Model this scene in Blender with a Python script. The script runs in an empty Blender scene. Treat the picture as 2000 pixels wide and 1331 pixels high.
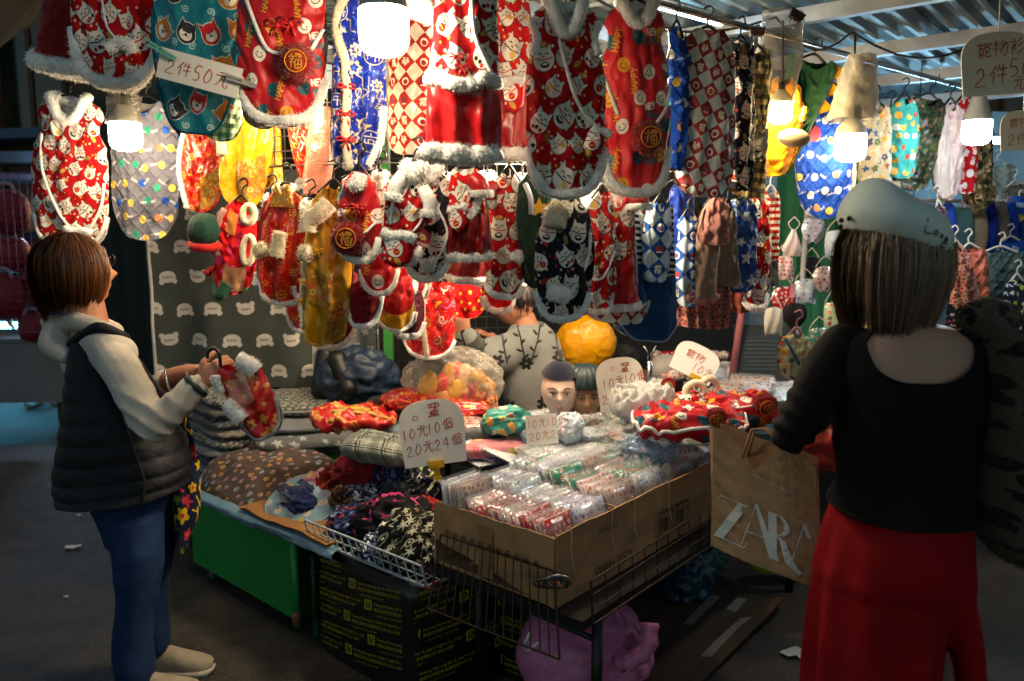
import bpy, bmesh, math, random
import numpy as np
from mathutils import Vector, Matrix, Euler

SC = bpy.context.scene
COL = SC.collection
random.seed(7)
R = math.radians

# ------------------------------------------------------------------ camera
CAM_Z, FPX, PITCH = 1.55, 1555.0, R(7.88)
cam_d = bpy.data.cameras.new('camera')
cam_d.sensor_width = 36.0
cam_d.lens = 28.0
cam_d.clip_end = 300.0
cam_d.dof.use_dof = True
cam_d.dof.focus_distance = 2.5
cam_d.dof.aperture_fstop = 2.8
cam = bpy.data.objects.new('camera', cam_d)
COL.objects.link(cam)
cam.location = (0, 0, CAM_Z)
cam.rotation_euler = (math.pi / 2 - PITCH, 0, 0)
SC.camera = cam

# ------------------------------------------------------------------ dusk sky + last weak sun
world = bpy.data.worlds.new('World')
SC.world = world
world.use_nodes = True
wn = world.node_tree
bgn = wn.nodes['Background']
skyn = wn.nodes.new('ShaderNodeTexSky')
skyn.sky_type = 'NISHITA'
skyn.sun_disc = False
skyn.sun_elevation = R(7.0)
skyn.sun_rotation = R(15.0)
wn.links.new(skyn.outputs[0], bgn.inputs[0])
bgn.inputs[1].default_value = 0.044
sun_d = bpy.data.lights.new('sun', 'SUN')
sun_d.energy = 0.01
sun_d.angle = R(12)
sun_d.color = (1.0, 0.86, 0.7)
sun = bpy.data.objects.new('sun', sun_d)
COL.objects.link(sun)
sun.rotation_euler = (R(-83), 0, R(-15))

SC.view_settings.view_transform = 'Standard'
SC.view_settings.look = 'None'
SC.view_settings.exposure = 1.55
SC.view_settings.gamma = 1.0
SC.view_settings.use_curve_mapping = False
SC.render.engine = 'CYCLES'
SC.cycles.max_bounces = 6
SC.cycles.diffuse_bounces = 3
SC.cycles.glossy_bounces = 3
SC.cycles.transmission_bounces = 4
SC.cycles.transparent_max_bounces = 12
SC.cycles.sample_clamp_indirect = 4.0
SC.cycles.sample_clamp_direct = 0.0
SC.cycles.caustics_reflective = False
SC.cycles.caustics_refractive = False
SC.cycles.use_denoising = True

# ------------------------------------------------------------------ pixel -> world helpers (photo is 2000 x 1331)
def ray(u, v):
    xc, yc = (u - 1000.0) / FPX, -(v - 665.5) / FPX
    c, s = math.cos(PITCH), math.sin(PITCH)
    return Vector((xc, c + s * yc, -s + c * yc))
def P(u, v, Y):
    d = ray(u, v)
    return Vector((0, 0, CAM_Z)) + d * (Y / d.y)
def G(u, v, z):
    d = ray(u, v)
    return Vector((0, 0, CAM_Z)) + d * ((z - CAM_Z) / d.z)
def zc(p):
    c, s = math.cos(PITCH), math.sin(PITCH)
    return p.y * c - (p.z - CAM_Z) * s
def sz(px, p):
    return px * zc(p) / FPX
def lin(c):
    if isinstance(c, str):
        c = c.lstrip('#'); c = [int(c[i:i + 2], 16) / 255 for i in (0, 2, 4)]
    return tuple(x / 12.92 if x <= .04045 else ((x + .055) / 1.055) ** 2.4 for x in c) + (1.0,)
def srgb(c):
    c = c.lstrip('#'); return np.array([int(c[i:i + 2], 16) / 255 for i in (0, 2, 4)], np.float32)

# ------------------------------------------------------------------ objects
def link(o):
    COL.objects.link(o); return o
def tag(o, label=None, cat=None, group=None, kind=None):
    if label: o['label'] = label
    if cat: o['category'] = cat
    if group: o['group'] = group
    if kind: o['kind'] = kind
    return o
def thing(name, label, cat, loc=(0, 0, 0), rot=(0, 0, 0), group=None):
    o = link(bpy.data.objects.new(name, None))
    o.empty_display_size = 0.05
    o.location = loc; o.rotation_euler = rot
    return tag(o, label, cat, group)
def addmesh(name, me, parent=None, loc=None, rot=None, scale=None):
    o = link(bpy.data.objects.new(name, me))
    if parent is not None: o.parent = parent
    if loc is not None: o.location = loc
    if rot is not None: o.rotation_euler = rot
    if scale is not None: o.scale = scale
    return o
def children(o):
    return [c for c in bpy.data.objects if c.parent == o]
def copy_tree(o, parent=None):
    c = o.copy(); link(c)
    if parent is not None: c.parent = parent
    for ch in o.children: copy_tree(ch, c)
    return c

class MB:
    def __init__(s):
        s.v, s.f, s.m, s.uv = [], [], [], []
    def add(s, vs, fs, mi=0, uv=None):
        b = len(s.v)
        s.v += [tuple(p) for p in vs]
        s.uv += ([tuple(x) for x in uv] if uv is not None else [(p[0], p[2]) for p in vs])
        s.f += [tuple(i + b for i in f) for f in fs]
        s.m += [mi] * len(fs)
        return s
    def grid(s, pts, mi=0, uv=None, wrap=False, flip=False):
        """pts: array (nv, nu, 3)"""
        pts = np.asarray(pts); nv, nu = pts.shape[:2]
        fs = []
        for j in range(nv - 1):
            for i in range(nu if wrap else nu - 1):
                a, b = j * nu + i, j * nu + (i + 1) % nu
                c, d = b + nu, a + nu
                fs.append((a, d, c, b) if flip else (a, b, c, d))
        return s.add(pts.reshape(-1, 3), fs, mi, None if uv is None else np.asarray(uv).reshape(-1, 2))
    def box(s, c, h, mi=0, M=None):
        c = Vector(c)
        vs = []
        for x in (-1, 1):
            for y in (-1, 1):
                for z in (-1, 1):
                    p = Vector((x * h[0], y * h[1], z * h[2]))
                    vs.append((M @ p if M is not None else p) + c)
        return s.add(vs, [(0, 1, 3, 2), (4, 6, 7, 5), (0, 4, 5, 1), (2, 3, 7, 6), (0, 2, 6, 4), (1, 5, 7, 3)], mi)
    def tube(s, pts, r, seg=8, mi=0, closed=False, cap=True, flat=None, jit=0.0, rnd=None, tile=1.0):
        """r: scalar or list; flat = (axis, factor): section squeezed along axis"""
        pts = [Vector(p) for p in pts]; n = len(pts)
        rs = r if hasattr(r, '__len__') else [r] * n
        rnd = rnd or random
        out = np.zeros((n + (1 if closed else 0), seg, 3)); uvs = np.zeros((n + (1 if closed else 0), seg, 2))
        up = None; L = 0
        for i in range(n):
            if closed: t = pts[(i + 1) % n] - pts[i - 1]
            else: t = pts[min(i + 1, n - 1)] - pts[max(i - 1, 0)]
            if t.length < 1e-9: t = Vector((0, 0, 1))
            t.normalize()
            if flat is not None:
                a = Vector(flat[0]); a = a - t * a.dot(t)
                if a.length < 1e-4: a = t.orthogonal()
                a.normalize()
            else:
                a = t.orthogonal() if up is None else up - t * up.dot(t)
                if a.length < 1e-5: a = t.orthogonal()
                a.normalize()
            up = a
            b = t.cross(a)
            if i: L += (pts[i] - pts[i - 1]).length
            for k in range(seg):
                th = 2 * math.pi * k / seg
                j = 1 + (rnd.uniform(-jit, jit) if jit else 0)
                p = pts[i] + a * (math.cos(th) * rs[i] * j * (flat[1] if flat else 1)) + b * (math.sin(th) * rs[i] * j)
                out[i, k] = p; uvs[i, k] = (th * rs[i] / tile, L / tile)
        if closed: out[n] = out[0]; uvs[n] = uvs[0]; uvs[n, :, 1] = L / tile
        base = len(s.v)
        s.grid(out, mi, uvs, wrap=True)
        if cap and not closed:
            s.f.append(tuple(base + k for k in range(seg - 1, -1, -1))); s.m.append(mi)
            s.f.append(tuple(base + (n - 1) * seg + k for k in range(seg))); s.m.append(mi)
        return s
    def rod(s, a, b, r, seg=6, mi=0):
        return s.tube([a, b], r, seg, mi)
    def lathe(s, prof, seg=24, mi=0, M=None, uvs=1.0):
        n = len(prof); out = np.zeros((n, seg, 3)); uv = np.zeros((n, seg, 2)); L = 0
        for i, (r, z) in enumerate(prof):
            if i: L += math.hypot(r - prof[i - 1][0], z - prof[i - 1][1])
            for k in range(seg):
                th = 2 * math.pi * k / seg
                p = Vector((r * math.cos(th), r * math.sin(th), z))
                out[i, k] = (M @ p) if M is not None else p
                uv[i, k] = (k / seg * uvs, L)
        return s.grid(out, mi, uv, wrap=True)
    def prism(s, poly, y0, y1, mi=0, M=None):
        """poly in xz, extruded along y"""
        n = len(poly)
        vs = [Vector((x, y0, z)) for x, z in poly] + [Vector((x, y1, z)) for x, z in poly]
        if M is not None: vs = [M @ p for p in vs]
        b = len(s.v)
        uv = [(x, z) for x, z in poly] * 2
        fs = [tuple(range(n)), tuple(range(2 * n - 1, n - 1, -1))] + [(i + n, (i + 1) % n + n, (i + 1) % n, i) for i in range(n)]
        return s.add(vs, fs, mi, uv)
    def ball(s, c, r, nu=16, nv=10, mi=0, jit=0.0, rnd=None, tile=.25):
        c = Vector(c); r = r if hasattr(r, '__len__') else (r, r, r); rnd = rnd or random
        out = np.zeros((nv + 1, nu, 3)); uv = np.zeros((nv + 1, nu, 2))
        for j in range(nv + 1):
            ph = math.pi * j / nv
            for i in range(nu):
                th = 2 * math.pi * i / nu
                k = 1 + (rnd.uniform(-jit, jit) if jit else 0)
                out[j, i] = (c.x + r[0] * k * math.sin(ph) * math.cos(th), c.y + r[1] * k * math.sin(ph) * math.sin(th), c.z + r[2] * k * math.cos(ph))
                uv[j, i] = (out[j, i][0], out[j, i][2])
        return s.grid(out, mi, uv, wrap=True, flip=True)
    def mesh(s, name, mats, smooth=True):
        me = bpy.data.meshes.new(name)
        me.from_pydata(s.v, [], s.f)
        for m in (mats if isinstance(mats, (list, tuple)) else [mats]): me.materials.append(m)
        if any(s.m): me.polygons.foreach_set('material_index', s.m)
        if smooth: me.polygons.foreach_set('use_smooth', [True] * len(s.f))
        uvl = me.uv_layers.new(name='UVMap')
        idx = np.zeros(len(me.loops), np.int32); me.loops.foreach_get('vertex_index', idx)
        uvl.data.foreach_set('uv', np.asarray(s.uv, np.float32)[idx].ravel())
        me.update()
        return me
    def build(s, name, mats, parent=None, smooth=True, loc=None, rot=None):
        return addmesh(name, s.mesh(name, mats, smooth), parent, loc, rot)

def fuzz(mb, n, L=.008, down=.5, w=.0011, seed=1, mi=0):
    """short pile: thin triangles standing on the surface built so far"""
    rr = random.Random(seed); V = [Vector(p) for p in mb.v]; F = [f for f in mb.f if len(f) == 4]
    if not F: return mb
    ce = sum(V, Vector()) / len(V)
    for _ in range(n):
        f = F[rr.randrange(len(F))]; a, b, c, d = (V[i] for i in f); s, t = rr.random(), rr.random()
        p = a.lerp(b, s).lerp(d.lerp(c, s), t); nn = (b - a).cross(d - a)
        if nn.length < 1e-12: continue
        nn.normalize(); q = (nn + Vector((rr.gauss(0, .45), rr.gauss(0, .45), rr.gauss(-down * .5, .4)))).normalized()
        if q.dot(nn) < 0: q = -q
        sd = q.orthogonal().normalized() * w; mb.add([p - sd, p + sd, p + q * L * rr.uniform(.5, 1.4)], [(0, 1, 2)], mi, [(p.x, p.z)] * 3)
    return mb
def wob(seed, n=6, f0=1.0, f1=4.0, dim=3):
    """smooth random field: sum of sines"""
    g = np.random.RandomState(seed)
    D = g.normal(size=(n, dim)); D /= np.linalg.norm(D, axis=1)[:, None]
    F = g.uniform(f0, f1, n); ph = g.uniform(0, 6.28, n); A = 1 / np.sqrt(F / f0); A /= A.sum()
    def fn(p):
        p = np.asarray(p, float)
        return (np.sin((p @ D.T) * F * 6.283 + ph) * A).sum(-1)
    return fn
def catmull(pts, n=6):
    pts = [Vector(p) for p in pts]
    q = [pts[0]] + pts + [pts[-1]]; out = []
    for i in range(1, len(q) - 2):
        for k in range(n):
            t = k / n
            a, b, c, d = q[i - 1], q[i], q[i + 1], q[i + 2]
            out.append(0.5 * ((2 * b) + (c - a) * t + (2 * a - 5 * b + 4 * c - d) * t * t + (3 * b - a - 3 * c + d) * t ** 3))
    out.append(pts[-1]); return out

# ------------------------------------------------------------------ stroke lettering: grids of xy pairs 0-9
GL = {
 '0': '49 26 13 30 61 84 77 49', '1': '39 30', '2': '16 38 68 75 43 10 90', '4': '69 60|69 14 93', '5': '89 39 25 65 82 60 20',
 'A': '00 49 90|14 74', 'B': '00 09 69 76 05|05 75 82 60 00', 'C': '88 49 15 12 40 81', 'D': '00 09 59 86 83 50 00', 'E': '89 09 00 80|05 65', 'F': '89 09 00|05 65',
 'G': '88 49 15 12 40 82 84 54', 'H': '00 09|80 89|05 85', 'I': '40 49', 'K': '00 09|89 04 80', 'L': '09 00 80', 'M': '00 09 44 89 80', 'N': '00 09 80 89', 'O': '49 16 13 40 83 86 49',
 'P': '00 09 69 77 65 04', 'R': '00 09 69 77 65 04|44 80', 'S': '88 49 17 36 64 82 40 11', 'T': '09 89|49 40', 'U': '09 02 40 82 89', 'V': '09 40 89', 'W': '09 20 46 60 89', 'Y': '09 45 89|45 40',
 'a': '74 36 13 30 72|76 70', 'l': '49 40', 'e': '13 73 65 36 12 30 71', 'u': '16 12 40 72|76 70', 's': '75 36 24 63 61 20', 'h': '19 10|14 46 74 70', 'y': '16 43|76 20', 'n': '16 10|14 46 74 70', 'i': '46 40', 'd': '74 36 13 30 72|79 70', 'o': '46 14 12 40 72 74 46', 'v': '16 40 76',
 '口': '27 22|27 77 72|23 73', '罩': '19 17|19 89 86|17 87|39 37|69 67|57 54|56 76|24 22|24 74 72|23 73|22 72|01 91|52 50', '元': '29 79|07 97|47 33 10|67 62 70 90 92',
 '個': '39 05|27 20|49 40|49 99 90|41 91|57 87|78 75|55 52|55 85 82|52 82', '件': '39 04|26 20|59 46|57 97|44 94|79 70', '寵': '59 58|17 18 98 97|38 37|17 47|16 46|25 20|25 45 40|23 43|22 42|57 54|57 97|56 86 84 64|64 61 91 92|63 83',
 '物': '29 06|17 47|04 45|29 20|69 46|67 97 93 80 71|77 43|87 52', '衫': '38 29|07 47 13|26 20|45 34|34 42|89 57|86 54|93 50', '福': '29 38|07 47 13|26 20|34 43|59 99|58 98 97 57 58|55 95 90 50 55|75 70|52 92',
 '發': '19 28|09 38 05|69 86|88 56|05 45 43 04 02 42 30|55 95 40|65 94', '褲': '29 38|07 47 13|26 20|34 43|79 78|58 98|58 50|67 97|66 96 93 63 66|65 95|52 92|79 70', ' ': '',
}
def strokes(text, gap=0.28):
    """list of polylines in units of letter height, and total width"""
    out = []; x = 0.0
    for ch in text:
        w = 0.95 if ord(ch) > 255 else (0.35 if ch in '1Il i' else 0.62)
        for pl in GL.get(ch, '').split('|'):
            pts = [(x + int(t[0]) / 9 * w, int(t[1]) / 9) for t in pl.split()]
            if len(pts) > 1: out.append(pts)
        x += w + gap * (0.6 if ord(ch) > 255 else 0.8)
    return out, max(x - gap * .7, 0.01)
def ribbon_text(mb, text, x, z, h, y=-0.002, lw=0.07, ang=0.0, skew=0.12, rnd=None, mi=0, jig=0.02, surf=None):
    """handwritten strokes as flat ribbons in the local xz plane; (x, z) = lower left"""
    rnd = rnd or random
    st, W = strokes(text)
    ca, sa = math.cos(ang), math.sin(ang)
    for pl in st:
        q = [((px + skew * pz + rnd.uniform(-jig, jig)) * h, (pz + rnd.uniform(-jig, jig)) * h) for px, pz in pl]
        q = [Vector((x + a * ca - b * sa, y, z + a * sa + b * ca)) for a, b in q]
        if len(q) > 2: q = catmull(q, 4)
        n = len(q); L, Rr = [], []
        for i in range(n):
            t = q[min(i + 1, n - 1)] - q[max(i - 1, 0)]
            if t.length < 1e-9: t = Vector((1, 0, 0))
            t.normalize(); nn = Vector((-t.z, 0, t.x)) * (lw * h * .5 * (1.15 - .4 * i / max(n - 1, 1)))
            L.append(q[i] + nn); Rr.append(q[i] - nn)
        vs = [(surf(p) if surf else p) for p in L + Rr]
        mb.add(vs, [(i, i + n, i + n + 1, i + 1) for i in range(n - 1)], mi)
    return W * h
def font_mesh(text, size, align='LEFT', shear=0.0):
    c = bpy.data.curves.new('print', 'FONT'); c.body = text; c.size = size; c.align_x = align; c.shear = shear; c.resolution_u = 2
    o = bpy.data.objects.new('print', c); COL.objects.link(o)
    dg = bpy.context.evaluated_depsgraph_get()
    me = bpy.data.meshes.new_from_object(o.evaluated_get(dg))
    vs = [Vector(v.co) for v in me.vertices]; fs = [tuple(p.vertices) for p in me.polygons]
    bpy.data.objects.remove(o); bpy.data.curves.remove(c); bpy.data.meshes.remove(me)
    return vs, fs
# ------------------------------------------------------------------ printed cloth: small tiles drawn with numpy
W_ = srgb('#e8e4da'); BLK = srgb('#1c1a1c'); GOLD = srgb('#d9a43a')
def circ(x0, y0, r): return lambda X, Y: np.hypot(X - x0, Y - y0) - r
def ell(x0, y0, a, b, rot=0):
    c, s = math.cos(rot), math.sin(rot)
    def f(X, Y):
        x, y = (X - x0) * c + (Y - y0) * s, -(X - x0) * s + (Y - y0) * c
        return (np.hypot(x / a, y / b) - 1) * min(a, b)
    return f
def seg_(pts, w):
    def f(X, Y):
        d = None
        for (ax, ay), (bx, by) in zip(pts[:-1], pts[1:]):
            dx, dy = bx - ax, by - ay
            t = np.clip(((X - ax) * dx + (Y - ay) * dy) / (dx * dx + dy * dy + 1e-9), 0, 1)
            e = np.hypot(X - ax - t * dx, Y - ay - t * dy)
            d = e if d is None else np.minimum(d, e)
        return d - w
    return f
def poly_(pts):
    """convex, counter-clockwise"""
    def f(X, Y):
        d = None
        for (ax, ay), (bx, by) in zip(pts, pts[1:] + pts[:1]):
            nx, ny = by - ay, -(bx - ax); l = math.hypot(nx, ny)
            e = ((X - ax) * nx + (Y - ay) * ny) / l
            d = e if d is None else np.maximum(d, e)
        return d
    return f
def star_(k, r0, r1):
    def f(X, Y):
        th = np.arctan2(Y, X); r = np.hypot(X, Y)
        a = np.abs(((th * k / 6.2832) % 1) - .5) * 2
        return r - (r1 + (r0 - r1) * a ** 1.3)
    return f
def flower_(k=5, r=.8, dep=.35):
    return lambda X, Y: np.hypot(X, Y) - r * (1 - dep * (1 - np.abs(np.cos(np.arctan2(Y, X) * k / 2))))
class Tile:
    def __init__(s, n, bg, size=.25, seed=1):
        s.n, s.size = n, size
        s.a = np.empty((n, n, 3), np.float32); s.a[:] = srgb(bg) if isinstance(bg, str) else bg
        s.g = random.Random(seed)
    def put(s, cx, cy, rad, rot, items, flip=1):
        """items: (shape, colour); coordinates local, scaled by rad (tile units)"""
        n = s.n; r = int(rad * 1.7 * n) + 2
        ix = np.arange(int(cx * n) - r, int(cx * n) + r + 1); iy = np.arange(int(cy * n) - r, int(cy * n) + r + 1)
        X, Y = np.meshgrid((ix / n - cx) / rad, (iy / n - cy) / rad)
        c, q = math.cos(rot), math.sin(rot)
        x, y = (X * c + Y * q) * flip, -X * q + Y * c
        gi = np.ix_(iy % n, ix % n); sub = s.a[gi]
        for sh, col in items:
            m = np.clip(.5 - sh(x, y) * rad * n, 0, 1)[..., None]
            sub = sub * (1 - m) + (srgb(col) if isinstance(col, str) else col) * m
        s.a[gi] = sub
    def spots(s, nx, ny, jit=.3, stag=True):
        out = []
        for j in range(ny):
            for i in range(nx):
                out.append((((i + (.5 * (j % 2) if stag else 0) + .5 + s.g.uniform(-jit, jit)) / nx) % 1, ((j + .5 + s.g.uniform(-jit, jit)) / ny) % 1))
        return out
    def text(s, cx, cy, h, rot, text, col, w=.09):
        st, W = strokes(text, .2)
        k = max(W, 1) / 2
        its = [(seg_([((px - W / 2) / k, (pz - .5) / k) for px, pz in pl], w / k), col) for pl in st]
        s.put(cx, cy, h * k, rot, its)
    def image(s, name):
        im = bpy.data.images.new(name, s.n, s.n)
        b = np.ones((s.n, s.n, 4), np.float32); b[..., :3] = np.clip(s.a, 0, 1)
        im.pixels.foreach_set(b.ravel()); im.update(); im.pack()
        return im
def cat_items(g, light=W_):
    k = g.uniform(.9, 1.1); lc = light * g.uniform(.92, 1.0)
    red = '#b3201c'
    its = [(poly_([(-.62, .3), (-.2, .55), (-.55, .98)]), BLK), (poly_([(.2, .55), (.62, .3), (.55, .98)]), BLK),
           (ell(0, -.1, .72 * k, .78), BLK), (poly_([(-.58, .35), (-.22, .55), (-.52, .9)]), lc), (poly_([(.22, .55), (.58, .35), (.52, .9)]), lc),
           (ell(0, -.1, .68 * k, .74), lc), (seg_([(-.6, -.02), (0, -.14), (.6, -.02)], .035), red if g.random() < .6 else BLK),
           (seg_([(-.36, .22), (-.24, .29), (-.12, .22)], .03), BLK), (seg_([(.12, .22), (.24, .29), (.36, .22)], .03), BLK), (circ(0, .1, .04), red), (seg_([(-.1, .03), (0, .07), (.1, .03)], .025), BLK)]
    t = g.random()
    if t < .4:
        for a in (-.28, .05, .3): its.append((lambda X, Y, a=a: flower_(5, .15)(X - a, Y + .45 + abs(a) * .3), BLK if g.random() < .6 else red))
    elif t < .65: its += [(ell(.05, -.45, .3, .2), BLK), (ell(.05, -.4, .2, .08), lc)]
    elif t < .85: its += [(ell(0, -.45, .26, .26), red), (seg_([(-.15, -.45), (.15, -.45)], .04), GOLD)]
    else: its += [(ell(.3, -.35, .2, .28, .5), '#d9b25a')]
    return its
def cats(bg, seed, nx=6, dark=False):
    t = Tile(640, bg, .46, seed)
    g = t.g
    for p in t.spots(13, 13, .4): t.put(p[0], p[1], .0115 * g.uniform(.7, 1.3), g.uniform(0, 6), [(flower_(5), g.choice(['#d9a43a', '#e8dcc0', '#7d5a2a', '#c23a2c' if dark else '#8c1414', '#e8dcc0']))])
    for p in t.spots(7, 6, .4): t.put(p[0], p[1], .034, g.uniform(0, 6), [(ell(0, 0, .9, .45), g.choice(['#c99a4a', '#8a7a3a', '#a03020']))])
    for p in t.spots(nx, nx, .2): t.put(p[0], p[1], .09 * g.uniform(.72, 1.12), g.uniform(-1.1, 1.1), cat_items(g), g.choice((1, -1)))
    for p in t.spots(9, 9, .4): t.put(p[0], p[1], .012, g.uniform(0, 6), [(flower_(5), '#efe6d2'), (circ(0, 0, .25), '#c23a2c')])
    return t
def smiley(g, col, dark):
    return [(circ(0, 0, .95), col), (circ(-.3, .15, .1), dark), (circ(.3, .15, .1), dark), (seg_([(-.45, -.2), (-.2, -.45), (.2, -.45), (.45, -.2)], .05), dark), (circ(-.52, -.08, .09), '#d0463c'), (circ(.52, -.08, .09), '#d0463c')]
def happy():
    t = Tile(512, '#b8121c', .34, 3); g = t.g
    cols = [('#ece6dc', '#202020'), ('#1b5563', '#0c2a30'), ('#ece6dc', '#202020'), ('#d99420', '#5a2a10'), ('#1b5563', '#0c2a30')]
    sp = t.spots(4, 4, .16)
    for i, p in enumerate(sp):
        c = cols[(i * 2) % 5]; t.put(p[0], p[1], .068, g.uniform(-1, 1), smiley(g, *c))
    for i, p in enumerate(t.spots(3, 3, .2)):
        x, y = p[0] + .12, p[1] + .06
        if i % 3 == 0: t.text(x, y, .055, 1.4 + g.uniform(-.3, .3), 'HAPPY', '#d9a02a', .11)
        elif i % 3 == 1: t.text(x, y + .02, .05, g.uniform(-.1, .25), 'NEW', '#ece6dc', .13); t.text(x + .02, y - .055, .048, g.uniform(-.1, .25), 'YEAR', '#1b5563', .13)
        else: t.text(x, y, .055, 1.3, 'HAPPY', '#d9a02a', .11)
    return t
def smiles(bg, seed):
    t = Tile(448, bg, .28, seed); g = t.g
    cs = ['#2456b8', '#e8c15a', '#2f9a78', '#e2885a', '#e8c15a', '#2456b8'] if bg != '#1446b0' else ['#e8e6e0', '#e0925a', '#58b8a0', '#e8e6e0', '#d8b85a']
    for p in t.spots(4, 4, .2):
        c = g.choice(cs); t.put(p[0], p[1], .062, g.uniform(-1, 1), [(circ(0, 0, .9), c), (seg_([(-.4, -.2), (0, -.45), (.4, -.2)], .06), srgb(c) * .8), (circ(-.25, .2, .1), srgb(c) * .8), (circ(.25, .2, .1), srgb(c) * .8)])
    for p in t.spots(4, 4, .2): t.text(p[0] + .12, p[1] + .02, .03, g.choice((-.5, .4, .9, .2)), g.choice(['Ahaha', 'SMILE', 'RISING', 'holiday', 'haha']), '#e8e6e2', .1)
    return t
def checks(c0, c1, c2, n=4, size=.24, icons=True, seed=4):
    t = Tile(448, c0, size, seed); g = t.g
    for j in range(n):
        for i in range(n):
            x, y = (i + .5) / n, (j + .5) / n
            t.put(x, y, .5 / n, 0, [(poly_([(-1, 0), (0, -1), (1, 0), (0, 1)]), c1)])
            if icons:
                k = (i + 2 * j) % 3
                if k == 0: t.text(x, y, .36 / n, 0, '發' if (i + j) % 2 else '福', '#e9e2d4', .09)
                elif k == 1: t.put(x, y, .26 / n, g.uniform(-1, 1), [(circ(0, 0, .8), '#e9e2d4'), (circ(.05, -.1, .5), c1), (circ(0, -.1, .25), c2)])
                else: t.put(x, y, .28 / n, 0, [(ell(0, 0, .75, .5), c2), (seg_([(-.5, -.6), (.5, -.6)], .12), '#e9c2b4')])
    return t
def shiba():
    t = Tile(512, '#0f7f92', .34, 9); g = t.g
    for p in t.spots(4, 4, .25):
        t.put(p[0] + .12, p[1], .045, g.uniform(0, 6), [(seg_([(.8 * math.cos(a) * (1 - a / 11), .8 * math.sin(a) * (1 - a / 11)) for a in np.arange(0, 9.6, .4)], .1), '#cfe4e2')])
    for i, p in enumerate(t.spots(4, 3, .12)):
        c = ['#d8822a', '#26282c', '#c8202a', '#d8822a'][i % 4]; o = W_
        its = [(poly_([(-.75, .3), (-.3, .7), (-.7, 1.05)]), o), (poly_([(.3, .7), (.75, .3), (.7, 1.05)]), o), (ell(0, 0, .84, .84), o), (poly_([(-.7, .35), (-.35, .65), (-.66, .95)]), c), (poly_([(.35, .65), (.7, .35), (.66, .95)]), c), (ell(0, 0, .76, .76), c)]
        its += [(ell(0, -.15, .5, .42), W_), (ell(0, .25, .3, .22), c), (circ(-.22, .1, .07), BLK), (circ(.22, .1, .07), BLK), (ell(0, -.1, .1, .07), BLK), (seg_([(-.14, -.22), (0, -.18), (.14, -.22)], .035), BLK)]
        t.put(p[0], p[1], .118, g.uniform(-1.2, 1.2), its)
    return t
def brocade(bg, cols, seed, n=448, size=.2, k=5, lines=True):
    t = Tile(n, bg, size, seed); g = t.g
    for p in t.spots(k, k, .3):
        c = g.choice(cols); m = g.random()
        if m < .45: t.put(p[0], p[1], .09 * g.uniform(.7, 1.2), g.uniform(0, 6), [(flower_(g.choice((5, 6, 8)), .9, .4), c), (flower_(5, .55, .4), bg), (circ(0, 0, .25), g.choice(cols))])
        elif m < .75: t.put(p[0], p[1], .09, g.uniform(0, 6), [(seg_([((.15 + a / 9) * math.cos(a), (.15 + a / 9) * math.sin(a)) for a in np.arange(0, 7, .35)], .07), c)])
        else: t.put(p[0], p[1], .08, g.uniform(0, 6), [(ell(-.4, 0, .5, .18, .6), c), (ell(.4, 0, .5, .18, -.6), c), (ell(0, .3, .18, .5, 0), c)])
    if lines:
        for p in t.spots(k, k, .4):
            a = g.uniform(0, 6); t.put(p[0] + .07, p[1] + .05, .12, a, [(seg_([(-.9, 0), (-.4, .3), (0, 0), (.4, -.3), (.9, 0)], .045), g.choice(cols))])
    for p in t.spots(12, 12, .5): t.put(p[0], p[1], .01, 0, [(circ(0, 0, .8), g.choice(cols))])
    return t
def blue_robe():
    t = brocade('#0e2a9c', ['#c9b68a', '#8f7f6a', '#3a5fd0', '#d8cba8'], 21, 512, .24, 5)
    for p in ((.3, .3), (.8, .78)):
        t.put(p[0], p[1], .14, 0, [(circ(0, 0, .98), '#0e2a9c'), (lambda X, Y: np.abs(np.hypot(X, Y) - .9) - .04, '#d8cba8')] + [(seg_(q, .045), '#d8cba8') for q in ([(-.6, .4), (.6, .4)], [(-.5, .15), (-.5, -.5)], [(.5, .15), (.5, -.5)], [(-.2, .15), (.2, .15), (.2, -.6)], [(-.2, .15), (-.2, -.2)], [(0, .7), (0, .4)], [(-.7, -.15), (.7, -.15)])])
    return t
def bears():
    t = Tile(512, '#4b514d', .62, 5); g = t.g; w = '#d6d2ca'
    for i, p in enumerate(t.spots(4, 4, .03)):
        ro = g.choice((0, .1, -.1)); up = g.choice((.8, -.75))
        its = [(circ(-.75, .55 * (1 if up > 0 else -1), .3), w), (circ(.75, .55 * (1 if up > 0 else -1), .3), w), (ell(0, 0, .95, .68), w)]
        t.put(p[0], p[1], .07, ro, its); t.text(p[0], p[1], .02, ro, 'hunny', '#6b5d58', .1)
    return t
def stars(bg, col, seed, n=4, clouds=False, size=.3):
    t = Tile(384, bg, size, seed); g = t.g
    if clouds:
        for p in t.spots(3, 4, .3): t.put(p[0], p[1], .1, 0, [(ell(0, 0, .9, .35), '#8fa6c8'), (circ(-.3, .2, .4), '#8fa6c8'), (circ(.3, .1, .35), '#8fa6c8')])
    for p in t.spots(n, n, .15): t.put(p[0], p[1], .085 * g.uniform(.6, 1.1), g.uniform(0, 6), [(star_(5, 1, .42), g.choice(col))])
    return t
def paws():
    t = Tile(512, '#5b4b44', .36, 6); g = t.g
    for p in t.spots(7, 7, .25):
        c = g.choice(['#d0a098', '#d89c5a', '#a8bcc6', '#d0a098', '#e0b45c']); s = g.uniform(.7, 1.2)
        t.put(p[0], p[1], .05 * s, g.uniform(0, 6), [(ell(0, -.25, .5, .38), c), (ell(-.55, .25, .18, .25), c), (ell(-.2, .5, .18, .25), c), (ell(.2, .5, .18, .25), c), (ell(.55, .25, .18, .25), c)])
    return t
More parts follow.
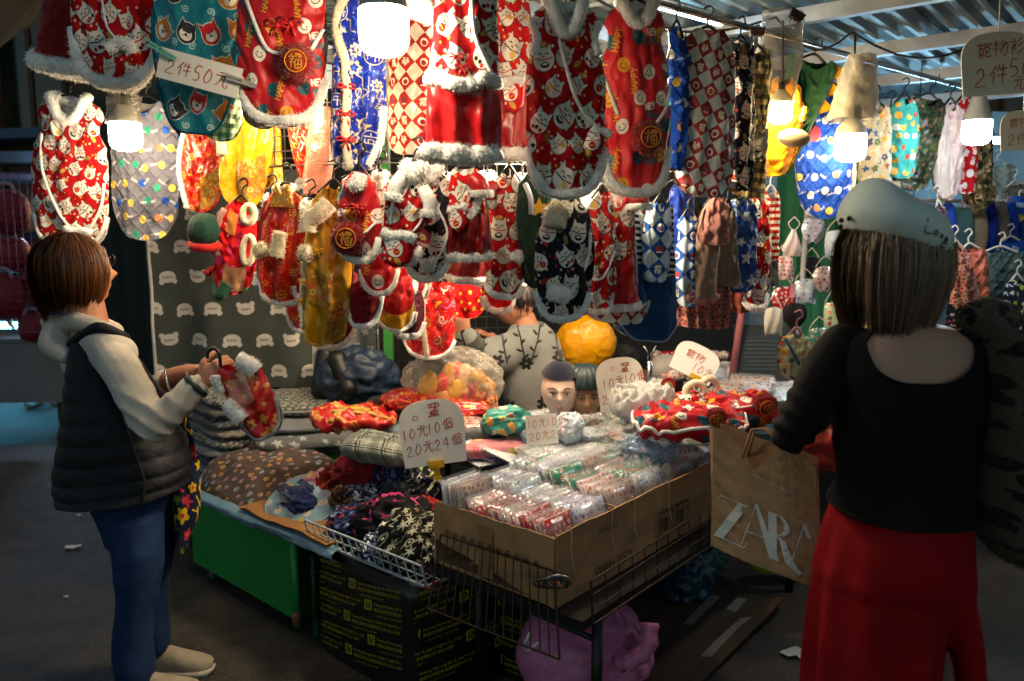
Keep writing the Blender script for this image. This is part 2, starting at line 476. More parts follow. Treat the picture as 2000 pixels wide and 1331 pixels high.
def weave(c0, c1, seed, n=9):
    t = Tile(384, c0, .3, seed); g = t.g
    for p in t.spots(n, n + 3, .1): t.put(p[0], p[1], .05, g.choice((.5, -.5)), [(ell(0, 0, .95, .48), srgb(c1) * g.uniform(.85, 1))])
    return t
def blobs(bg, cols, seed, n=10, size=.3, r=.06, sq=.5):
    t = Tile(384, bg, size, seed); g = t.g
    for p in t.spots(n, n, .5): t.put(p[0], p[1], r * g.uniform(.5, 1.4), g.uniform(0, 6), [(ell(0, 0, .9, sq * g.uniform(.6, 1.4)), g.choice(cols)), (ell(.5, .2, .5, .35, 1), g.choice(cols))])
    return t
def motifs(bg, cols, seed, n=6, size=.25, kinds='fsc', r=.055):
    t = Tile(384, bg, size, seed); g = t.g
    for p in t.spots(n, n, .28):
        k = g.choice(kinds); c = g.choice(cols); c2 = g.choice(cols)
        sh = {'f': [(flower_(5, .9, .4), c), (circ(0, 0, .25), c2)], 's': [(star_(6, .95, .3), c)], 'c': [(circ(0, 0, .7), c)], 'r': [(lambda X, Y: np.abs(np.hypot(X, Y * 1.4) - .7) - .14, c), (ell(0, 0, .25, .2), c2)],
              'l': [(seg_([(-.8, -.3), (0, .3), (.8, -.1)], .1), c), (ell(.2, .5, .35, .15, .6), c)], 'b': [(ell(0, -.25, .55, .5), c), (ell(-.25, .5, .16, .5, .15), c), (ell(.25, .5, .16, .5, -.15), c), (circ(-.18, -.15, .06), BLK), (circ(.18, -.15, .06), BLK)],
              'm': [(ell(0, 0, .85, .6), c), (ell(-.55, .5, .25, .25), c), (ell(.55, .5, .25, .25), c), (circ(-.25, 0, .08), BLK), (circ(.25, 0, .08), BLK), (ell(0, -.2, .15, .1), c2)],
              'z': [(seg_([(-.9, -.5), (-.45, .5), (0, -.5), (.45, .5), (.9, -.5)], .14), c)], 'd': [(lambda X, Y: np.abs(X) + np.abs(Y) - .8, c), (circ(0, 0, .3), c2)], 't': [(ell(0, 0, .2, .9), c), (ell(.2, .2, .2, .8, .9), c), (ell(-.2, .2, .2, .8, -.9), c), (ell(.3, -.2, .18, .7, 1.6), c)]}[k]
        t.put(p[0], p[1], r * g.uniform(.7, 1.25), g.uniform(-.6, .6) if k in 'bmz' else g.uniform(0, 6), sh)
    return t
def stripes(c0, c1, n=8, size=.16):
    t = Tile(128, c0, size); y = np.arange(128) / 128
    m = (np.clip((np.abs(((y * n) % 1) - .5) - .25) * 16 * 1.0 + .5, 0, 1))[:, None, None]
    t.a = t.a * (1 - m) + srgb(c1) * m; return t
def plaid(c0, bands, n=256, size=.2):
    """bands: (pos, width, colour, alpha)"""
    t = Tile(n, c0, size); y = np.arange(n) / n
    for p, w, c, al in bands:
        m = (np.abs(((y - p + .5) % 1) - .5) < w / 2).astype(np.float32) * al
        mm = 1 - (1 - m[:, None]) * (1 - m[None, :])
        mm = mm[..., None]; t.a = t.a * (1 - mm) + srgb(c) * mm
    return t
TILES = {
 'cat_red': cats('#b00d14', 11), 'cat_black': cats('#1b1c28', 12, 6, True), 'happy': happy(), 'smile_grey': smiles('#6e6f7c', 13), 'smile_blue': smiles('#1446b0', 14),
 'check_red': checks('#e3dccb', '#a82a20', '#7c3550'), 'check_dim': checks('#c9d3d3', '#8f2f30', '#8a4a58', 4), 'check_blue': checks('#b9cbd8', '#20509a', '#a33a3a', 3, .2), 'shiba': shiba(), 'blue_robe': blue_robe(),
 'brocade_red': brocade('#c01212', ['#d9761e', '#e2a02c', '#e8481a', '#e8c070', '#a80c10'], 22), 'brocade_gold': brocade('#a8741c', ['#c84a18', '#d8a030', '#3f8f8a', '#8a4a14', '#e0c060'], 23, 384, .13, 6), 'brocade_yellow': brocade('#d8a010', ['#e8b830', '#c88c0c'], 24, 256, .12, 5, False),
 'bears': bears(), 'star_grey': stars('#71777a', ['#c9cdcb'], 31), 'star_blue': stars('#123f92', ['#d8d8d0', '#d8c03a', '#c8d0dc'], 32, 4, True), 'paws': paws(), 'weave': weave('#5d625c', '#b9b9ac', 33), 'weave2': weave('#4b5054', '#8f949a', 34, 6),
 'camo': blobs('#6a5a3c', ['#2c2a1e', '#a08a5c', '#3e4426', '#1c1c16', '#b8a474'], 41), 'camo_green': blobs('#2b3a1e', ['#14180e', '#4c5a2c', '#6a4c3c', '#1c2414'], 42), 'leopard': None,
 'tropical': motifs('#12203a', ['#d8b018', '#b81c34', '#6a9a1e', '#d8b018', '#c8304a'], 43, 5, .3, 'ftl', .11), 'bandana': motifs('#18223c', ['#c9d2dc', '#8fa2bc', '#dfe4ea'], 44, 9, .2, 'rlfs', .06), 'snow': motifs('#25241f', ['#c9c6b0', '#a8a48c', '#d8d4bc'], 45, 6, .24, 'rszs', .085),
 'pinkflower': motifs('#15141c', ['#b0306a', '#c84a84'], 46, 4, .3, 'fl', .1), 'rusty': motifs('#5c1512', ['#c99a78', '#a8482c', '#7c2018'], 47, 7, .22, 'flf', .08), 'nordic': motifs('#182030', ['#b8c848', '#d8dce0', '#c04a8a', '#e0e4e8'], 48, 6, .22, 'dzd', .075),
 'bluepink': motifs('#1a2340', ['#a83a4a', '#4a6aa8', '#8a94b0'], 49, 7, .2, 'flc', .06), 'dinoflower': motifs('#c0101c', ['#d83a7a', '#2f7a3a', '#e86a9a', '#e8a0b0'], 50, 4, .3, 'fl', .1), 'goldflower': motifs('#b80f16', ['#d88a3a', '#e0a860', '#c0301c'], 51, 5, .25, 'f', .1), 'polka': motifs('#b80f14', ['#dca838', '#e0b850'], 52, 6, .25, 'c', .045),
 'pinkbear': motifs('#d8909a', ['#e8dcd4', '#e8c870', '#e8e0dc', '#d06a7c'], 53, 4, .26, 'mcb', .09), 'beige': motifs('#b0a68c', ['#4a6a40', '#34507a', '#c89a3c', '#8a4a34', '#d8d0b8'], 54, 7, .26, 'tlf', .07), 'tealpup': motifs('#3a9a92', ['#d8a040', '#b84a28', '#d8d8cc', '#c8b050'], 55, 5, .24, 'mc', .08), 'rabbit': motifs('#b8141c', ['#e8e0d8', '#e0a0a0', '#e8e0d8'], 56, 5, .24, 'bcf', .09),
 'palepink': motifs('#d8c0b8', ['#c8a0a8', '#e8dcd8', '#a89098'], 57, 5, .24, 'mb', .07), 'knit_red': motifs('#b08078', ['#7c1c20', '#5c4038', '#c0141c', '#402c28'], 58, 9, .14, 'dt', .055), 'fruit': motifs('#b8c4a0', ['#c8482c', '#d87a3c', '#4a7a4a', '#d8b048'], 59, 5, .16, 'fcl', .09), 'festive': brocade('#c41418', ['#e07a1c', '#c88ad0', '#e8a830', '#48a890', '#e8e0d0'], 60, 384, .28, 4),
 'skybear': motifs('#8fb0c4', ['#d8cfc0', '#e0c050', '#d8cfc0', '#a89cc4'], 61, 4, .3, 'mcb', .11), 'stripe_bw': stripes('#d8dad8', '#16161c', 8), 'stripe_rw': stripes('#dcd6cc', '#a81418', 6, .15), 'gingham': plaid('#d8bc70', [(.25, .5, '#30343c', .55)], 128, .035), 'gingham_green': plaid('#c9cfbc', [(.25, .5, '#2f4a34', .6)], 128, .03),
 'plaid_bw': plaid('#8b938d', [(.2, .3, '#5d645f', .55), (.5, .06, '#1f2320', .8), (.62, .03, '#1f2320', .8), (.9, .04, '#d8d8d0', .4)], 256, .11), 'plaid_brown': plaid('#4c3226', [(.2, .3, '#2a1c18', .6), (.55, .05, '#a88a6c', .7), (.8, .03, '#a88a6c', .5)], 256, .09), 'fairisle': motifs('#20242c', ['#7c2a34', '#3a5a8a', '#c8c4b8', '#b08a6a'], 62, 10, .12, 'zdc', .05),
 'mask_a': motifs('#b09a94', ['#7c4a44', '#8a584c'], 63, 5, .12, 'mc', .08), 'mask_b': motifs('#a0121c', ['#c83a3c', '#d8b4b0', '#7c0c14'], 64, 6, .12, 'fc', .06), 'mask_c': motifs('#c8cce0', ['#5a64b0', '#a86a90', '#7ca0c8'], 65, 6, .12, 'flc', .07), 'mask_d': motifs('#d8c8c4', ['#c02c34', '#d86a6c'], 66, 6, .12, 'cfb', .06), 'mask_e': motifs('#2f7a68', ['#e0b8a8', '#c8683c', '#e0d0b0'], 67, 4, .12, 'fr', .1), 'mask_f': motifs('#b8c8d4', ['#3a5a9a', '#d8a0a8', '#e8e4dc'], 68, 7, .12, 'flc', .06),
 'card': None,
}
def leopard():
    t = Tile(384, '#5c4e40', .24, 70); g = t.g
    for p in t.spots(6, 7, .3): t.put(p[0], p[1], .08 * g.uniform(.7, 1.2), g.uniform(0, 6), [(ell(0, 0, .8, .55), '#0e0c0b'), (ell(.12, .05, .4, .25), '#2a221b'), (ell(-.7, .4, .3, .2), '#0e0c0b')])
    return t
TILES['leopard'] = leopard()
IMG = {k: t.image('print_' + k) for k, t in TILES.items() if t is not None}
# ------------------------------------------------------------------ materials
def newmat(name):
    m = bpy.data.materials.new(name); m.use_nodes = True
    nt = m.node_tree; b = nt.nodes['Principled BSDF']
    return m, nt, b
def bump(nt, b, scale, strength, dist=.003, coord='Object', detail=3.0, kind='NOISE', extra=None):
    tc = nt.nodes.new('ShaderNodeTexCoord')
    nz = nt.nodes.new('ShaderNodeTexNoise'); nz.inputs['Scale'].default_value = scale; nz.inputs['Detail'].default_value = detail
    nt.links.new(tc.outputs[coord], nz.inputs['Vector'])
    bp = nt.nodes.new('ShaderNodeBump'); bp.inputs['Strength'].default_value = strength; bp.inputs['Distance'].default_value = dist
    nt.links.new(nz.outputs['Fac'], bp.inputs['Height'])
    if extra:
        n2 = nt.nodes.new('ShaderNodeTexNoise'); n2.inputs['Scale'].default_value = extra[0]; n2.inputs['Detail'].default_value = 2.0
        nt.links.new(tc.outputs[coord], n2.inputs['Vector'])
        b2 = nt.nodes.new('ShaderNodeBump'); b2.inputs['Strength'].default_value = extra[1]; b2.inputs['Distance'].default_value = extra[2]
        nt.links.new(n2.outputs['Fac'], b2.inputs['Height']); nt.links.new(b2.outputs['Normal'], bp.inputs['Normal'])
    nt.links.new(bp.outputs['Normal'], b.inputs['Normal'])
    return bp
def mottle(nt, b, col, amt=.25, scale=6.0, coord='Object'):
    """base colour with slow uneven wear"""
    tc = nt.nodes.new('ShaderNodeTexCoord'); nz = nt.nodes.new('ShaderNodeTexNoise')
    nz.inputs['Scale'].default_value = scale; nz.inputs['Detail'].default_value = 5
    nt.links.new(tc.outputs[coord], nz.inputs['Vector'])
    cr = nt.nodes.new('ShaderNodeValToRGB'); c = lin(col)
    cr.color_ramp.elements[0].position = .3; cr.color_ramp.elements[1].position = .7
    cr.color_ramp.elements[0].color = tuple(x * (1 - amt) for x in c[:3]) + (1,); cr.color_ramp.elements[1].color = tuple(min(1, x * (1 + amt)) for x in c[:3]) + (1,)
    nt.links.new(nz.outputs['Fac'], cr.inputs['Fac']); nt.links.new(cr.outputs['Color'], b.inputs['Base Color'])
    return cr
MC = {}
def plain(name, col, rough=.6, metal=0.0, wear=.15, wscale=8.0, bmp=None, coat=0.0, sheen=0.0, spec=.5):
    if name in MC: return MC[name]
    m, nt, b = newmat(name)
    b.inputs['Roughness'].default_value = rough; b.inputs['Metallic'].default_value = metal
    b.inputs['Coat Weight'].default_value = coat; b.inputs['Sheen Weight'].default_value = sheen; b.inputs['Specular IOR Level'].default_value = spec
    mottle(nt, b, col, wear, wscale)
    if bmp: bump(nt, b, *bmp)
    MC[name] = m; return m
def cloth(key, kind='cotton', tint=None, rot=0.0):
    """printed (key of TILES) or plain (#colour) fabric; kind: cotton, satin, fleece, velvet, nylon, film, quilt"""
    nm = 'cloth_%s_%s_%s' % (key.strip('#'), kind, round(rot, 2))
    if nm in MC: return MC[nm]
    m, nt, b = newmat(nm); L = nt.links
    uv = nt.nodes.new('ShaderNodeUVMap')
    rough, sheen, coat, bm = {'cotton': (.85, 0, 0, (900, .25, .0006)), 'satin': (.33, .1, 0, (14, .35, .01)), 'fleece': (1, .25, 0, (420, .9, .004)), 'velvet': (.8, .3, 0, (500, .3, .001)), 'nylon': (.45, 0, 0, (30, .25, .004)), 'film': (.25, 0, .9, (26, .5, .006)), 'quilt': (.7, 0, 0, (900, .2, .0006)), 'knit': (1, .4, 0, (260, 1, .004))}[kind]
    b.inputs['Roughness'].default_value = rough; b.inputs['Sheen Weight'].default_value = sheen * .6; b.inputs['Coat Weight'].default_value = coat
    b.inputs['Coat Roughness'].default_value = .12
    b.inputs['Specular IOR Level'].default_value = {'cotton': .2, 'fleece': .1, 'velvet': .2, 'knit': .1, 'nylon': .4, 'quilt': .25}.get(kind, .5)
    if kind == 'satin': b.inputs['Anisotropic'].default_value = .4
    # uneven fading
    tc = nt.nodes.new('ShaderNodeTexCoord'); nz = nt.nodes.new('ShaderNodeTexNoise'); nz.inputs['Scale'].default_value = 9; nz.inputs['Detail'].default_value = 6
    L.new(tc.outputs['Object'], nz.inputs['Vector'])
    mr = nt.nodes.new('ShaderNodeMapRange'); mr.inputs[1].default_value = .3; mr.inputs[2].default_value = .7; mr.inputs[3].default_value = .82; mr.inputs[4].default_value = 1.08
    L.new(nz.outputs['Fac'], mr.inputs[0])
    mx = nt.nodes.new('ShaderNodeMix'); mx.data_type = 'RGBA'; mx.blend_type = 'MULTIPLY'; mx.inputs[0].default_value = 1
    L.new(mr.outputs[0], mx.inputs[7])
    if key in IMG:
        mp = nt.nodes.new('ShaderNodeMapping'); k = 1 / TILES[key].size
        mp.inputs['Scale'].default_value = (k, k, k); mp.inputs['Rotation'].default_value = (0, 0, rot)
        L.new(uv.outputs[0], mp.inputs['Vector'])
        im = nt.nodes.new('ShaderNodeTexImage'); im.image = IMG[key]; im.extension = 'REPEAT'
        L.new(mp.outputs[0], im.inputs[0]); L.new(im.outputs[0], mx.inputs[6])
        rough_src = im
    else:
        mx.inputs[6].default_value = lin(key)
    L.new(mx.outputs[2], b.inputs['Base Color'])
    ex = None
    if kind in ('cotton', 'nylon', 'quilt', 'velvet'): ex = (13, .6, .014)
    bp = bump(nt, b, bm[0], bm[1], bm[2], extra=ex)
    if kind == 'quilt':
        vm = nt.nodes.new('ShaderNodeMapping'); vm.inputs['Rotation'].default_value = (0, 0, .785); vm.inputs['Scale'].default_value = (24, 24, 24); L.new(uv.outputs[0], vm.inputs['Vector'])
        ck = nt.nodes.new('ShaderNodeVectorMath'); ck.operation = 'SINE'
        sc_ = nt.nodes.new('ShaderNodeVectorMath'); sc_.operation = 'SCALE'; sc_.inputs[3].default_value = 3.14159
        L.new(vm.outputs[0], sc_.inputs[0]); L.new(sc_.outputs[0], ck.inputs[0])
        ab = nt.nodes.new('ShaderNodeVectorMath'); ab.operation = 'ABSOLUTE'; L.new(ck.outputs[0], ab.inputs[0])
        sp = nt.nodes.new('ShaderNodeSeparateXYZ'); L.new(ab.outputs[0], sp.inputs[0])
        mn = nt.nodes.new('ShaderNodeMath'); mn.operation = 'MINIMUM'; L.new(sp.outputs[0], mn.inputs[0]); L.new(sp.outputs[1], mn.inputs[1])
        pw = nt.nodes.new('ShaderNodeMath'); pw.operation = 'POWER'; pw.inputs[1].default_value = .4; L.new(mn.outputs[0], pw.inputs[0])
        b3 = nt.nodes.new('ShaderNodeBump'); b3.inputs['Strength'].default_value = .7; b3.inputs['Distance'].default_value = .008
        L.new(pw.outputs[0], b3.inputs['Height']); L.new(bp.outputs['Normal'], b3.inputs['Normal']); L.new(b3.outputs['Normal'], b.inputs['Normal'])
    MC[nm] = m; return m
def fur(name, col, scale=170.0):
    if name in MC: return MC[name]
    m, nt, b = newmat(name)
    b.inputs['Roughness'].default_value = 1; b.inputs['Sheen Weight'].default_value = .5; b.inputs['Specular IOR Level'].default_value = .1
    mottle(nt, b, col, .16, 60); bump(nt, b, scale, .7, .005, detail=6)
    MC[name] = m; return m
def emit(name, col, s):
    if name in MC: return MC[name]
    m, nt, b = newmat(name)
    b.inputs['Base Color'].default_value = (.8, .8, .8, 1)
    b.inputs['Emission Color'].default_value = lin(col); b.inputs['Emission Strength'].default_value = s
    MC[name] = m; return m
def clear(name, col='#e8ecec', alpha=.25, rough=.12, wr=28.0, dist=.012):
    """thin crinkled plastic film: glossy coat over partly see-through sheet"""
    if name in MC: return MC[name]
    m, nt, b = newmat(name); L = nt.links
    b.inputs['Base Color'].default_value = lin(col); b.inputs['Roughness'].default_value = rough
    b.inputs['Specular IOR Level'].default_value = .8
    bump(nt, b, wr, .8, dist, detail=4)
    tr = nt.nodes.new('ShaderNodeBsdfTransparent'); mx = nt.nodes.new('ShaderNodeMixShader')
    fr = nt.nodes.new('ShaderNodeLayerWeight'); fr.inputs['Blend'].default_value = .35
    mr = nt.nodes.new('ShaderNodeMapRange'); mr.inputs[3].default_value = alpha; mr.inputs[4].default_value = min(1, alpha + .55)
    L.new(fr.outputs['Facing'], mr.inputs[0]); L.new(mr.outputs[0], mx.inputs[0])
    L.new(tr.outputs[0], mx.inputs[1]); L.new(b.outputs[0], mx.inputs[2])
    L.new(mx.outputs[0], nt.nodes['Material Output'].inputs['Surface'])
    MC[name] = m; return m
FUR = fur('white_fleece_trim', '#eceeec'); FURC = fur('cream_fleece_trim', '#d8cdb2')
BLACKP = plain('black_plastic', '#141416', .4); WHITEP = plain('white_plastic', '#c8c8c2', .4); PINKP = plain('pink_plastic', '#c88a9a', .4)
CHROME = plain('bright_steel', '#9a9ca0', .25, 1.0, .1); DARKM = plain('black_painted_steel', '#101214', .45, .2); WIREW = plain('white_coated_wire', '#a8b4ba', .4, .1, .15); WIREB = plain('bronze_wire', '#3a3026', .35, .8)
CARD = plain('corrugated_cardboard', '#94734e', .9, 0, .16, 14, (300, .3, .001)); SIGNW = plain('white_sign_board', '#e4e2da', .55, 0, .06, 5); MARK = plain('red_marker_ink', '#a82a12', .7, 0, .1); ORANGEM = plain('orange_marker_ink', '#b8481c', .7, 0, .1)
SKIN = plain('skin', '#b47c60', .5, 0, .08, 20, (220, .15, .001)); SKINP = plain('pale_skin', '#b08a76', .5, 0, .06, 16, (260, .15, .001))
# ------------------------------------------------------------------ stall axes: corner of the front table, right-back and left-back directions
C0 = G(1120, 1205, .48); C0.z = 0
E1, E2 = Vector((.65, .76, 0)), Vector((-.76, .65, 0))
def S(a, b, z): return C0 + E1 * a + E2 * b + Vector((0, 0, z))
ANG1 = math.atan2(E1.y, E1.x)
MS = Matrix(((E1.x, E2.x, 0), (E1.y, E2.y, 0), (0, 0, 1)))

# ------------------------------------------------------------------ ground
m, nt, b = newmat('asphalt')
tc = nt.nodes.new('ShaderNodeTexCoord')
n1 = nt.nodes.new('ShaderNodeTexNoise'); n1.inputs['Scale'].default_value = 140; n1.inputs['Detail'].default_value = 4
n2 = nt.nodes.new('ShaderNodeTexNoise'); n2.inputs['Scale'].default_value = 1.3; n2.inputs['Detail'].default_value = 5
nt.links.new(tc.outputs['Object'], n1.inputs['Vector']); nt.links.new(tc.outputs['Object'], n2.inputs['Vector'])
cr = nt.nodes.new('ShaderNodeValToRGB'); cr.color_ramp.elements[0].position = .38; cr.color_ramp.elements[0].color = (.012, .011, .010, 1)
cr.color_ramp.elements[1].position = .72; cr.color_ramp.elements[1].color = (.15, .125, .09, 1)
e = cr.color_ramp.elements.new(.55); e.color = (.038, .032, .024, 1)
n3 = nt.nodes.new('ShaderNodeTexNoise'); n3.inputs['Scale'].default_value = 5.5; n3.inputs['Detail'].default_value = 8; n3.inputs['Roughness'].default_value = .7; nt.links.new(tc.outputs['Object'], n3.inputs['Vector'])
vo = nt.nodes.new('ShaderNodeTexVoronoi'); vo.feature = 'DISTANCE_TO_EDGE'; vo.inputs['Scale'].default_value = .55; ds = nt.nodes.new('ShaderNodeVectorMath'); ds.operation = 'ADD'; nt.links.new(tc.outputs['Object'], ds.inputs[0]); nt.links.new(n3.outputs['Color'], ds.inputs[1]); nt.links.new(ds.outputs[0], vo.inputs['Vector'])
nt.links.new(n1.outputs['Fac'], cr.inputs['Fac'])
mr = nt.nodes.new('ShaderNodeMapRange'); mr.inputs[1].default_value = .3; mr.inputs[2].default_value = .7; mr.inputs[3].default_value = .4; mr.inputs[4].default_value = 1.5
nt.links.new(n2.outputs['Fac'], mr.inputs[0])
mx = nt.nodes.new('ShaderNodeMix'); mx.data_type = 'RGBA'; mx.blend_type = 'MULTIPLY'; mx.inputs[0].default_value = 1
nt.links.new(cr.outputs[0], mx.inputs[6]); nt.links.new(mr.outputs[0], mx.inputs[7]); ck = nt.nodes.new('ShaderNodeMapRange'); ck.inputs[1].default_value = .0; ck.inputs[2].default_value = .012; ck.inputs[3].default_value = .35; nt.links.new(vo.outputs['Distance'], ck.inputs[0]); st = nt.nodes.new('ShaderNodeMapRange'); st.inputs[1].default_value = .35; st.inputs[2].default_value = .55; st.inputs[3].default_value = .28; nt.links.new(n3.outputs['Fac'], st.inputs[0]); v2 = nt.nodes.new('ShaderNodeTexVoronoi'); v2.inputs['Scale'].default_value = 4.5; nt.links.new(tc.outputs['Object'], v2.inputs['Vector']); gm = nt.nodes.new('ShaderNodeMapRange'); gm.inputs[1].default_value = .055; gm.inputs[2].default_value = .075; gm.inputs[3].default_value = .3; nt.links.new(v2.outputs['Distance'], gm.inputs[0]); m3 = nt.nodes.new('ShaderNodeMath'); m3.operation = 'MULTIPLY'; nt.links.new(gm.outputs[0], m3.inputs[0]); nt.links.new(st.outputs[0], m3.inputs[1])
mm = nt.nodes.new('ShaderNodeMath'); mm.operation = 'MULTIPLY'; nt.links.new(ck.outputs[0], mm.inputs[0]); nt.links.new(m3.outputs[0], mm.inputs[1]); mx2 = nt.nodes.new('ShaderNodeMix'); mx2.data_type = 'RGBA'; mx2.blend_type = 'MULTIPLY'; mx2.inputs[0].default_value = 1; nt.links.new(mx.outputs[2], mx2.inputs[6]); nt.links.new(mm.outputs[0], mx2.inputs[7])
nt.links.new(mx2.outputs[2], b.inputs['Base Color'])
mr2 = nt.nodes.new('ShaderNodeMapRange'); mr2.inputs[3].default_value = .45; mr2.inputs[4].default_value = .8; nt.links.new(n2.outputs['Fac'], mr2.inputs[0]); nt.links.new(mr2.outputs[0], b.inputs['Roughness'])
bp = nt.nodes.new('ShaderNodeBump'); bp.inputs['Strength'].default_value = .8; bp.inputs['Distance'].default_value = .006
nt.links.new(n1.outputs['Fac'], bp.inputs['Height']); nt.links.new(bp.outputs[0], b.inputs['Normal'])
ASPH = m
g = MB(); g.add([(-90, -30, 0), (90, -30, 0), (90, 160, 0), (-90, 160, 0)], [(0, 1, 2, 3)])
tag(g.build('ground', ASPH, smooth=False), kind='structure')
LIT = plain('litter', '#c8c8c4', .8)
for i, (u, v, r, w) in enumerate(((1350 - 205, 1300, .0, .02), (143, 1072, .3, .035), (1548, 1278, .5, .045), (1570, 1285, .2, .03), (155, 1010, 0, .012), (130, 1170, 0, .01))):
    if i == 0: continue
    mb = MB(); f = wob(500 + i, dim=2, f0=.8, f1=2.5)
    gg = np.array([[(w * x, w * .5 * y, .012 + .008 * f((x, y))) for x in np.linspace(-1, 1, 6)] for y in np.linspace(-1, 1, 5)])
    mb.grid(gg)
    o = mb.build('litter_scrap', LIT, loc=G(u, v, 0), rot=(0, 0, r))
    tag(o, ['', 'pale scrap on the asphalt left of the woman in jeans', 'largest white crumpled scrap on the asphalt beside the red trousers', 'smaller white crumpled scrap touching the red trousers', 'upper tiny pale speck of litter on the dark asphalt', 'lower tiny pale speck of litter on the dark asphalt'][i], 'litter', 'litter on the asphalt')

# ------------------------------------------------------------------ bulbs
def bulb(pix, Y, dia_px, label, col='#ffe4bc', s=70.0, capcol='#a9aca6', hang=2.3, long=False):
    c = P(pix[0], pix[1], Y); r = sz(dia_px, c) / 2
    t = thing('led_bulb', label, 'light bulb', c, group='bulbs lighting the stall')
    d = MB(); h = r * 1.75
    d.lathe([(r * .985, h * .5), (r, h * .3), (r, -h * .15), (r * .95, -h * .3), (r * .82, -h * .42), (r * .5, -h * .5), (0, -h * .53)], 28)
    d.build('diffuser', emit('bulb_glow_%s_%d' % (col[1:], int(s)), col, s), t)
    k = MB(); k.lathe([(r * .99, h * .5), (r * .99, h * .56), (r * .9, h * .75), (r * .55, h * (1.35 if long else 1.0)), (r * .42, h * (1.75 if long else 1.15)), (0, h * (1.75 if long else 1.15))], 24)
    k.build('housing', plain('bulb_housing', capcol, .5), t)
    w = MB(); zt = h * (1.75 if long else 1.15)
    w.lathe([(r * .3, zt), (r * .3, zt + r * .7), (0, zt + r * .7)], 14); w.build('socket', BLACKP, t)
    w = MB(); w.tube([(0, 0, zt + r * .7), (.003, 0, zt + r * 1.4), (-.004, .004, max(hang - c.z, zt + .05))], .004, 6); w.build('cord', BLACKP, t)
    return t, c, r
bulb((750, 64), 2.0, 97, 'largest glowing bulb, in front at the top between blue robe and red dress', s=32)
bulb((246, 268), 3.02, 60, 'glowing bulb between the white collared cat vest and the grey quilted vest', s=28)
bulb((1524, 222), 3.0, 44, 'small warm glowing bulb beside the yellow outfit and green dragon suit', '#ffd890', s=90)
bulb((1660, 290), 3.18, 59, 'glowing bulb under a grey plastic bag in front of the blue quilted vest', s=18)
bulb((1907, 260), 3.3, 52, 'glowing bulb with long housing under the hanging price board on the right', '#f0f6ff', s=32, long=True)
bulb((520, 206), 2.72, 60, 'glowing bulb behind the red smiley vest beside the yellow satin outfits', '#ffe0a8', s=55)
bulb((962, 258), 3.0, 60, 'glowing bulb hidden behind the red satin dress above the table', s=150)
bulb((1105, 235), 2.62, 60, 'glowing bulb hidden behind the red lucky cat vest, over the cardboard box', '#ffe8c4', s=135)
bulb((1290, 180), 3.3, 50, 'glowing bulb behind the red smiley vest and red checked vest on the right', s=70)

# plastic rain bags tied over bulbs
FILM = clear('dusty_film', '#8f8a80', .38, .2); FILM2 = clear('grey_film', '#a09c94', .62, .3)
def crumple_bag(name, label, cat, top, bot, Y, wt, wb, mat, seed, group=None, flare=1.0):
    a, bb = P(top[0], top[1], Y), P(bot[0], bot[1], Y); H = (a - bb).length
    mb = MB(); f = wob(seed, 8, .6, 3.5); n = 24; rows = []
    for j in range(15):
        t = j / 14; c = a.lerp(bb, t); w = sz(wt + (wb - wt) * (t ** flare), c) / 2
        row = []
        for i in range(n):
            th = 6.2832 * i / n; k = 1 + .28 * f((math.cos(th) * 1.2, math.sin(th) * 1.2, t * 2.0))
            row.append((c.x + w * k * math.cos(th), c.y + w * .7 * k * math.sin(th), c.z + .012 * f((th, t, 3))))
        rows.append(row)
    mb.grid(np.array(rows), wrap=True)
    return tag(mb.build(name, mat), label, cat, group)
crumple_bag('plastic_bag', 'brownish clear plastic bag over the left bulb', 'plastic bag', (242, 188), (242, 240), 3.0, 62, 66, FILM, 61, 'plastic bags over bulbs')
bg = crumple_bag('plastic_bag', 'tall clear plastic bag clipped above the small warm bulb', 'plastic bag', (1528, 22), (1512, 200), 2.96, 82, 84, FILM, 62, 'plastic bags over bulbs')
crumple_bag('plastic_bag', 'grey printed plastic bag over the bulb by the blue quilted vest', 'plastic bag', (1684, 108), (1664, 235), 3.12, 50, 95, FILM2, 63, 'plastic bags over bulbs', .8)
for i, (u, v) in enumerate(((1478, 62), (1556, 30))):
    t = thing('binder_clip', ['brown binder clip on the left corner of the tall plastic bag', 'dark binder clip on the upper right corner of the tall plastic bag'][i], 'clip', P(u, v, 2.9), (0, .5 * i, 0), 'binder clips on plastic bag')
    mb = MB(); mb.prism([(-.028, .012), (.028, .012), (.022, -.016), (-.022, -.016)], -.012, .012); mb.build('jaw', plain('clip_brown', '#2c1c16', .5), t, False)
    mb = MB(); mb.tube([(-.012, -.014, -.012), (-.014, -.02, -.05), (.014, -.02, -.05), (.012, -.014, -.012)], .0018, 6); mb.build('handle', CHROME, t)

